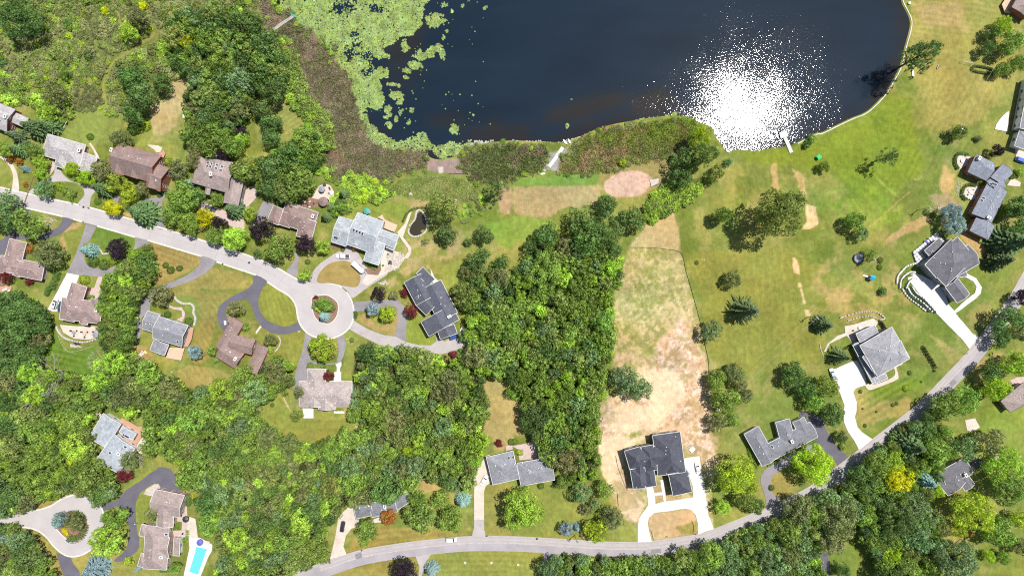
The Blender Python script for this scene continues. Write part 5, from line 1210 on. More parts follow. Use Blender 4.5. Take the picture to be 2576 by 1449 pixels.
db = MB(); db.box((0, .03, 1.05), (1.0, .06, 2.1)); db.box((.38, .08, 1.0), (.06, .06, .12), m=1); DOORM = db.mesh('door', [M['brick'], M['chrome']])
class Wing:
    def __init__(s, p0, p1, p2, typ, he, pitch, idx):
        a, b_, c = wp(p0, he), wp(p1, he), wp(p2, he); dx, dy = b_[0] - a[0], b_[1] - a[1]; s.L = math.hypot(dx, dy); s.u = (dx / s.L, dy / s.L)
        v = (-s.u[1], s.u[0]); w_ = (c[0] - a[0]) * v[0] + (c[1] - a[1]) * v[1]
        if w_ < 0: v = (-v[0], -v[1]); w_ = -w_
        s.v = v; s.W = w_; s.o = a; s.t = typ; s.he = he + .004 * idx; s.p = pitch; s.flip = (s.u[0] * v[1] - s.u[1] * v[0]) < 0
        if typ in ('H', 'HG', 'GH') and s.L < s.W * (1.0 if typ == 'H' else .5): s.p = pitch
    def P(s, a, b_, z): return (s.o[0] + s.u[0] * a + s.v[0] * b_, s.o[1] + s.u[1] * a + s.v[1] * b_, z)
    def loc(s, x, y): return ((x - s.o[0]) * s.u[0] + (y - s.o[1]) * s.u[1], (x - s.o[0]) * s.v[0] + (y - s.o[1]) * s.v[1])
    def ends(s):
        h0 = s.t[0] == 'H'; h1 = s.t[-1] == 'H'; k = min(s.W / 2, s.L / (2 if h0 and h1 else 1) - .05); return (k if h0 else 0, k if h1 else 0)
    def z(s, x, y):
        a, b_ = s.loc(x, y)
        if a < 0 or b_ < 0 or a > s.L or b_ > s.W: return None
        if s.t == 'F': return s.he + .1
        if s.t == 'S': return s.he + s.p * b_
        h = min(b_, s.W - b_) * s.p; e0, e1 = s.ends(); top = s.W / 2 * s.p
        if e0: h = min(h, a / e0 * top)
        if e1: h = min(h, (s.L - a) / e1 * top)
        return s.he + h
HOUSES = []
def house(name, label, roof, wall, trim, wings, extra='', cat='house', windows=9):
    """wings: 'p0 p1 p2 type eave pitch; ...'  extra: 's x,y' skylight, 'v x,y' vent, 'c x,y' chimney, 'b x,y' brick chimney"""
    Ws = []; tile = 'F'
    for i, q in enumerate(wings.split(';')):
        t = q.split()
        if not t: continue
        typ, he, pit = t[-3], float(t[-2]), float(t[-1]); pts = []
        for tok in t[:-3]:
            if ',' in tok: a, b_ = tok.split(','); pts.append(tf(tile, float(a), float(b_)))
            else: tile = tok
        Ws.append(Wing(pts[0], pts[1], pts[2], typ, he, pit, i))
    W0 = Ws[0]; c = W0.P(W0.L / 2, W0.W / 2, 0); root = empty(name, (c[0], c[1], 0)); tag(root, label, cat); ox, oy = c[0], c[1]
    def sh(p): return (p[0] - ox, p[1] - oy, p[2])
    rb, wbm, gbm = MB(), MB(), MB(); fbs = []; TH = .16
    for wi, w_ in enumerate(Ws):
        st_ = {'fb': None, 'end': None}
        L, W, he = w_.L, w_.W, w_.he; hz = he + W / 2 * w_.p; e0, e1 = w_.ends() if w_.t not in 'FS' else (0, 0)
        def slab(pts):
            pts = [sh(w_.P(*p)) for p in pts]
            if w_.flip: pts = pts[::-1]
            rb.slab(pts, TH)
        if w_.t == 'F': slab([(0, 0, he + .1), (L, 0, he + .1), (L, W, he + .1), (0, W, he + .1)])
        elif w_.t == 'S': slab([(0, 0, he), (L, 0, he), (L, W, he + W * w_.p), (0, W, he + W * w_.p)])
        else:
            slab([(0, 0, he), (L, 0, he), (L - e1, W / 2, hz), (e0, W / 2, hz)]); slab([(L, W, he), (0, W, he), (e0, W / 2, hz), (L - e1, W / 2, hz)])
            if e0: slab([(0, W, he), (0, 0, he), (e0, W / 2, hz)])
            if e1: slab([(L, 0, he), (L, W, he), (L - e1, W / 2, hz)])
            # ridge and hip caps
            def cap(a, b_):
                a = Vector(sh(w_.P(*a))); b_ = Vector(sh(w_.P(*b_))); gbm.tube(a + Vector((0, 0, .0)), b_ + Vector((0, 0, .0)), .11, .11, 5)
            if L - e1 - e0 > .2: cap((e0, W / 2, hz), (L - e1, W / 2, hz))
            if e0: cap((0, 0, he), (e0, W / 2, hz)); cap((0, W, he), (e0, W / 2, hz))
            if e1: cap((L, 0, he), (L - e1, W / 2, hz)); cap((L, W, he), (L - e1, W / 2, hz))
        # fascia and gutter: boards just outside the eaves, dropped where another roof covers them
        def board(a, b_):
            n = max(1, int(math.hypot(b_[0] - a[0], b_[1] - a[1]) / 1.0))
            for k in range(n):
                q0 = [a[j] + (b_[j] - a[j]) * k / n for j in range(3)]; q1 = [a[j] + (b_[j] - a[j]) * (k + 1) / n for j in range(3)]
                m_ = [(q0[j] + q1[j]) / 2 for j in range(3)]; P_ = w_.P(*m_)
                if any(o is not w_ and (o.z(P_[0], P_[1]) or -9) > P_[2] + .05 for o in Ws): st_['end'] = None; continue
                if st_['end'] is None or sum(abs(st_['end'][j] - q0[j]) for j in range(3)) > .01: st_['fb'] = MB(); fbs.append(st_['fb'])
                st_['end'] = q1; fb = st_['fb']
                p_, r = Vector(sh(w_.P(*q0))), Vector(sh(w_.P(*q1))); d = (r - p_); d.z = 0; d.normalize(); nn = Vector((d.y, -d.x, 0)) * (-1 if w_.flip else 1) * .13; up = Vector((0, 0, .045)); dn = Vector((0, 0, -.24))
                for quad in ([p_ + up, r + up, r + nn + up, p_ + nn + up], [p_ + nn + up, r + nn + up, r + nn + dn, p_ + nn + dn], [p_ + nn + dn, r + nn + dn, r + dn, p_ + dn]): fb.face(quad)
        zt = he + (.1 if w_.t == 'F' else 0)
        if w_.t in 'FS': zb = he + (W * w_.p if w_.t == 'S' else .1); board((0, 0, zt), (L, 0, zt)); board((L, 0, zt), (L, W, zb)); board((L, W, zb), (0, W, zb)); board((0, W, zb), (0, 0, zt))
        else:
            board((0, 0, he), (L, 0, he))
            if e1: board((L, 0, he), (L, W, he))
            else: board((L, 0, he), (L, W / 2, hz)); board((L, W / 2, hz), (L, W, he))
            board((L, W, he), (0, W, he))
            if e0: board((0, W, he), (0, 0, he))
            else: board((0, W, he), (0, W / 2, hz)); board((0, W / 2, hz), (0, 0, he))
        # walls
        i0 = .45; zt = he - TH - .01 + .45 * w_.p * (0 if w_.t == 'F' else 1)
        if w_.t in ('F', 'S'): zt = he - TH
        crn = [(i0, i0), (L - i0, i0), (L - i0, W - i0), (i0, W - i0)]
        for k in range(4):
            a, b_ = crn[k], crn[(k + 1) % 4]; q = [sh(w_.P(a[0], a[1], 0)), sh(w_.P(b_[0], b_[1], 0)), sh(w_.P(b_[0], b_[1], zt)), sh(w_.P(a[0], a[1], zt))]
            wbm.face(q[::-1] if w_.flip else q)
        if w_.t not in 'FS':
            for e, x in ((e0, i0), (e1, L - i0)):
                if not e: q = [sh(w_.P(x, i0, zt - .02)), sh(w_.P(x, W - i0, zt - .02)), sh(w_.P(x, W / 2, hz - TH - .03))]; wbm.face(q if (x > L / 2) != w_.flip else q[::-1])
        if w_.t == 'S':
            for x in (i0, L - i0): q = [sh(w_.P(x, i0, zt)), sh(w_.P(x, W - i0, zt)), sh(w_.P(x, W - i0, he + (W - i0) * w_.p - TH))]; wbm.face(q)
            q = [sh(w_.P(i0, W - i0, zt)), sh(w_.P(L - i0, W - i0, zt)), sh(w_.P(L - i0, W - i0, he + (W - i0) * w_.p - TH)), sh(w_.P(i0, W - i0, he + (W - i0) * w_.p - TH))]; wbm.face(q)
    wbm.build('wall', M[wall], root); rf = rb.build('roof', M['roof_' + roof], root)
    if gbm.f: gbm.build('ridge_cap', M['roofcap_' + roof], rf)
    for fb in fbs:
        if fb.f: fb.build('gutter', M[trim], root)
    # windows and a door on outer walls
    slots = []
    for w_ in Ws:
        i0 = .45; nl, nw = int((w_.L - 2) / 3.4), int((w_.W - 2) / 3.4)
        for side, n in ((0, nl), (2, nl), (1, nw), (3, nw)):
            for k in range(max(n, 0)):
                t = (k + .5) / n
                if side == 0: a, b_, d = w_.L * t, i0, (0, -1)
                elif side == 2: a, b_, d = w_.L * t, w_.W - i0, (0, 1)
                elif side == 1: a, b_, d = w_.L - i0, w_.W * t, (1, 0)
                else: a, b_, d = i0, w_.W * t, (-1, 0)
                P_ = w_.P(a, b_, 0); dx, dy = w_.u[0] * d[0] + w_.v[0] * d[1], w_.u[1] * d[0] + w_.v[1] * d[1]
                if any(o is not w_ and o.z(P_[0] + dx * .8, P_[1] + dy * .8) is not None for o in Ws): continue
                if any(o is not w_ and o.z(P_[0], P_[1]) is not None for o in Ws): continue
                tocam = -(dx * P_[0] + dy * P_[1])
                slots.append((-tocam, P_, math.atan2(dy, dx) - math.pi / 2, w_.he))
    slots.sort(key=lambda q: q[0]); put = 0; lvl = []
    for _k, P_, rz, he in slots:
        for z in ((1.5, 4.4) if he > 5.2 else (1.5,)): lvl.append((P_, rz, z))
    for P_, rz, z in lvl[:windows] + lvl[windows::3]:
        o = link(bpy.data.objects.new('window', WINM), root); o.location = (P_[0] - ox, P_[1] - oy, z); o.rotation_euler = (0, 0, rz)
    if len(slots) > 2:
        _k, P_, rz, he = slots[len(slots) // 2]; o = link(bpy.data.objects.new('door', DOORM), root); o.location = (P_[0] - ox + 1.55 * math.cos(rz), P_[1] - oy + 1.55 * math.sin(rz), 0.0); o.rotation_euler = (0, 0, rz)
    rr_ = random.Random(len(HOUSES) * 7 + 3)
    for w_ in sorted(Ws, key=lambda q: -q.L * q.W)[:2]:
        if w_.t in 'FS' or roof == 'silver': continue
        sd = rr_.choice((.36, .64))
        for k in range(3):
            a, b_ = w_.L * rr_.uniform(.25, .75), w_.W * (sd + rr_.uniform(-.05, .05)); P_ = w_.P(a, b_, 0); zz = w_.z(P_[0], P_[1])
            if zz is None or any(o is not w_ and (o.z(P_[0], P_[1]) or -9) > zz for o in Ws): continue
            o = link(bpy.data.objects.new('roof_vent', VENTM), root); o.location = (P_[0] - ox, P_[1] - oy, zz)
    H = dict(root=root, W=Ws, o=(ox, oy)); HOUSES.append(H)
    def rz_at(f):
        z = 5.0
        for _i in range(6):
            x, y = wp(f, z); zs = [w_.z(x, y) for w_ in Ws]; zs = [(a, w_) for a, w_ in zip(zs, Ws) if a is not None]
            if not zs: z = Ws[0].he; wbest = Ws[0]; continue
            z, wbest = max(zs, key=lambda q: q[0])
        return x, y, z, wbest
    H['rz'] = rz_at
    tk = extra.split(); tile = 'F'; i = 0
    while i < len(tk):
        if tk[i] in ('s', 'v', 'c', 'b'):
            kind = tk[i]; i += 1
            while i < len(tk) and (',' in tk[i]):
                a, b_ = tk[i].split(','); x, y, z, w_ = rz_at(tf(tile, float(a), float(b_))); ang = math.atan2(w_.u[1], w_.u[0]); i += 1
                if kind == 's':
                    o = link(bpy.data.objects.new('skylight', SKYM), root); side = 1 if w_.loc(x, y)[1] < w_.W / 2 else -1; o.location = (x - ox, y - oy, z)
                    o.rotation_euler = (Matrix.Rotation(ang, 3, 'Z') @ Matrix.Rotation(math.atan(w_.p) * side * (-1 if w_.flip else 1), 3, 'X')).to_euler()
                elif kind == 'v': o = link(bpy.data.objects.new('roof_vent', VENTM), root); o.location = (x - ox, y - oy, z)
                else:
                    cm = MB(); cm.box((0, 0, -.3), (.95, 1.5, 2.8)); cm.box((0, 0, 1.16), (1.1, 1.65, .12), m=1); cm.box((0, 0, 1.3), (.4, .7, .2), m=2)
                    o = cm.build('chimney', [M['brick'] if kind == 'b' else M['stone'], M['white'], M['dark']], root); o.location = (x - ox, y - oy, z + .1); o.rotation_euler = (0, 0, ang)
        else: tile = tk[i]; i += 1
    return H
for k_, c in RC.items(): M['roofcap_' + k_] = plain('ridge_' + k_, tuple(v * 1.22 for v in c), .8)
house('house', 'slate-grey roofed house cut by the left photo edge, with a red brick terrace', 'palegrey', 'brick', 'dark', '00 -160,1240 70,1330 150,1100 G 4.5 .45; 60,1210 250,1290 290,1190 H 3.4 .35', '00 c 70,1180 v 60,1225')
house('house', 'pale grey shingle house above the oval island bed on the lane', 'palegrey', 'tanwall', 'white', '01 420,112 800,222 860,10 H 3.6 .5; 545,216 585,100 690,120 HG 3.4 .75; 782,255 845,85 978,140 HG 3.3 .45; 440,60 600,100 640,0 H 3.5 .5', '01 b 812,70 v 745,90 v 560,60 v 640,90')
house('house', 'steep brown roofed house with three pointed front gables and a glass sunroom', 'brown', 'brick', 'brick', '01 1122,272 1545,392 1600,110 G 6.0 .75; 1475,425 1612,478 1672,235 G 5.6 .6; 1135,285 1180,130 1290,160 GG 6.0 1.1; 1300,325 1345,170 1440,190 GG 6.0 1.1; 1468,430 1510,270 1620,300 GG 5.8 1.1', '01 c 1135,65')
house('house', 'grey-mauve roofed house with eight small skylights and an angled wing', 'taupe', 'greywall', 'dark', '01 1925,388 2300,497 2345,225 HG 5.0 .5; 2030,310 2050,150 2345,205 GG 5.2 .42; 2243,590 2300,330 2455,370 GG 4.9 .45; 2058,505 2070,440 2122,450 GG 4.6 .6', '01 s 2095,190 2130,200 2185,212 2235,228 2085,225 2120,228 2172,245 2220,265 c 2132,308 v 2105,418 1998,382')
house('house', 'mauve-brown roofed house at the left edge behind the round tree', 'mauve', 'tanwall', 'white', '01 -25,1285 415,1375 450,1210 H 3.6 .5; 15,1270 98,950 268,985 GH 3.7 .5; 90,1300 150,1150 260,1180 HG 3.6 .6', '01 v 75,1260 v 240,1090 s 400,1235')
house('house', 'mauve roofed house above a round stone terrace with two cars beside it', 'mauve', 'brick', 'white', '02 598,312 1005,362 1052,150 H 4.5 .5; 640,200 722,-55 880,-25 GH 4.3 .5; 598,315 620,200 770,240 HG 4.4 .5; 800,350 850,200 930,215 GG 4.5 .6; 900,215 920,105 1055,140 HG 4.5 .5', '02 v 690,245 765,190 870,305 b 985,222 v 710,262')
house('house', 'small grey gabled house with an orange wooden deck on two sides', 'grey', 'greywall', 'white', '02 1535,502 1828,592 1912,385 GG 4.6 .45; 1430,412 1555,452 1622,275 GG 3.6 .4; 1510,622 1552,515 1702,560 GG 3.2 .3', '02 v 1640,478 s 1790,542')
house('house', 'brown T-shaped roofed house between loop drive and back lawn', 'brown', 'tanwall', 'brick', '02 2170,588 2345,300 2458,352 GH 4.4 .5; 2170,690 2362,812 2452,650 GG 4.2 .4; 2300,612 2530,672 2585,530 GG 4.6 .45; 2478,822 2600,560 2690,640 GG 4.0 .4; 2290,345 2310,280 2370,300 F 3.2 .1', '02 v 2310,520 c 2378,712')
house('house', 'pinkish grey hipped roof house south of the turning circle with white gutters', 'warm', 'white', 'white', '12 435,1195 965,1195 965,940 H 4.2 .5; 508,1190 518,812 702,812 GH 4.2 .5; 642,1120 642,952 842,945 HH 4.3 .5; 628,1222 628,1090 796,1090 GG 4.3 .55; 435,1195 435,1090 530,1090 HG 4.0 .5', '12 v 570,1005 620,1090 665,1090 705,1090 760,1090 v 710,1150 800,1160 v 540,955', windows=8)
house('house', 'reddish brown roofed house beside the brick terrace and round gazebo', 'brown', 'tanwall', 'white', '11 232,795 555,905 625,690 H 3.8 .5; 113,770 178,618 292,655 HG 3.6 .45; 404,925 455,740 605,790 HG 3.8 .5; 345,690 360,628 445,650 GG 3.8 .5; 230,810 270,680 380,720 HG 3.7 .5', '11 b 580,730 v 395,735 v 270,675')
house('house', 'large light grey metal-look roofed house with five skylights beside the garden pond', 'lightgrey', 'white', 'white', '11 915,1010 1175,1100 1312,790 GG 5.2 .45; 758,985 905,1030 985,775 GG 4.4 .45; 1082,1172 1150,960 1300,1010 GG 5.0 .4; 1200,975 1392,1045 1447,925 GG 4.6 .3; 940,1000 985,760 1120,720 GG 5.1 .4; 1308,1040 1385,1072 1432,995 HH 3.6 .3', '11 s 955,858 985,866 1015,878 1045,890 1072,902 795,940 815,946 v 1135,905 1260,900 1090,885 1200,935', windows=12)
house('house', 'long dark slate roofed house stepping down beside two red maples', 'slate', 'greywall', 'white', 'F 1017,711 1047,768 1097,742 GG 4.6 .45; 1048,769 1072,793 1110,765 GG 4.4 .4; 1059,810 1079,846 1156,805 GG 4.8 .42; 1108,853 1100,830 1142,815 GG 4.4 .4; 1048,688 1064,672 1096,700 GG 4.4 .4; 1062,728 1104,810 1158,800 GG 5.0 .4', 'F s 1050,749 c 1131,796 v 1064,718 v 1109,765', windows=10)
house('house', 'pale blue flat-roofed house among the woods with an orange terrace', 'silver', 'white', 'white', '03 975,270 1145,22 1378,140 GG 4.6 .12; 02 895,1500 1040,1262 1215,1370 GG 4.2 .12; 03 1200,0 1235,-60 1370,20 GG 4.0 .15', '03 s 1108,210 1262,150 c 1208,215 s 1250,30 1268,40 1286,50 v 1020,95 v 1060,155')
house('house', 'taupe roofed house with white conservatory beside the swimming pool', 'taupe', 'tanwall', 'white', '03 1515,800 1810,860 1850,635 GG 4.8 .45; 1578,945 1590,760 1752,775 GG 4.6 .45; 1440,1372 1465,940 1702,950 HH 4.8 .5; 1400,1040 1480,1060 1490,940 HH 4.4 .5; 1385,1345 1470,1370 1485,1235 HH 4.2 .5; 1560,1265 1700,1270 1745,1055 GG 4.6 .45', '03 c 1635,1250 s 1672,1028 v 1672,905 v 1360,925')
house('garden_room', 'white conservatory with ribbed roof on the taupe house by the pool', 'taupe', 'white', 'white', '03 1742,1240 1750,1062 1815,1065 S 3.4 .12', '', 'conservatory', windows=6)
house('house', 'low dark grey ranch house half hidden behind big crowns, black car in front', 'mid', 'white', 'white', '13 1008,872 1185,832 1165,665 HG 3.2 .4; 1170,858 1425,800 1400,660 GG 3.3 .35; 1385,808 1565,690 1500,595 GG 3.3 .35', '13 c 1143,718 c 1300,742')
house('house', 'grey roofed house with a paved court behind a green front lawn', 'grey', 'greywall', 'white', 'F 1240,1219 1307,1203 1303,1131 HG 3.8 .4; 23 90,541 430,482 402,252 HG 3.8 .4; 23 268,262 262,140 400,118 GG 3.6 .4; 13 2412,512 2385,400 2560,472 HG 3.8 .6', '13 v 2410,345 2475,330 2510,325 23 v 105,312 35,310 22,325 142,330 170,385 178,410 s 12,255 13 s 2545,262 23 v 300,362 265,365 23 s 360,182', windows=7)
house('house', 'newly built dark slate roofed house on sandy ground with a white drive', 'darkslate', 'greywall', 'white', '23 1182,376 1700,290 1668,105 HH 6.0 .55; 1470,440 1415,36 1692,0 HH 5.8 .55; 1222,572 1188,375 1345,350 HH 5.6 .6; 1345,556 1318,370 1425,350 HH 5.6 .65; 1622,642 1575,425 1768,400 HH 5.0 .6; 1700,300 1790,420 1720,440 HG 4.8 .4; 1132,192 1185,375 1345,340 HH 6.0 .85; 1560,425 1500,100 1620,80 HH 6.2 .85; 1255,570 1235,300 1320,290 HH 5.9 .8; 1345,400 1300,150 1420,135 HH 6.1 .85', '23 v 1695,290 1645,45', windows=14)
house('house', 'grey hipped house with a rear court beside the small dark parking court', 'court', 'white', 'white', 'F 1917,1172 2057,1099 2035,1062 HG 3.4 .45; 1917,1172 1872,1092 1907,1070 GH 3.4 .45; 1966,1118 1951,1062 1985,1050 GH 3.5 .45; 2012,1098 1994,1062 2022,1048 GG 3.4 .4; 33 0,300 120,250 80,130 HH 3.6 .5', '33 c 232,90 s 40,148 v 195,30 v 105,105')
house('house', 'large hipped grey house outlined by white gutters above the concrete forecourt', 'white', 'greywall', 'white', '32 1105,895 1428,708 1262,385 HH 6.2 .45; 1096,898 950,695 1070,640 HH 5.6 .45; 925,548 1112,462 1072,375 HG 3.8 .3; 1052,962 852,576 905,552 S 3.2 .15; 1088,962 1205,912 1182,860 HH 3.4 .3; 1255,805 1350,765 1335,735 S 3.0 .2; 1190,805 1130,700 1010,740 HH 6.1 .55; 1180,800 1090,600 1210,550 HH 6.4 .8; 1270,770 1190,600 1340,540 HH 6.3 .6', '', windows=12)
house('house', 'large dark hipped house with curved planting walls and a patterned terrace', 'charc', 'greywall', 'white', '31 1578,1215 1790,1432 2050,1170 HH 6.4 .45; 1580,1215 1905,935 2028,1062 HH 6.4 .42; 1575,1072 1722,945 1812,1030 HH 3.8 .3; 2125,1205 1905,1330 1860,1100 GH 5.6 .45; F 2378,722 2408,762 2438,738 GG 4.8 .45; 31 1900,1340 2000,1330 1960,1270 F 3.4 .2', '31 v 1850,1085 1730,1195 1665,1145 s 1655,1095', windows=14)
house('house', 'long blue-grey roofed house with brick walls and two round hedged patios', 'bluegrey', 'brick', 'dark', '31 2010,282 2200,372 2318,212 HG 4.4 .5; 2342,428 2465,292 2370,192 GG 4.6 .4; 2050,700 2215,380 2440,420 GG 4.2 .35; 2030,872 2098,735 2292,805 HG 4.0 .4; 2200,380 2300,300 2400,420 GG 4.2 .4', '31 c 2112,148 v 2255,225 s 2235,408 2265,402 2290,412 2168,545 2150,568 c 2205,742 v 2300,650 2240,572')
house('house', 'white walled house at the right photo edge with a wooden terrace rail', 'grey', 'white', 'white', '30 2535,1290 2640,760 2900,820 HG 5.5 .45; 31 2480,20 2600,60 2640,-100 HG 4.0 .4', '')
house('house', 'taupe roofed house cut by the top right corner with a pale deck', 'taupe', 'brick', 'dark', '30 2455,75 2640,180 2760,-60 HG 4.4 .45; 2470,60 2560,-40 2700,60 HH 4.4 .45', '', windows=4)
house('house', 'taupe hipped roof house cut by the right photo edge below the road', 'taupe', 'tanwall', 'dark', '32 2342,1140 2435,1252 2660,1060 HG 3.6 .45; 2560,1060 2660,1180 2760,1000 HG 3.6 .45', '32 v 2530,1105')
house('house', 'slate grey low roofed house between the blue spruce and the yellow-green dome', 'charc', 'white', 'white', '33 1812,640 1680,478 1880,330 GH 3.6 .3; 1800,560 2060,420 1960,270 GG 3.7 .3; 1985,592 1912,490 2020,440 GG 3.4 .3', '33 c 1975,425')
# small attached structures that read as parts of a house: decks and glass
def hpart(i, name, s, m, z, th=.15, rail=None):
    o = sheet(name, [(p[0], p[1]) for p in PF(s)], m, z=z, smooth_=False, th=th, parent=HOUSES[i]['root']); o.location = (-HOUSES[i]['o'][0], -HOUSES[i]['o'][1], 0); return o
hpart(0, 'terrace', '00 -20,1050 30,1040 125,1095 70,1115 10,1140 -20,1140', M['brick'], .6, .6)
hpart(2, 'sunroom_roof', '01 1500,195 1595,108 1612,150 1510,228', M['glass'], 5.4, .1); hpart(2, 'deck', '01 1600,105 1665,72 1675,105 1640,200 1605,190', M['deck'], 1.2, .2)
for a, b_ in (('1503,200', '1600,118'), ('1506,210', '1605,130')):
    pass
hpart(6, 'deck', '02 1845,485 1885,385 1965,400 1942,520 1905,592 1832,592', M['deck'], 1.4, .2); hpart(6, 'deck', '02 1715,600 1868,600 1832,728 1680,702', M['deckpale'], .9, .2)
hpart(5, 'deck', '02 1045,165 1100,172 1070,250 1060,300 1012,358', M['deck'], 1.6, .2); hpart(12, 'deck', '02 1190,1378 1240,1300 1400,1390 1490,1390 1470,1440 03 1380,130 1330,90 1230,20', M['deck'], 1.0, .2)
hpart(10, 'deck', '11 1312,770 1435,822 1402,892 1300,852', M['deckpale'], 2.6, .2); hpart(10, 'deck', '11 1235,745 1280,715 1300,760 1340,790 1312,800 1285,770', M['deckpale'], 2.0, .15)
hpart(11, 'deck', '12 1830,0 1900,0 1995,160 1940,185', M['deckpale'], .5, .2); hpart(3, 'terrace', '01 2420,440 2450,460 2425,560 2440,500', M['stone'], .5, .3)
hpart(21, 'terrace', '31 1448,1085 1690,885 1782,975 1660,1100 1580,1180 1500,1235 1470,1160', M['tiles'] if 'tiles' in M else M['stone'], .9, .9)
hpart(23, 'deck', '30 2440,1310 2520,920 2545,930 2465,1315', M['deckpale'], 1.2, .2)
hpart(24, 'deck', '30 2330,60 2385,-20 2520,-20 2480,90 2410,150 2360,140', M['deckpale'], 1.4, .25)
# ================================================================== VEHICLES
def loft(b_, st, m=0, m2=None):
    """st: list of (x, half width, z0, z1, top half width)"""
    n = len(st); base = len(b_.v)
    for x, hw, z0, z1, tw in st:
        zm = z0 + (z1 - z0) * .62
        b_.v += [(x, -hw * .94, z0), (x, -hw, zm), (x, -tw, z1), (x, tw, z1), (x, hw, zm), (x, hw * .94, z0)]
    for i in range(n - 1):
        for k in range(6): a = base + i * 6; b_.f.append([a + k, a + 6 + k, a + 6 + (k + 1) % 6, a + (k + 1) % 6]); b_.m.append(m)
    b_.f.append([base + k for k in range(6)]); b_.m.append(m); b_.f.append([base + (n - 1) * 6 + 5 - k for k in range(6)]); b_.m.append(m)
def wheel(root, x, y, r=.34):
    t = MB(); t.tube((0, -.11, 0), (0, .11, 0), r, r, 16); o = t.build('wheel', M['rubber'], root); o.location = (x, y, r)
    c = MB(); c.tube((0, -.118, 0), (0, .118, 0), r * .6, r * .6, 10); c.build('rim', M['chrome'], o)
def car(t, x, y, deg, colr, kind, label, name='car'):
    p = wp(tf(t, x, y), .8); root = empty(name, (p[0], p[1], .05), R(deg)); tag(root, label, {'pickup': 'pickup truck'}.get(kind, 'car'))
    pm = plain(name + '_paint', colr, .25, .0, .6); pm.node_tree.nodes['Principled BSDF'].inputs['Coat Weight'].default_value = .6
    L = {'sedan': 4.7, 'suv': 4.75, 'pickup': 5.7}[kind] / 2; b_ = MB(); hb = {'sedan': .92, 'suv': 1.08, 'pickup': 1.1}[kind]
    loft(b_, [(-L, .72, .42, hb - .18, .62), (-L + .15, .86, .3, hb - .05, .78), (-L + .7, .92, .25, hb, .82), (-.2, .93, .25, hb + .02, .84), (L - 1.3, .92, .25, hb, .82), (L - .35, .86, .27, hb - .12, .74), (L - .1, .76, .32, hb - .22, .62), (L, .62, .42, hb - .32, .5)])
    body = b_.build('body', pm, root); g = MB()
    if kind == 'sedan': X = (-L + .85, -L + 1.35, .55, 1.0); zt = 1.44
    elif kind == 'suv': X = (-L + .15, -L + .55, .7, 1.3); zt = 1.72
    else: X = (-.75, -.6, .85, 1.5); zt = 1.85
    hw, tw = .78, .66
    q = [(X[0], -hw, hb), (X[3], -hw, hb), (X[3], hw, hb), (X[0], hw, hb), (X[1], -tw, zt), (X[2], -tw, zt), (X[2], tw, zt), (X[1], tw, zt)]; g.v = q
    for f in ((4, 5, 6, 7), (0, 1, 5, 4), (1, 2, 6, 5), (2, 3, 7, 6), (3, 0, 4, 7)): g.f.append(list(f)); g.m.append(0)
    g.build('windows', M['glass'], root); rf = MB(); rf.box(((X[1] + X[2]) / 2, 0, zt + .02), (X[2] - X[1] + .12, tw * 2 + .08, .05)); ro = rf.build('car_roof', pm, root)
    if deg == 75: s_ = MB(); s_.box(((X[1] + X[2]) / 2 + .25, 0, zt + .055), (.75, .8, .02)); s_.build('sunroof', M['glass'], ro)
    if kind == 'pickup':
        bd = MB(); bd.box((-L + .95, 0, hb + .03), (1.65, 1.5, .06)); bd.build('cargo_bed', M['dark'], root)
        for sy in (-.82, .82): rr_ = MB(); rr_.box((-L + .95, sy, hb + .12), (1.75, .1, .26)); rr_.build('bed_side', pm, root)
    for sx in (-L + .85, L - .95):
        for sy in (-.82, .82): wheel(root, sx, sy)
    for sy in (-.55, .55):
        h = MB(); h.box((L - .08, sy, hb - .32), (.14, .3, .13)); h.build('headlight', M['lamp'], root); h = MB(); h.box((-L + .05, sy, hb - .22), (.1, .26, .13)); h.build('tail_light', M['redp'], root)
    for sy in (-1, 1): mi = MB(); mi.box((.75, sy * .98, hb + .08), (.12, .16, .12)); mi.build('wing_mirror', pm, root)
    return root
SIL, WH, BK, BL = (.55, .57, .6), (.82, .82, .82), (.02, .022, .03), (.02, .06, .22)
car('02', 553, 160, 75, (.62, .66, .72), 'suv', 'silver blue car, left of two parked beside the mauve roofed house')
car('02', 607, 190, 80, (.03, .07, .12), 'sedan', 'dark blue car, right of two parked beside the mauve roofed house')
car('11', 875, 1130, 178, WH, 'pickup', 'white pickup truck parked on the loop drive of the large grey house', 'pickup_truck')
car('12', 2000, 492, 22, BL, 'suv', 'dark blue car beside the lower end of the long slate house')
car('13', 870, 952, 80, BK, 'sedan', 'black car on the tan forecourt of the ranch house')
car('13', 2297, 485, 60, WH, 'sedan', 'white car parked aslant at the top of the long concrete drive')
car('13', 1964, 1082, 2, WH, 'suv', 'white car driving on the main road')
car('23', 1868, 362, 102, WH, 'sedan', 'white car on the white concrete by the new slate house')
car('32', 650, 862, 108, (.35, .42, .48), 'sedan', 'steel grey car at the edge of the concrete forecourt under the conifer')
car('31', 2545, 165, -20, (.02, .10, .5), 'suv', 'bright blue and white car at the right photo edge')
car('01', 2115, 652, -20, (.06, .07, .09), 'sedan', 'dark car on the pink paving between tree crowns')
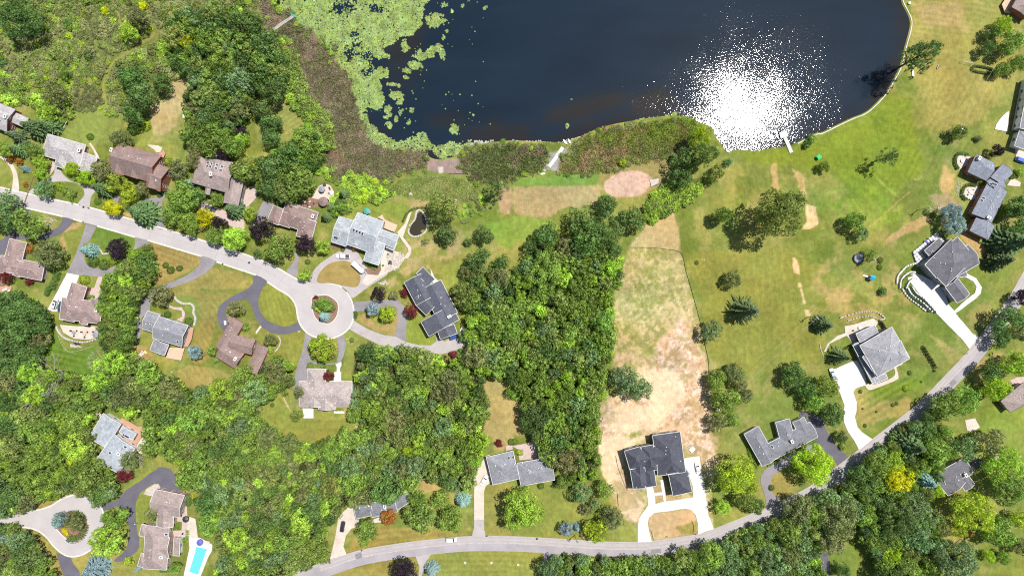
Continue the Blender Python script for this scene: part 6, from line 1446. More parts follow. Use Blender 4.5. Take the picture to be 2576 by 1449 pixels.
# white enclosed trailer with tow bar
p = wp(tf('11', 1032, 1243), 1.2); t_ = empty('trailer', (p[0], p[1], .05), R(-42)); tag(t_, 'long white enclosed trailer standing at the large grey house front', 'trailer')
b_ = MB(); loft(b_, [(-3.0, 1.05, .5, 2.5, .98), (2.3, 1.05, .5, 2.5, .98), (3.0, .55, .5, 2.3, .5)]); b_.build('body', M['white'], t_)
b_ = MB(); b_.tube((2.9, 0, .55), (4.0, 0, .5), .06); b_.tube((4.0, 0, .0), (4.0, 0, .6), .05); b_.build('tow_bar', M['dark'], t_)
for x in (-.5, .4):
    for y in (-1.0, 1.0): wheel(t_, x, y, .33)
# ================================================================== DOCKS, BOATS
def dock(name, pts, wd, z, label, m, cat='dock', end=None):
    W = [wp(q, z) for q in pts]; c = W[0]; root = empty(name, (c[0], c[1], 0)); tag(root, label, cat); b_ = MB(); n_ = 0
    for a, d in zip(W[:-1], W[1:]):
        L = math.hypot(d[0] - a[0], d[1] - a[1]); ang = math.atan2(d[1] - a[1], d[0] - a[0]); k = int(L / .3)
        for i in range(k): t = (i + .5) / k; b_.box((a[0] + (d[0] - a[0]) * t - c[0], a[1] + (d[1] - a[1]) * t - c[1], z), (.27, wd, .06), ang)
        for i in range(int(L / 3) + 1):
            t = min(1, i * 3 / L)
            for s_ in (-1, 1): pb = MB(); x, y = a[0] + (d[0] - a[0]) * t - math.sin(ang) * s_ * wd * .52 - c[0], a[1] + (d[1] - a[1]) * t + math.cos(ang) * s_ * wd * .52 - c[1]; pb.tube((x, y, -1.5), (x, y, z + .15), .07); pb.build('post', m, root)
    b_.build('walkway', m, root)
    if end:
        e = [wp(q, z) for q in PF(end[0])]; pb = MB(); pb.slab([(x - c[0], y - c[1], z + .06) for x, y in e][::-1], .12); pb.build('platform', end[1], root)
    return root
dock('boardwalk', PF('10 120,345 240,255 375,165'), 1.3, .45, 'weathered boardwalk with a teal platform reaching the lily pads', M['greywood'], end=('10 345,130 362,126 408,170 395,182 370,165 350,150', M['teal']))
dock('dock', PF('21 372,232 440,140 512,35'), 1.5, .3, 'pale plank path crossing the gap between two reed beds', M['stone'])
dock('dock', PF('31 237,88 30 200,1449 170,1385'), 1.5, .35, 'white dock with a square platform in the glittering water', M['concrete'], end=('30 112,1338 188,1315 206,1375 128,1395', M['concrete']))
def canoe(t, x, y, deg, L, colr, label, cat='canoe'):
    p = wp(tf(t, x, y)); b_ = MB(); st = []
    for i in range(9):
        f = i / 8 * 2 - 1; w_ = .42 * (1 - abs(f) ** 2.2) + .02; st.append((f * L / 2, w_, .02 + .12 * abs(f) ** 3, .38 + .16 * abs(f) ** 3))
    base = 0
    for x_, w_, z0, z1 in st: b_.v += [(x_, -w_, z1), (x_, -w_ * .55, z0), (x_, w_ * .55, z0), (x_, w_, z1), (x_, w_ * .85, z1 - .02), (x_, 0, z0 + .08), (x_, -w_ * .85, z1 - .02)]
    for i in range(8):
        for k in range(7): a = i * 7; b_.f.append([a + k, a + 7 + k, a + 7 + (k + 1) % 7, a + (k + 1) % 7]); b_.m.append(0)
    o = b_.build('canoe', plain('hull', colr, .4)); o.location = (p[0], p[1], .03); o.rotation_euler = (0, 0, R(deg)); tag(o, label, cat)
canoe('30', 1455, 745, 95, 4.0, (.8, .8, .82), 'white canoe lying on the grass by the leaning waterside tree'); canoe('21', 312, 301, 15, 2.6, (.55, .75, .45), 'pale green small boat on grass above the plank path'); canoe('20', 535, 1432, -50, 3.0, (.8, .8, .8), 'white boat floating at the head of the plank path', 'boat'); canoe('20', 578, 1425, -60, 2.8, (.7, .66, .62), 'beige boat floating beside the white one at the plank path', 'boat')
canoe('21', 2170, 75, -30, 2.4, (.78, .78, .78), 'white dinghy drawn up at the corner of the glittering cove', 'boat')
# ================================================================== LINEAR THINGS: fences, hedges, walls, wires
def fence(s, label, z=.38, name='silt_fence', cat='fence'):
    W = resample([wp(p_) for p_ in crom(PF(s), False, 4)], 2.2, False); c = W[0]; root = empty(name, (c[0], c[1], 0)); tag(root, label, cat)
    L_ = [(a - c[0], b_ - c[1]) for a, b_ in W]; ribbon('fabric', L_, .05, 0, z, M['silt'], False, root); b_ = MB()
    for x, y in L_[::3]: b_.tube((x, y, 0), (x, y, z + .2), .03, .03, 5)
    o = b_.build('stakes', M['greywood'], root); o['kind'] = 'stuff'
fence('21 1175,1040 1400,1045 1560,1060 1700,1098 1750,1280 1800,1449 22 1890,330 1930,520 1965,680 1978,760 1980,850', 'long black silt fence dividing the dry plot from the lake lawn')
fence('21 520,302 740,298 880,278 1050,240 1220,200 1300,188 1490,142 1550,155 1600,220', 'black fabric fence along the lower rim of the eastern reed bed')
fence('11 2480,395 2575,360 21 60,345 150,320 250,293', 'black fabric fence below the western reed bed')
fence('23 1045,240 1060,330 1090,420 1130,520 1165,585', 'black silt fence left of the new slate house'); fence('23 1398,985 1425,1085', 'short black silt fence at the left end of the front plot'); fence('23 1810,890 1828,950 1820,1020', 'short black silt fence at the right end of the front plot')
fence('23 1060,620 1070,740', 'thin silt fence scrap left of the sandy front yard', .5); fence('11 1940,298 2050,300 2130,305', 'short dark fence on the rough bank below the mud beach', .5)
def hedge(s, wd, ht, col, label, closed=False, name='hedge'):
    W = resample([wp(p_) for p_ in (crom(PF(s), closed, 4))], .5, closed); c = W[0]; r = np.random.default_rng(len(s)); P_, N_ = [], []
    L = np.array(W) - np.array(c); d = np.gradient(L, axis=0); d /= np.linalg.norm(d, axis=1)[:, None] + 1e-9; nn = np.stack([-d[:, 1], d[:, 0]], 1)
    for i in range(len(L)):
        for k in range(int(13 * (wd + 1.6 * ht))):
            a = r.uniform(-.1, math.pi + .1); cx_, cz = math.cos(a), math.sin(a); sx = cx_ * wd / 2 * (1.0 if r.random() < .5 else r.random()); sz = abs(cz) ** .5 * ht; off_ = r.uniform(-.3, .3)
            P_.append([L[i, 0] + nn[i, 0] * sx + d[i, 0] * off_, L[i, 1] + nn[i, 1] * sx + d[i, 1] * off_, sz]); N_.append([nn[i, 0] * cx_, nn[i, 1] * cx_, max(cz, .1)])
    P_ = np.array(P_); t = r.uniform(.75, 1.25, len(P_)); V, F, T_ = quads(P_, np.array(N_), .17, .3, r, np.stack([t, t, t], 1)); o = link(bpy.data.objects.new(name, npmesh(name, V, F, [M['leaf']], T_))); o.location = (c[0], c[1], 0); o.color = col + (1,); tag(o, label, 'hedge'); return o
G1, G2, G3 = (.11, .20, .045), (.20, .31, .05), (.085, .15, .045)
hedge('01 605,1290 570,1370 540,1449', 2.6, 2.2, G1, 'straight clipped hedge left of the white pad by the mauve roof'); hedge('02 480,70 500,20 520,0', 2.0, 1.8, G1, 'hedge continuing down beside the two parked cars')
hedge('30 2070,670 2240,700 2250,745 2065,720', 1.0, 1.2, G3, 'square clipped hedge around a seat near the swings', True)
hedge('31 1995,112 1920,100 1878,140 1875,200 1900,250', 1.5, 1.4, G3, 'curved hedge around the upper round patio of the blue-grey house'); hedge('31 2090,420 2000,415 1950,470 1950,530 1985,560', 1.5, 1.4, G3, 'curved hedge around the lower round patio of the blue-grey house')
hedge('31 2115,550 2070,620 2040,700', 1.6, 1.4, G1, 'hedge along the left wall of the blue-grey house'); hedge('11 1110,1215 1160,1235 1205,1255', 1.3, 1.1, G2, 'short low hedge at the large grey house end wall')
hedge('03 720,815 790,810 840,850 855,890', 2.4, 1.0, G1, 'clipped hedge arc at the top right of the bottom left island'); hedge('03 860,930 840,1020 780,1070 720,1075 700,1060', 3.4, 1.0, G1, 'broad clipped hedge arc at the lower right of the bottom left island')
hedge('32 285,1335 1,1' if 0 else '32 280,1350 330,1325 385,1305', 1.6, 1.2, G2, 'yellow-green hedge block at the grey hipped house court'); hedge('33 0,335 60,300 95,285', 1.2, .9, G2, 'low hedge in front of the grey hipped house, left stretch'); hedge('33 300,180 400,120 490,65', 1.4, .9, G2, 'low hedge in front of the grey hipped house, right stretch')
hedge('23 2375,160 2400,250 2450,320 2470,350', 1.5, 1.0, G2, 'low hedge along the left wall of the grey hipped house'); hedge('12 1000,240 1000,300', 1.4, 1.2, G3, 'short dark hedge at the kerb east of the turning circle')
hedge('03 1900,620 1905,700 1900,730', 2.2, 1.3, G1, 'rounded hedge right of the pink terrace path'); hedge('03 1950,625 1948,700', 1.3, 1.1, (.4, .38, .03), 'yellow hedge strip right of the pink terrace path'); hedge('03 1895,985 1885,1060 1850,1090', 1.6, 1.2, G2, 'curved hedge between conservatory and pool deck'); hedge('03 1770,905 1770,970', 2.4, 1.0, G2, 'square clipped bed in the pink terrace')
hedge('11 1480,780 1520,700 1600,650 1680,640', 1.0, .8, G1, 'thin hedge ring around the garden pond'); hedge('01 2085,560 2110,610', 1.0, .8, G2, 'small hedge at the grey-mauve roof entry'); hedge('11 450,640 0,0' if 0 else '11 200,580 250,600 290,620', 2.2, 1.4, G3, 'dark hedge behind the reddish brown roof'); hedge('02 870,85 950,92', 1.6, 1.2, G2, 'clipped hedge on the pink court of the mauve roof')
hedge('12 780,1228 880,1228', .9, .8, G2, 'thin hedge under the pinkish roof by the white path'); hedge('32 760,610 850,590', 1.2, 1.0, G3, 'dark hedge above the conifer at the forecourt'); hedge('03 1340,1440 1280,1449' if 0 else '03 1620,1390 1700,1385', 1.6, .9, G1, 'low hedge below the taupe house')
def wallrow(s, label, wd=.5, z=.7, m=None, name='stone_wall', closed=False):
    W = resample([wp(p_) for p_ in crom(PF(s), closed, 4)], .9, closed); c = W[0]; b_ = MB(); rr_ = random.Random(len(s))
    for a, d in zip(W[:-1], W[1:]):
        ang = math.atan2(d[1] - a[1], d[0] - a[0]); b_.box(((a[0] + d[0]) / 2 - c[0], (a[1] + d[1]) / 2 - c[1], z / 2 * .98), (rr_.uniform(.75, 1.0), wd * rr_.uniform(.8, 1.2), z * rr_.uniform(.85, 1.1)), ang + rr_.uniform(-.15, .15), taper=.9)
    o = b_.build(name, m or M['rock']); o.location = (c[0], c[1], 0); tag(o, label, 'wall'); return o
wallrow('02 1240,600 1290,700 1330,760 1345,790 1400,835 1475,862', 'pale curved stone wall on the dry lawn below the small grey house'); wallrow('02 575,390 590,430 640,490 700,520 800,545 900,540 1000,500', 'stone rim of the round terrace below the mauve roof', .8)
wallrow('02 1760,90 1790,130 1850,160 1920,160 1955,200 1950,250 1970,310 1955,380', 'ring of pale boulders around the curved path garden', .9, .5); wallrow('12 225,485 248,530 235,590 195,640', 'pale stone edging of the crescent bed by the T-shaped house', .5, .4)
wallrow('01 950,1035 1010,1060 1040,1105 1095,1100', 'tan stone edging inside the loop drive', .6, .4); wallrow('32 730,300 760,290 900,248 1000,238 1090,245 1170,305 1120,320', 'outer stone wall of the planted terrace above the white-guttered house', .5, .6); wallrow('32 800,330 900,300 1020,285 1090,310', 'inner stone wall of the planted terrace above the white-guttered house', .4, .5)
wallrow('32 520,560 530,620 560,690', 'thin pale edging beside the leaning conifer', .3, .3); wallrow('13 -1,-1 0,0' if 0 else '02 940,590 720,645 640,590 590,480', 'thin fence-like edging around the terrace garden', .15, .4)
wallrow('11 1545,830 1600,760 1615,690 1650,665 1700,720 1725,830 1690,900 1600,935 1540,900', 'ring of stones around the garden pond', .8, .45, closed=True); wallrow('31 1290,1400 1300,1330 1340,1280 1390,1230 1480,1200', 'outermost curved white planting wall beside the dark hipped house', .7, .9, M['concrete'])
wallrow('31 1320,1449 1330,1370 1370,1320 1420,1290 1470,1290', 'second curved white planting wall beside the dark hipped house', .6, 1.1, M['concrete']); wallrow('31 1380,1449 1400,1400 1440,1360 1500,1350', 'innermost curved white planting wall beside the dark hipped house', .6, 1.3, M['concrete'])
for k_, (s, lb) in enumerate((('32 1340,0 1400,90 1490,160 1580,230', 'lowest of three long white planting walls along the white forecourt'), ('32 1400,0 1440,70 1540,140 1650,245', 'middle of three long white planting walls along the white forecourt'), ('32 1440,-10 1480,50 1560,110 1690,250', 'inner of three long white planting walls along the white forecourt'))): wallrow(s, lb, .55, .8 + .2 * k_, M['concrete'])
hedge('32 1375,0 1420,80 1515,150 1615,238', .8, .9, (.05, .12, .08), 'lower green planting strip between the white planting walls'); hedge('32 1422,-5 1460,60 1550,125 1670,247', .7, 1.0, (.05, .12, .08), 'upper green planting strip between the white planting walls'); hedge('31 1340,1449 1350,1380 1390,1340 1440,1320', .9, 1.0, G2, 'planting strip in the curved beds of the dark hipped house'); hedge('31 1700,885 1790,985', 1.2, 1.8, G3, 'dark pointed hedge on the upper edge of the patterned terrace')
# row of small cypresses, all alike
def cypress():
    root = empty('cypress', (0, 0, 0)); a = dome_arrays(90, 260, .10, .05); V = a[0] * np.array([1, 1, 3.0]); V[:, :2] *= (1 - V[:, 2:3] / 3.6); o = link(bpy.data.objects.new('crown', npmesh('crown', V, a[1], [M['leaf']], a[2])), root); o.location = (0, 0, .15); o.color = (.03, .06, .03, 1); b_ = MB(); b_.tube((0, 0, 0), (0, 0, .8), .07); b_.build('trunk', M['bark'], root); return root
cy = None; ordn = ['topmost', 'second', 'third', 'fourth', 'middle', 'sixth', 'seventh', 'eighth', 'lowest']
for i, (x, y) in enumerate(((1562, 605), (1575, 632), (1592, 660), (1608, 685), (1628, 715), (1642, 740), (1662, 768), (1675, 795), (1672, 835))):
    if cy is None: cy = o = cypress()
    else:
        o = cy.copy(); COL.objects.link(o)
        for ch in cy.children: d = ch.copy(); COL.objects.link(d); d.parent = o
    p = wp(tf('32', x, y), .5); o.location = (p[0], p[1], 0); s_ = 1.0 if i < 8 else .7; o.scale = (s_, s_, s_); tag(o, '%s small dark cypress in the row of nine on the front lawn' % ordn[i], 'cypress', 'row of nine cypresses')
for i, (x, y) in enumerate(((1130, 350), (1145, 368), (1158, 385), (1165, 405))):
    o = cy.copy(); COL.objects.link(o); [(lambda d: (COL.objects.link(d), setattr(d, 'parent', o)))(ch.copy()) for ch in cy.children]
    p = wp(tf('32', x, y), .5); o.location = (p[0], p[1], 0); tag(o, '%s of four small cypresses at the white-guttered house patio' % ('upper', 'second', 'third', 'lower')[i], 'cypress', 'four cypresses by the patio')
# bare dead trees
def dead(t, x, y, L, label):
    p = wp(tf(t, x, y), L * .5); b_ = MB(); rr_ = random.Random(int(x))
    def br(a, d, l, r, k):
        e = a + d * l; b_.tube(a, e, r, r * .55, 5, cap=False)
        if k: [br(e, (d + Vector((rr_.uniform(-.8, .8), rr_.uniform(-.8, .8), rr_.uniform(-.2, .5)))).normalized(), l * rr_.uniform(.6, .85), r * .6, k - 1) for _ in range(3 if k > 1 else 4)]
    br(Vector((0, 0, 0)), Vector((.05, 0, 1)), L * .35, .22, 0)
    root = empty('dead_tree', (p[0], p[1], 0)); tag(root, label, 'dead tree'); b_.build('trunk', M['deadwood'], root); b_ = MB()
    for k in range(7): a = k * .9 + .3; br(Vector((0, 0, L * .3)), Vector((math.cos(a), math.sin(a), .55)).normalized(), L * .3, .10, 3)
    b_.build('branches', M['deadwood'], root)
dead('02', 505, 850, 13, 'bleached leafless tree at the bottom rim of the back lawn'); dead('02', 1000, 735, 7, 'small bleached leafless tree right of the back lawn'); dead('02', 420, 1090, 12, 'leafless pale branches sprawling in the wood below the bleached tree'); dead('12', 225, 890, 7, 'pale bare treetop in the copse left of the pinkish roof'); dead('03', 1330, 260, 9, 'grey bare tree over the pale blue roof corner'); dead('13', 340, 1080, 8, 'white bare stem at the wood clearing by the road')
# utility poles with crossarm, and wires between them
POLES = [('30', 1965, 1290, 9.5, 'utility pole in the tree at the top of the right-hand lawn'), ('31', 1640, 640, 9.5, 'utility pole beside two ball bushes near the spruces'), ('31', 1085, 1165, 9.5, 'utility pole beside the trampoline tree'), ('32', 500, 300, 9.5, 'utility pole at the conifer above the white-guttered house'), ('22', 2085, 1230, 9.5, 'utility pole at the foot of the small grove'), ('23', 655, 1120, 9.5, 'utility pole between road and powder-blue spruce'), ('33', 2090, 1160, 9.5, 'utility pole among the crowns at the lower right')]
tops = {}
for t, x, y, h, lb in POLES:
    p = wp(tf(t, x, y), h); root = empty('utility_pole', (p[0], p[1], 0), R(-48)); tag(root, lb, 'utility pole'); b_ = MB(); b_.tube((0, 0, 0), (0, 0, h), .16, .11, 8); b_.build('pole', M['greywood'], root); b_ = MB(); b_.box((0, 0, h - .5), (2.2, .14, .16)); b_.build('crossarm', M['greywood'], root)
    for k in (-1, 0, 1): b_ = MB(); b_.tube((k, 0, h - .42), (k, 0, h - .18), .07, .05, 6); b_.build('insulator', M['white'], root)
    b_ = MB(); b_.tube((.35, .3, h - 2.2), (.35, .3, h - 1.2), .24, .24, 8); b_.build('transformer', M['chrome'], root); tops[(t, x)] = (p[0], p[1], h - .2)
def wire(a, d, label):
    b_ = MB(); a, d = Vector(a), Vector(d); n_ = 14; pr = a
    for i in range(1, n_ + 1): t = i / n_; q = a.lerp(d, t); q.z -= 1.6 * 4 * t * (1 - t) * .6; b_.tube(pr, q, .035, .035, 4, cap=False); pr = q
    tag(b_.build('overhead_wire', M['greywood']), label, 'wire')
tp = list(tops.values()); wire(tp[0], tp[1], 'overhead wire between the top pole and the pole near the two spruces'); wire(tp[1], tp[2], 'overhead wire between the spruce pole and the trampoline pole'); wire(tp[2], tp[3], 'overhead wire between the trampoline pole and the forecourt conifer pole'); wire(tp[4], tp[3], 'overhead wire between the grove pole and the forecourt conifer pole'); wire(tp[0], (*wp(tf('30', 2150, 740)), 7.5), 'overhead wire running up towards the square clipped hedge')
wire(tp[5], (*wp(tf('23', 720, 300)), 8), 'overhead wire rising from the roadside pole past the pines')
wire(tp[6], (*wp(tf('33', 2440, 850)), 9), 'overhead wire over the crowns at the lower right')
# ================================================================== GARDEN THINGS
def tramp(t, x, y, r, label):
    p = wp(tf(t, x, y), .9); root = empty('trampoline', (p[0], p[1], 0)); tag(root, label, 'trampoline'); b_ = MB(); n = 20
    pts = [(r * .82 * math.cos(k * 6.283 / n), r * .82 * math.sin(k * 6.283 / n), .88) for k in range(n)]; b_.face(pts); b_.build('mat', M['tramp'], root); b_ = MB()
    for k in range(n):
        a, c = k * 6.283 / n, (k + 1) * 6.283 / n; b_.face([(r * .8 * math.cos(a), r * .8 * math.sin(a), .93), (r * math.cos(a), r * math.sin(a), .93), (r * math.cos(c), r * math.sin(c), .93), (r * .8 * math.cos(c), r * .8 * math.sin(c), .93)])
    b_.build('pad', M['pad'], root)
    for k in range(6): a = k * 1.047; b_ = MB(); b_.tube((r * .95 * math.cos(a), r * .95 * math.sin(a), 0), (r * .95 * math.cos(a), r * .95 * math.sin(a), 2.2), .04, .04, 6); b_.build('post', M['dark'], root)
M['tramp'] = plain('mesh_fabric', (.22, .23, .26), .7); M['pad'] = plain('blue_black_pad', (.03, .04, .09), .6)
tramp('31', 915, 1150, 2.2, 'round grey trampoline with dark rim on the east lawn'); tramp('03', 150, 1440, 2.4, 'dark blue round trampoline cut by the bottom edge')
p = wp(tf('11', 672, 578), 3); g_ = empty('gazebo', (p[0], p[1], 0)); tag(g_, 'round brown roofed gazebo at the edge of the brick terrace', 'gazebo'); b_ = MB(); n = 10
for k in range(n):
    a, c = k * 6.283 / n, (k + 1) * 6.283 / n; b_.face([(2.05 * math.cos(a), 2.05 * math.sin(a), 2.5), (2.05 * math.cos(c), 2.05 * math.sin(c), 2.5), (0, 0, 3.6)]); b_.face([(2.05 * math.cos(c), 2.05 * math.sin(c), 2.4), (2.05 * math.cos(a), 2.05 * math.sin(a), 2.4), (0, 0, 3.45)])
rf = b_.build('roof', M['roof_brown'], g_); b_ = MB(); b_.tube((0, 0, 3.5), (0, 0, 4.0), .1, .02); b_.build('finial', M['dark'], rf)
for k in range(8): a = k * .785; b_ = MB(); b_.tube((1.8 * math.cos(a), 1.8 * math.sin(a), 0), (1.8 * math.cos(a), 1.8 * math.sin(a), 2.5), .07); b_.build('post', M['greywood'], g_)
b_ = MB(); b_.tube((0, 0, 0), (0, 0, .2), 2.0, 2.0, 16); b_.build('floor', M['deck'], g_)
def mk_chair(m):
    r = empty('garden_chair', (0, 0, 0)); b_ = MB(); b_.box((0, 0, .45), (.6, .6, .07)); b_.build('seat', m, r); b_ = MB(); b_.box((-.3, 0, .8), (.08, .6, .7)); b_.build('backrest', m, r)
    for x in (-.26, .26):
        for y in (-.26, .26): b_ = MB(); b_.tube((x, y, 0), (x, y, .45), .025, .025, 5); b_.build('leg', m, r)
    return r
def mk_table(m, rd=.75):
    r = empty('garden_table', (0, 0, 0)); b_ = MB(); b_.tube((0, 0, .70), (0, 0, .75), rd, rd, 16); b_.build('table_top', m, r); b_ = MB(); b_.tube((0, 0, 0), (0, 0, .7), .06, .06); b_.tube((0, 0, 0), (0, 0, .04), .35, .3, 12); b_.build('pedestal', m, r); return r
def mk_para(m):
    r = empty('parasol', (0, 0, 0)); b_ = MB(); n = 8
    for k in range(n): a, c = k * 6.283 / n, (k + 1) * 6.283 / n; b_.face([(1.4 * math.cos(a), 1.4 * math.sin(a), 2.2), (1.4 * math.cos(c), 1.4 * math.sin(c), 2.2), (0, 0, 2.7)])
    b_.build('canopy', m, r); b_ = MB(); b_.tube((0, 0, 0), (0, 0, 2.75), .035); b_.build('pole', M['chrome'], r); return r
def mk_lounger(m):
    r = empty('sun_lounger', (0, 0, 0)); b_ = MB(); b_.box((.3, 0, .35), (1.3, .65, .08)); b_.build('seat', m, r); b_ = MB(); b_.slab([(-.35, -.32, .38), (-.35, .32, .38), (-.95, .32, .78), (-.95, -.32, .78)][::-1], .07); b_.build('backrest', m, r)
    for x in (-.3, .85):
        for y in (-.28, .28): b_ = MB(); b_.tube((x, y, 0), (x, y, .35), .03, .03, 5); b_.build('leg', m, r)
    return r
cache = {}
def put(fn, mk, t, x, y, deg, label, cat, group=None, z=.05):
    key = (fn.__name__, mk)
    if key not in cache: cache[key] = o = fn(M[mk])
    else:
        src = cache[key]; o = src.copy(); COL.objects.link(o)
        for ch in src.children: d = ch.copy(); COL.objects.link(d); d.parent = o
    p = wp(tf(t, x, y), z + .5); o.location = (p[0], p[1], z); o.rotation_euler = (0, 0, R(deg)); tag(o, label, cat)
    if group: o['group'] = group
    return o
for (x, y, a) in ((735, 440, 200), (742, 455, 180), (690, 462, 30), (652, 488, 40), (735, 495, 120), (752, 500, 100)): put(mk_chair, 'dark', '11', x, y, a, 'dark garden chair on the round tan patio beside the gazebo', 'chair', 'chairs on the round patio by the gazebo')
put(mk_para, 'tramp', '11', 672, 460, 0, 'grey parasol in the middle of the round tan patio', 'parasol'); put(mk_table, 'white', '11', 760, 498, 0, 'pale table at the right rim of the round tan patio', 'table'); put(mk_table, 'dark', '11', 690, 410, 0, 'dark grill table at the top of the round tan patio', 'table')
for i, (x, y) in enumerate(((460, 600), (490, 590), (520, 615), (545, 580), (580, 600), (435, 630), (480, 635), (540, 635))): put(mk_chair, 'white' if i % 2 else 'dark', '11', x, y, i * 50, ('pale' if i % 2 else 'dark') + ' garden chair crowded on the shaded terrace left of the gazebo', 'chair', ('pale' if i % 2 else 'dark') + ' chairs on the shaded terrace')
for n_, (x, y, w_) in enumerate(((742, 450, 'left'), (850, 462, 'middle'), (970, 460, 'right'))):
    put(mk_table, 'deckpale' if n_ == 1 else 'tramp', '02', x, y, 0, '%s table on the stone terrace below the mauve roof' % w_, 'table')
    for k in range(3): a = k * 120 + 30; put(mk_chair, 'dark', '02', x + 32 * math.cos(R(a)), y - 32 * math.sin(R(a)), a + 180, 'dark chair around the %s table on the stone terrace below the mauve roof' % w_, 'chair', 'chairs around the %s table, mauve roof terrace' % w_)
put(mk_para, 'tramp', '02', 985, 470, 0, 'grey parasol beside the right table of the stone terrace', 'parasol'); put(mk_para, 'blue', '03', 2027, 1098, 0, 'deep blue parasol at the head of the swimming pool', 'parasol', z=.2); put(mk_para, 'dark', '03', 1885, 865, 0, 'dark parasol on the pink terrace of the taupe house', 'parasol')
for k in range(3): put(mk_chair, 'dark', '03', (1830, 1760, 1838)[k], (800, 885, 1020)[k], 40 * k, ('dark chair at the top of the pink terrace', 'dark chair by the taupe house wall', 'dark chair at the bottom of the pink terrace')[k], 'chair')
put(mk_lounger, 'white', '03', 1920, 1118, 80, 'white lounger at the upper left of the pool deck', 'lounger', z=.2); put(mk_lounger, 'deckpale', '03', 2095, 1105, 170, 'tan lounger at the upper right of the pool deck', 'lounger', z=.2)
put(mk_table, 'white', '31', 1955, 170, 0, 'white table on the upper hedged patio', 'table'); put(mk_table, 'white', '31', 2040, 485, 0, 'white table on the lower hedged patio', 'table')
for k in range(4): a = 45 + 90 * k; put(mk_chair, 'white', '31', 2040 + 28 * math.cos(R(a)), 485 - 28 * math.sin(R(a)), a + 180, 'white chair around the table on the lower hedged patio', 'chair', 'white chairs on the lower hedged patio')
put(mk_lounger, 'white', '31', 2020, 530, 60, 'white lounger, left one on the lower hedged patio', 'lounger'); put(mk_lounger, 'white', '31', 2045, 542, 60, 'white lounger, right one on the lower hedged patio', 'lounger')
for k, (x, y) in enumerate(((1890, 70), (1945, 105), (1960, 60))): put(mk_lounger if k == 1 else mk_chair, 'white', '12', x, y, -60, ('white chair, upper one on the slate house back deck', 'white lounger on the slate house back deck', 'white chair, right one on the slate house back deck')[k], 'lounger' if k == 1 else 'chair', z=.5)
for k, (x, y) in enumerate(((1330, 1110), (1345, 1180), (1360, 1205), (1335, 1205), (1250, 1165), (1280, 1222))): put(mk_chair, 'dark', '11', x, y, k * 70, 'dark chair on the stone patio right of the large grey house', 'chair', 'chairs on the large grey house patio')
put(mk_table, 'dark', '11', 1350, 1190, 0, 'dark table on the stone patio right of the large grey house', 'table'); put(mk_table, 'white', '32', 925, 402, 0, 'round white table on the rear patio of the white-guttered house', 'table'); put(mk_chair, 'dark', '32', 862, 430, 0, 'dark chair on the rear patio of the white-guttered house', 'chair')
put(mk_lounger, 'white', '31', 1640, 960, 130, 'white lounger, upper one on the patterned terrace', 'lounger', z=.9); put(mk_lounger, 'blue', '31', 1605, 985, 130, 'blue lounger on the patterned terrace', 'lounger', z=.9)
for k, (x, y) in enumerate(((490, 1240), (545, 1255), (500, 1280))): put(mk_lounger, 'white', '12', x, y, 90, ('left', 'right', 'lower')[k] + ' white lounger on the small white terrace under the pinkish roof', 'lounger')
put(mk_table, 'tramp', '11', 1140, 685, 0, 'grey-blue table behind the large light grey roof', 'table'); put(mk_para, 'teal', '11', 1120, 680, 0, 'teal parasol behind the large light grey roof', 'parasol')
# swing sets, goals, play tower, bench, mailboxes, utility boxes
def frame_set(t, x, y, deg, L, W, Hh, m, label, cat, name, swings=0):
    p = wp(tf(t, x, y), Hh * .5); root = empty(name, (p[0], p[1], 0), R(deg)); tag(root, label, cat)
    for sx in (-1, 1):
        for sy in (-1, 1): b_ = MB(); b_.tube((sx * L / 2, sy * W / 2, 0), (sx * L / 2, 0, Hh), .06); b_.build('leg', M[m], root)
    b_ = MB(); b_.tube((-L / 2, 0, Hh), (L / 2, 0, Hh), .07); b_.build('top_bar', M[m], root)
    for k in range(swings): xx = -L / 2 + L * (k + 1) / (swings + 1); b_ = MB(); b_.tube((xx - .2, 0, Hh), (xx - .2, 0, .5), .015, .015, 4); b_.tube((xx + .2, 0, Hh), (xx + .2, 0, .5), .015, .015, 4); b_.box((xx, 0, .5), (.5, .25, .05)); b_.build('swing_seat', M['dark'], root)
    return root
frame_set('30', 2270, 560, -20, 3.6, 2.0, 2.3, 'teal', 'teal topped swing frame on the lawn under the dark small tree', 'swing set', 'swing_set', 2); frame_set('30', 2280, 400, 0, 4.2, 2.0, 2.4, 'deckpale', 'wooden swing frame under the lemon-coloured tree', 'swing set', 'swing_set', 2)
frame_set('33', 2335, 1215, 30, 2.2, 1.6, 2.0, 'blue', 'purple-blue garden swing at the lower right', 'garden swing', 'garden_swing', 1)
def goal(t, x, y, deg, W, label):
    p = wp(tf(t, x, y)); root = empty('goal', (p[0], p[1], 0), R(deg)); tag(root, label, 'goal'); b_ = MB()
    for sx in (-1, 1): b_.tube((sx * W / 2, 0, 0), (sx * W / 2, 0, 1.9), .06); b_.tube((sx * W / 2, 0, 1.9), (sx * W / 2, .9, 0), .04)
    b_.tube((-W / 2, 0, 1.9), (W / 2, 0, 1.9), .06); b_.build('frame', M['white'], root); b_ = MB(); 
    for k in range(13): xx = -W / 2 + W * k / 12; b_.tube((xx, 0, 1.88), (xx, .9, 0), .012, .012, 4)
    b_.build('net', M['white'], root)
goal('30', 1985, 642, -12, 4.5, 'white football goal lying open on the right-hand lawn'); goal('00', 685, 1265, 60, 3.2, 'white goal frame on the small lawn in the west')
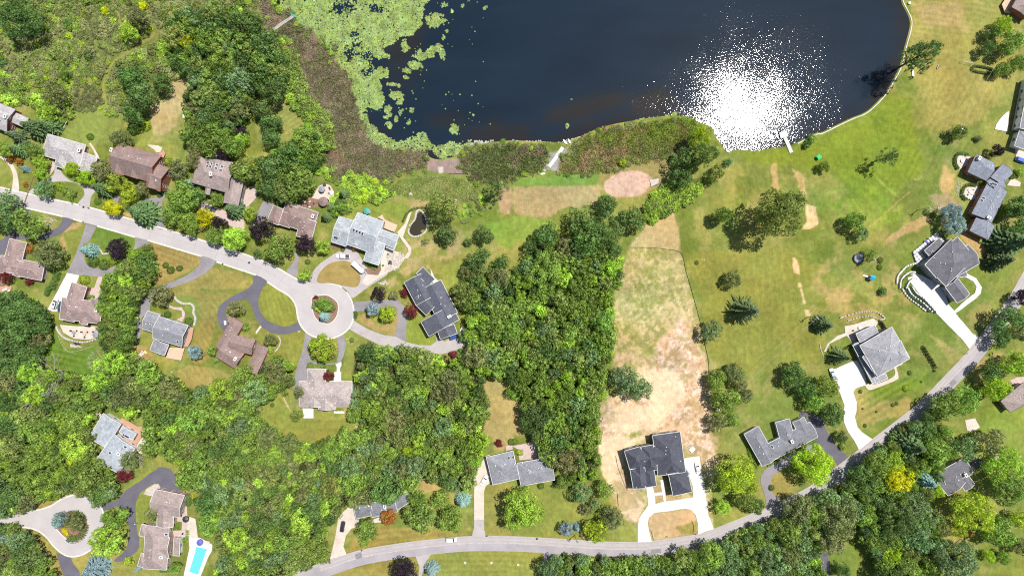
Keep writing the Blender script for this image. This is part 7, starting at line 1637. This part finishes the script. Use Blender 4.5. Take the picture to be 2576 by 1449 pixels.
p = wp(tf('31', 1040, 1345), 1.5); g_ = empty('play_tower', (p[0], p[1], 0), R(-20)); tag(g_, 'play tower with turquoise canopy and slide on the east lawn', 'play tower'); b_ = MB(); b_.slab([(-1, -1, 2.6), (1, -1, 2.6), (1, 0, 3.2), (-1, 0, 3.2)], .05); b_.slab([(-1, 0, 3.2), (1, 0, 3.2), (1, 1, 2.6), (-1, 1, 2.6)], .05); b_.build('canopy', plain('turquoise', (.02, .3, .45), .6), g_)
for sx in (-.9, .9):
    for sy in (-.9, .9): b_ = MB(); b_.box((sx, sy, 1.4), (.12, .12, 2.8)); b_.build('post', M['deckpale'], g_)
b_ = MB(); b_.box((0, 0, 1.3), (1.9, 1.9, .1)); b_.build('platform', M['greywood'], g_); b_ = MB(); b_.slab([(-1, -.4, 1.35), (-1, .4, 1.35), (-3.0, .4, .15), (-3.0, -.4, .15)][::-1], .08); b_.build('slide', M['white'], g_)
p = wp(tf('30', 2305, 420), 1); g_ = empty('slide', (p[0], p[1], 0), R(80)); tag(g_, 'orange plastic slide beside the swing frame', 'slide'); b_ = MB(); b_.slab([(-1.2, -.3, 1.5), (-1.2, .3, 1.5), (1.2, .3, .1), (1.2, -.3, .1)], .08); b_.build('chute', plain('orange_plastic', (.75, .3, .03), .4), g_); b_ = MB(); b_.tube((-1.2, -.3, 0), (-1.2, -.3, 1.5), .04); b_.tube((-1.2, .3, 0), (-1.2, .3, 1.5), .04); b_.build('ladder', M['chrome'], g_)
p = wp(tf('31', 510, 135), 1); g_ = empty('playhouse', (p[0], p[1], 0), R(35)); tag(g_, 'bright green playhouse above the little tree on the lake lawn', 'playhouse'); b_ = MB(); b_.box((0, 0, .7), (1.6, 1.4, 1.4)); b_.build('wall', M['greenp'] if 'greenp' in M else plain('green_paint', (.02, .35, .12), .5), g_); b_ = MB(); b_.slab([(-.9, -.85, 1.35), (.9, -.85, 1.35), (.9, 0, 2.0), (-.9, 0, 2.0)], .06); b_.slab([(-.9, 0, 2.0), (.9, 0, 2.0), (.9, .85, 1.35), (-.9, .85, 1.35)], .06); b_.build('roof', plain('bright_green', (.05, .55, .2), .5), g_)
def bench(t, x, y, deg, label):
    p = wp(tf(t, x, y)); root = empty('bench', (p[0], p[1], 0), R(deg)); tag(root, label, 'bench'); b_ = MB(); b_.box((0, 0, .45), (1.6, .5, .06)); b_.build('seat', M['greywood'], root); b_ = MB(); b_.box((0, -.25, .8), (1.6, .06, .4)); b_.build('backrest', M['greywood'], root)
    for sx in (-.65, .65): b_ = MB(); b_.box((sx, 0, .22), (.08, .45, .44)); b_.build('leg', M['dark'], root)
bench('30', 1705, 680, 70, 'grey bench on the lawn right of the leaning waterside tree')
mb = [('33', 860, 212, 'mailbox at the foot of the white driveway'), ('32', 1985, 658, 'mailbox beside the long white driveway mouth'), ('01', 740, 600, 'lamp post box at the lane kerb below the oval island bed'), ('01', 905, 645, 'mailbox at the kerb right of the pale drive mouth'), ('01', 850, 785, 'mailbox on the south kerb left of the loop drive'), ('13', 1070, 1182, 'mailbox on the main road verge below the round tree'), ('13', 2325, 1038, 'mailbox right of the long concrete drive mouth'), ('23', 1842, 1020, 'mailbox at the right corner of the front plot'), ('01', 2250, 1205, 'mailbox on the south kerb east of the curved drive'), ('23', 1555, 1045, 'dark post pair on the front plot'), ('13', 460, 1220, 'dark box at the wood tip near the road')]
for t, x, y, lb in mb:
    p = wp(tf(t, x, y)); root = empty('mailbox', (p[0], p[1], 0), R(20)); tag(root, lb, 'mailbox'); b_ = MB(); b_.box((0, 0, .55), (.12, .12, 1.1)); b_.build('post', M['greywood'], root); b_ = MB(); b_.box((0, 0, 1.2), (.55, .26, .26)); b_.tube((-.275, 0, 1.32), (.275, 0, 1.32), .13); b_.build('box', M['dark'], root)
for k, (t, x, y, lb) in enumerate((('13', 2103, 1312, 'left of three pale square covers on the south verge lawn'), ('13', 2368, 1312, 'middle of three pale square covers on the south verge lawn'), ('23', 62, 1332, 'right of three pale square covers on the south verge lawn'))):
    p = wp(tf(t, x, y)); root = empty('utility_box', (p[0], p[1], 0)); tag(root, lb, 'utility box', 'square covers on the south verge lawn'); b_ = MB(); b_.box((0, 0, .2), (.95, .95, .4), taper=.92); b_.build('housing', M['stone'], root); b_ = MB(); b_.box((0, 0, .42), (.6, .6, .06)); b_.build('lid', M['greywood'], root)
for t, x, y, lb in (('23', 325, 1370, 'left stone gate pillar of the driveway at the bottom edge'), ('23', 452, 1380, 'right stone gate pillar of the driveway at the bottom edge')):
    p = wp(tf(t, x, y)); b_ = MB(); b_.box((0, 0, .6), (.9, .9, 1.2)); b_.box((0, 0, 1.25), (1.1, 1.1, .12)); b_.box((0, 0, 1.36), (.6, .6, .12), taper=.5); o = b_.build('gate_pillar', M['stone']); o.location = (p[0], p[1], 0); tag(o, lb, 'gate pillar')
wallrow('23 322,1290 328,1360', 'left wing wall of the driveway at the bottom edge', .3, .8); wallrow('23 455,1320 448,1380', 'right wing wall of the driveway at the bottom edge', .3, .8)
p = wp(tf('03', 1846, 604), .5); g_ = empty('wheelbarrow', (p[0], p[1], 0)); tag(g_, 'red wheelbarrow at the dark turning court of the taupe house', 'wheelbarrow'); b_ = MB(); b_.box((0, 0, .5), (1.0, .7, .35), taper=1.3); b_.build('tray', M['redp'], g_); wheel(g_, .7, 0, .2); b_ = MB(); b_.tube((-.3, .25, .4), (-1.0, .3, .6), .03); b_.tube((-.3, -.25, .4), (-1.0, -.3, .6), .03); b_.build('handle', M['dark'], g_)
p = wp(tf('02', 2270, 352), .5); g_ = empty('wheeled_bin', (p[0], p[1], 0), R(10)); tag(g_, 'pale blue wheeled bin on the loop drive by the T-shaped house', 'bin'); b_ = MB(); b_.box((0, 0, .5), (.7, 1.5, 1.0), taper=1.1); b_.build('body', plain('pale_plastic', (.5, .7, .75), .4), g_); b_ = MB(); b_.box((0, 0, 1.05), (.85, 1.75, .08)); b_.build('lid', M['white'], g_)
p = wp(tf('23', 1812, 175), .3); g_ = empty('building_material', (p[0], p[1], 0), R(30)); tag(g_, 'white sheet pile on the sand right of the new slate house', 'building material'); b_ = MB(); b_.box((0, 0, .25), (2.2, 1.8, .5), .2); b_.build('sheet_stack', M['white'], g_); b_ = MB(); b_.box((.2, 1.4, .15), (2.4, .5, .3), -.1); b_.build('board_stack', M['greywood'], g_)
p = wp(tf('02', 1430, 665), .3); g_ = empty('firewood_pile', (p[0], p[1], 0), R(40)); tag(g_, 'heap of pale firewood and two yellow tubs on the dry lawn', 'firewood'); b_ = MB(); rr_ = random.Random(3)
for k in range(40): x, y, z = rr_.uniform(-1.4, 1.2), rr_.uniform(-.7, .7), rr_.uniform(.1, .6); a = rr_.uniform(0, 3.1); b_.tube((x, y, z), (x + .5 * math.cos(a), y + .5 * math.sin(a), z), .1, .1, 6)
b_.build('logs', M['stone'], g_)
for k in (0, 1): b_ = MB(); b_.tube((1.7, k * .8 - .9, 0), (1.7, k * .8 - .9, .6), .33, .36, 12); b_.build('tub', plain('yellow_tub', (.7, .65, .15), .5), g_)
# boulders: rubble right of the large grey house is stuff, single boulders are things
def rubble(s, n, label, name='stone_rubble', r0=(.3, .8)):
    poly = PF(s); b_ = MB(); xs = [p_[0] for p_ in poly]; ys = [p_[1] for p_ in poly]; rr_ = random.Random(n); c = 0
    while c < n:
        x, y = rr_.uniform(min(xs), max(xs)), rr_.uniform(min(ys), max(ys))
        if not inside((x, y), poly): continue
        q = wp((x, y)); r = rr_.uniform(*r0); b_.box((q[0], q[1], r * .25), (r * 1.6, r * 1.1, r * .7), rr_.uniform(0, 3), taper=rr_.uniform(.5, .8)); c += 1
    tag(b_.build(name, M['rock']), label, 'stones', kind='stuff')
rubble('11 1300,1110 1360,1090 1480,1100 1500,1150 1440,1210 1440,1260 1340,1290 1290,1270 1350,1220 1330,1180', 150, 'white stone rubble heaped right of the large grey house patio'); rubble('11 1220,1400 1290,1370 1340,1410 1300,1430', 22, 'small heap of white stones beside the dark tree by the drive')
rubble('31 1880,390 1960,380 1930,520 1890,520', 50, 'field of small pale stones left of the blue-grey house', r0=(.2, .4)); rubble('01 420,730 520,740 600,780 560,820 470,830', 40, 'pale stones in the bed beside the round verge tree', r0=(.2, .5)); rubble('02 700,560 800,590 830,600 720,600', 30, 'white rocks at the tiny pond below the terrace', r0=(.3, .6))
rubble('31 1700,610 1750,610 1760,650 1710,650', 10, 'white stones near the utility pole by the spruces', r0=(.3, .6)); rubble('12 910,500 990,500 990,565 930,560', 8, 'pale stones around the flowering shrub by the drive', r0=(.3, .5))
for t, x, y, r, lb in (('11', 1555, 505, .9, 'white boulder on the rough bank above the pond'), ('11', 2010, 565, .7, 'white boulder right of the willow'), ('12', 432, 440, .6, 'boulder at the kerb left of the turning circle'), ('12', 1010, 1400, .6, 'boulder at the end of the back lawn'), ('12', 1060, 1385, .5, 'smaller boulder at the end of the back lawn'), ('31', 1477, 360, .4, 'white stone on the striped lake lawn'), ('22', 825, 1220, .6, 'white stone at the left rim of the sandy plot'), ('02', 1725, 848, .5, 'white stone at the lower rim of the dry lawn'), ('21', 1932, 1168, .4, 'pale stone near the tiny ball bush'), ('21', 325, 268, .7, 'pale boulder at the foot of the plank path'), ('03', 480, 1220, .8, 'pale boulder in the bed by the bottom left lane')):
    p = wp(tf(t, x, y)); d = sphere_pts(60, np.random.default_rng(int(x)), -1); b_ = MB(); rr_ = random.Random(int(x)); n = 8
    for k in range(n):
        for l_ in range(3):
            def pt(k, l_): a = 6.283 * (k % n) / n; h = (0, .45, .8, .95)[l_]; q = (1.0, .92, .6, .05)[l_] * (1 + .18 * math.sin(a * 3 + x)); return (math.cos(a) * q * r, math.sin(a) * q * r * .8, h * r * .8)
            b_.face([pt(k, l_), pt(k + 1, l_), pt(k + 1, l_ + 1), pt(k, l_ + 1)])
    o = b_.build('boulder', M['rock']); o.location = (p[0], p[1], -.05); tag(o, lb, 'boulder')
# orange deck at the left edge with furniture
o = sheet('deck', PF('02 -40,0 60,-20 01 40,1430 115,1420 02 130,0 100,50 40,85 -40,70'), M['deck'], z=.6, smooth_=False, th=.5, label='orange wooden deck at the left edge in front of the mauve-brown roof', cat='deck')
put(mk_lounger, 'white', '02', 50, 15, 30, 'white lounger on the orange deck at the left edge', 'lounger', z=.6); put(mk_lounger, 'white', '02', 75, 35, 30, 'second white lounger on the orange deck, nearer its corner', 'lounger', z=.6)
# manhole-like drains on the lane and road
for t, x, y, lb in (('01', 840, 636, 'dark drain grate at the lane kerb'), ('01', 2507, 1195, 'dark drain cover in the lane'), ('23', 250, 1073, 'oval dark drain on the main road')):
    p = wp(tf(t, x, y)); b_ = MB(); b_.tube((0, 0, 0), (0, 0, .05), .5, .5, 12); b_.box((0, 0, .055), (.7, .08, .01)); b_.box((0, .2, .055), (.6, .08, .01)); b_.box((0, -.2, .055), (.6, .08, .01)); o = b_.build('drain_cover', M['dark']); o.location = (p[0], p[1], .01); tag(o, lb, 'drain cover')
for t, x, y in (('30', 1415, 40),):
    p = wp(tf(t, x, y)); b_ = MB(); b_.box((0, 0, .4), (.9, .8, .8)); b_.box((0, 0, .83), (1.0, .9, .06)); o = b_.build('storage_box', M['white']); o.location = (p[0], p[1], 0); tag(o, 'white storage box on grass at the top shore edge', 'storage box')
print('OBJECTS', len(bpy.data.objects))
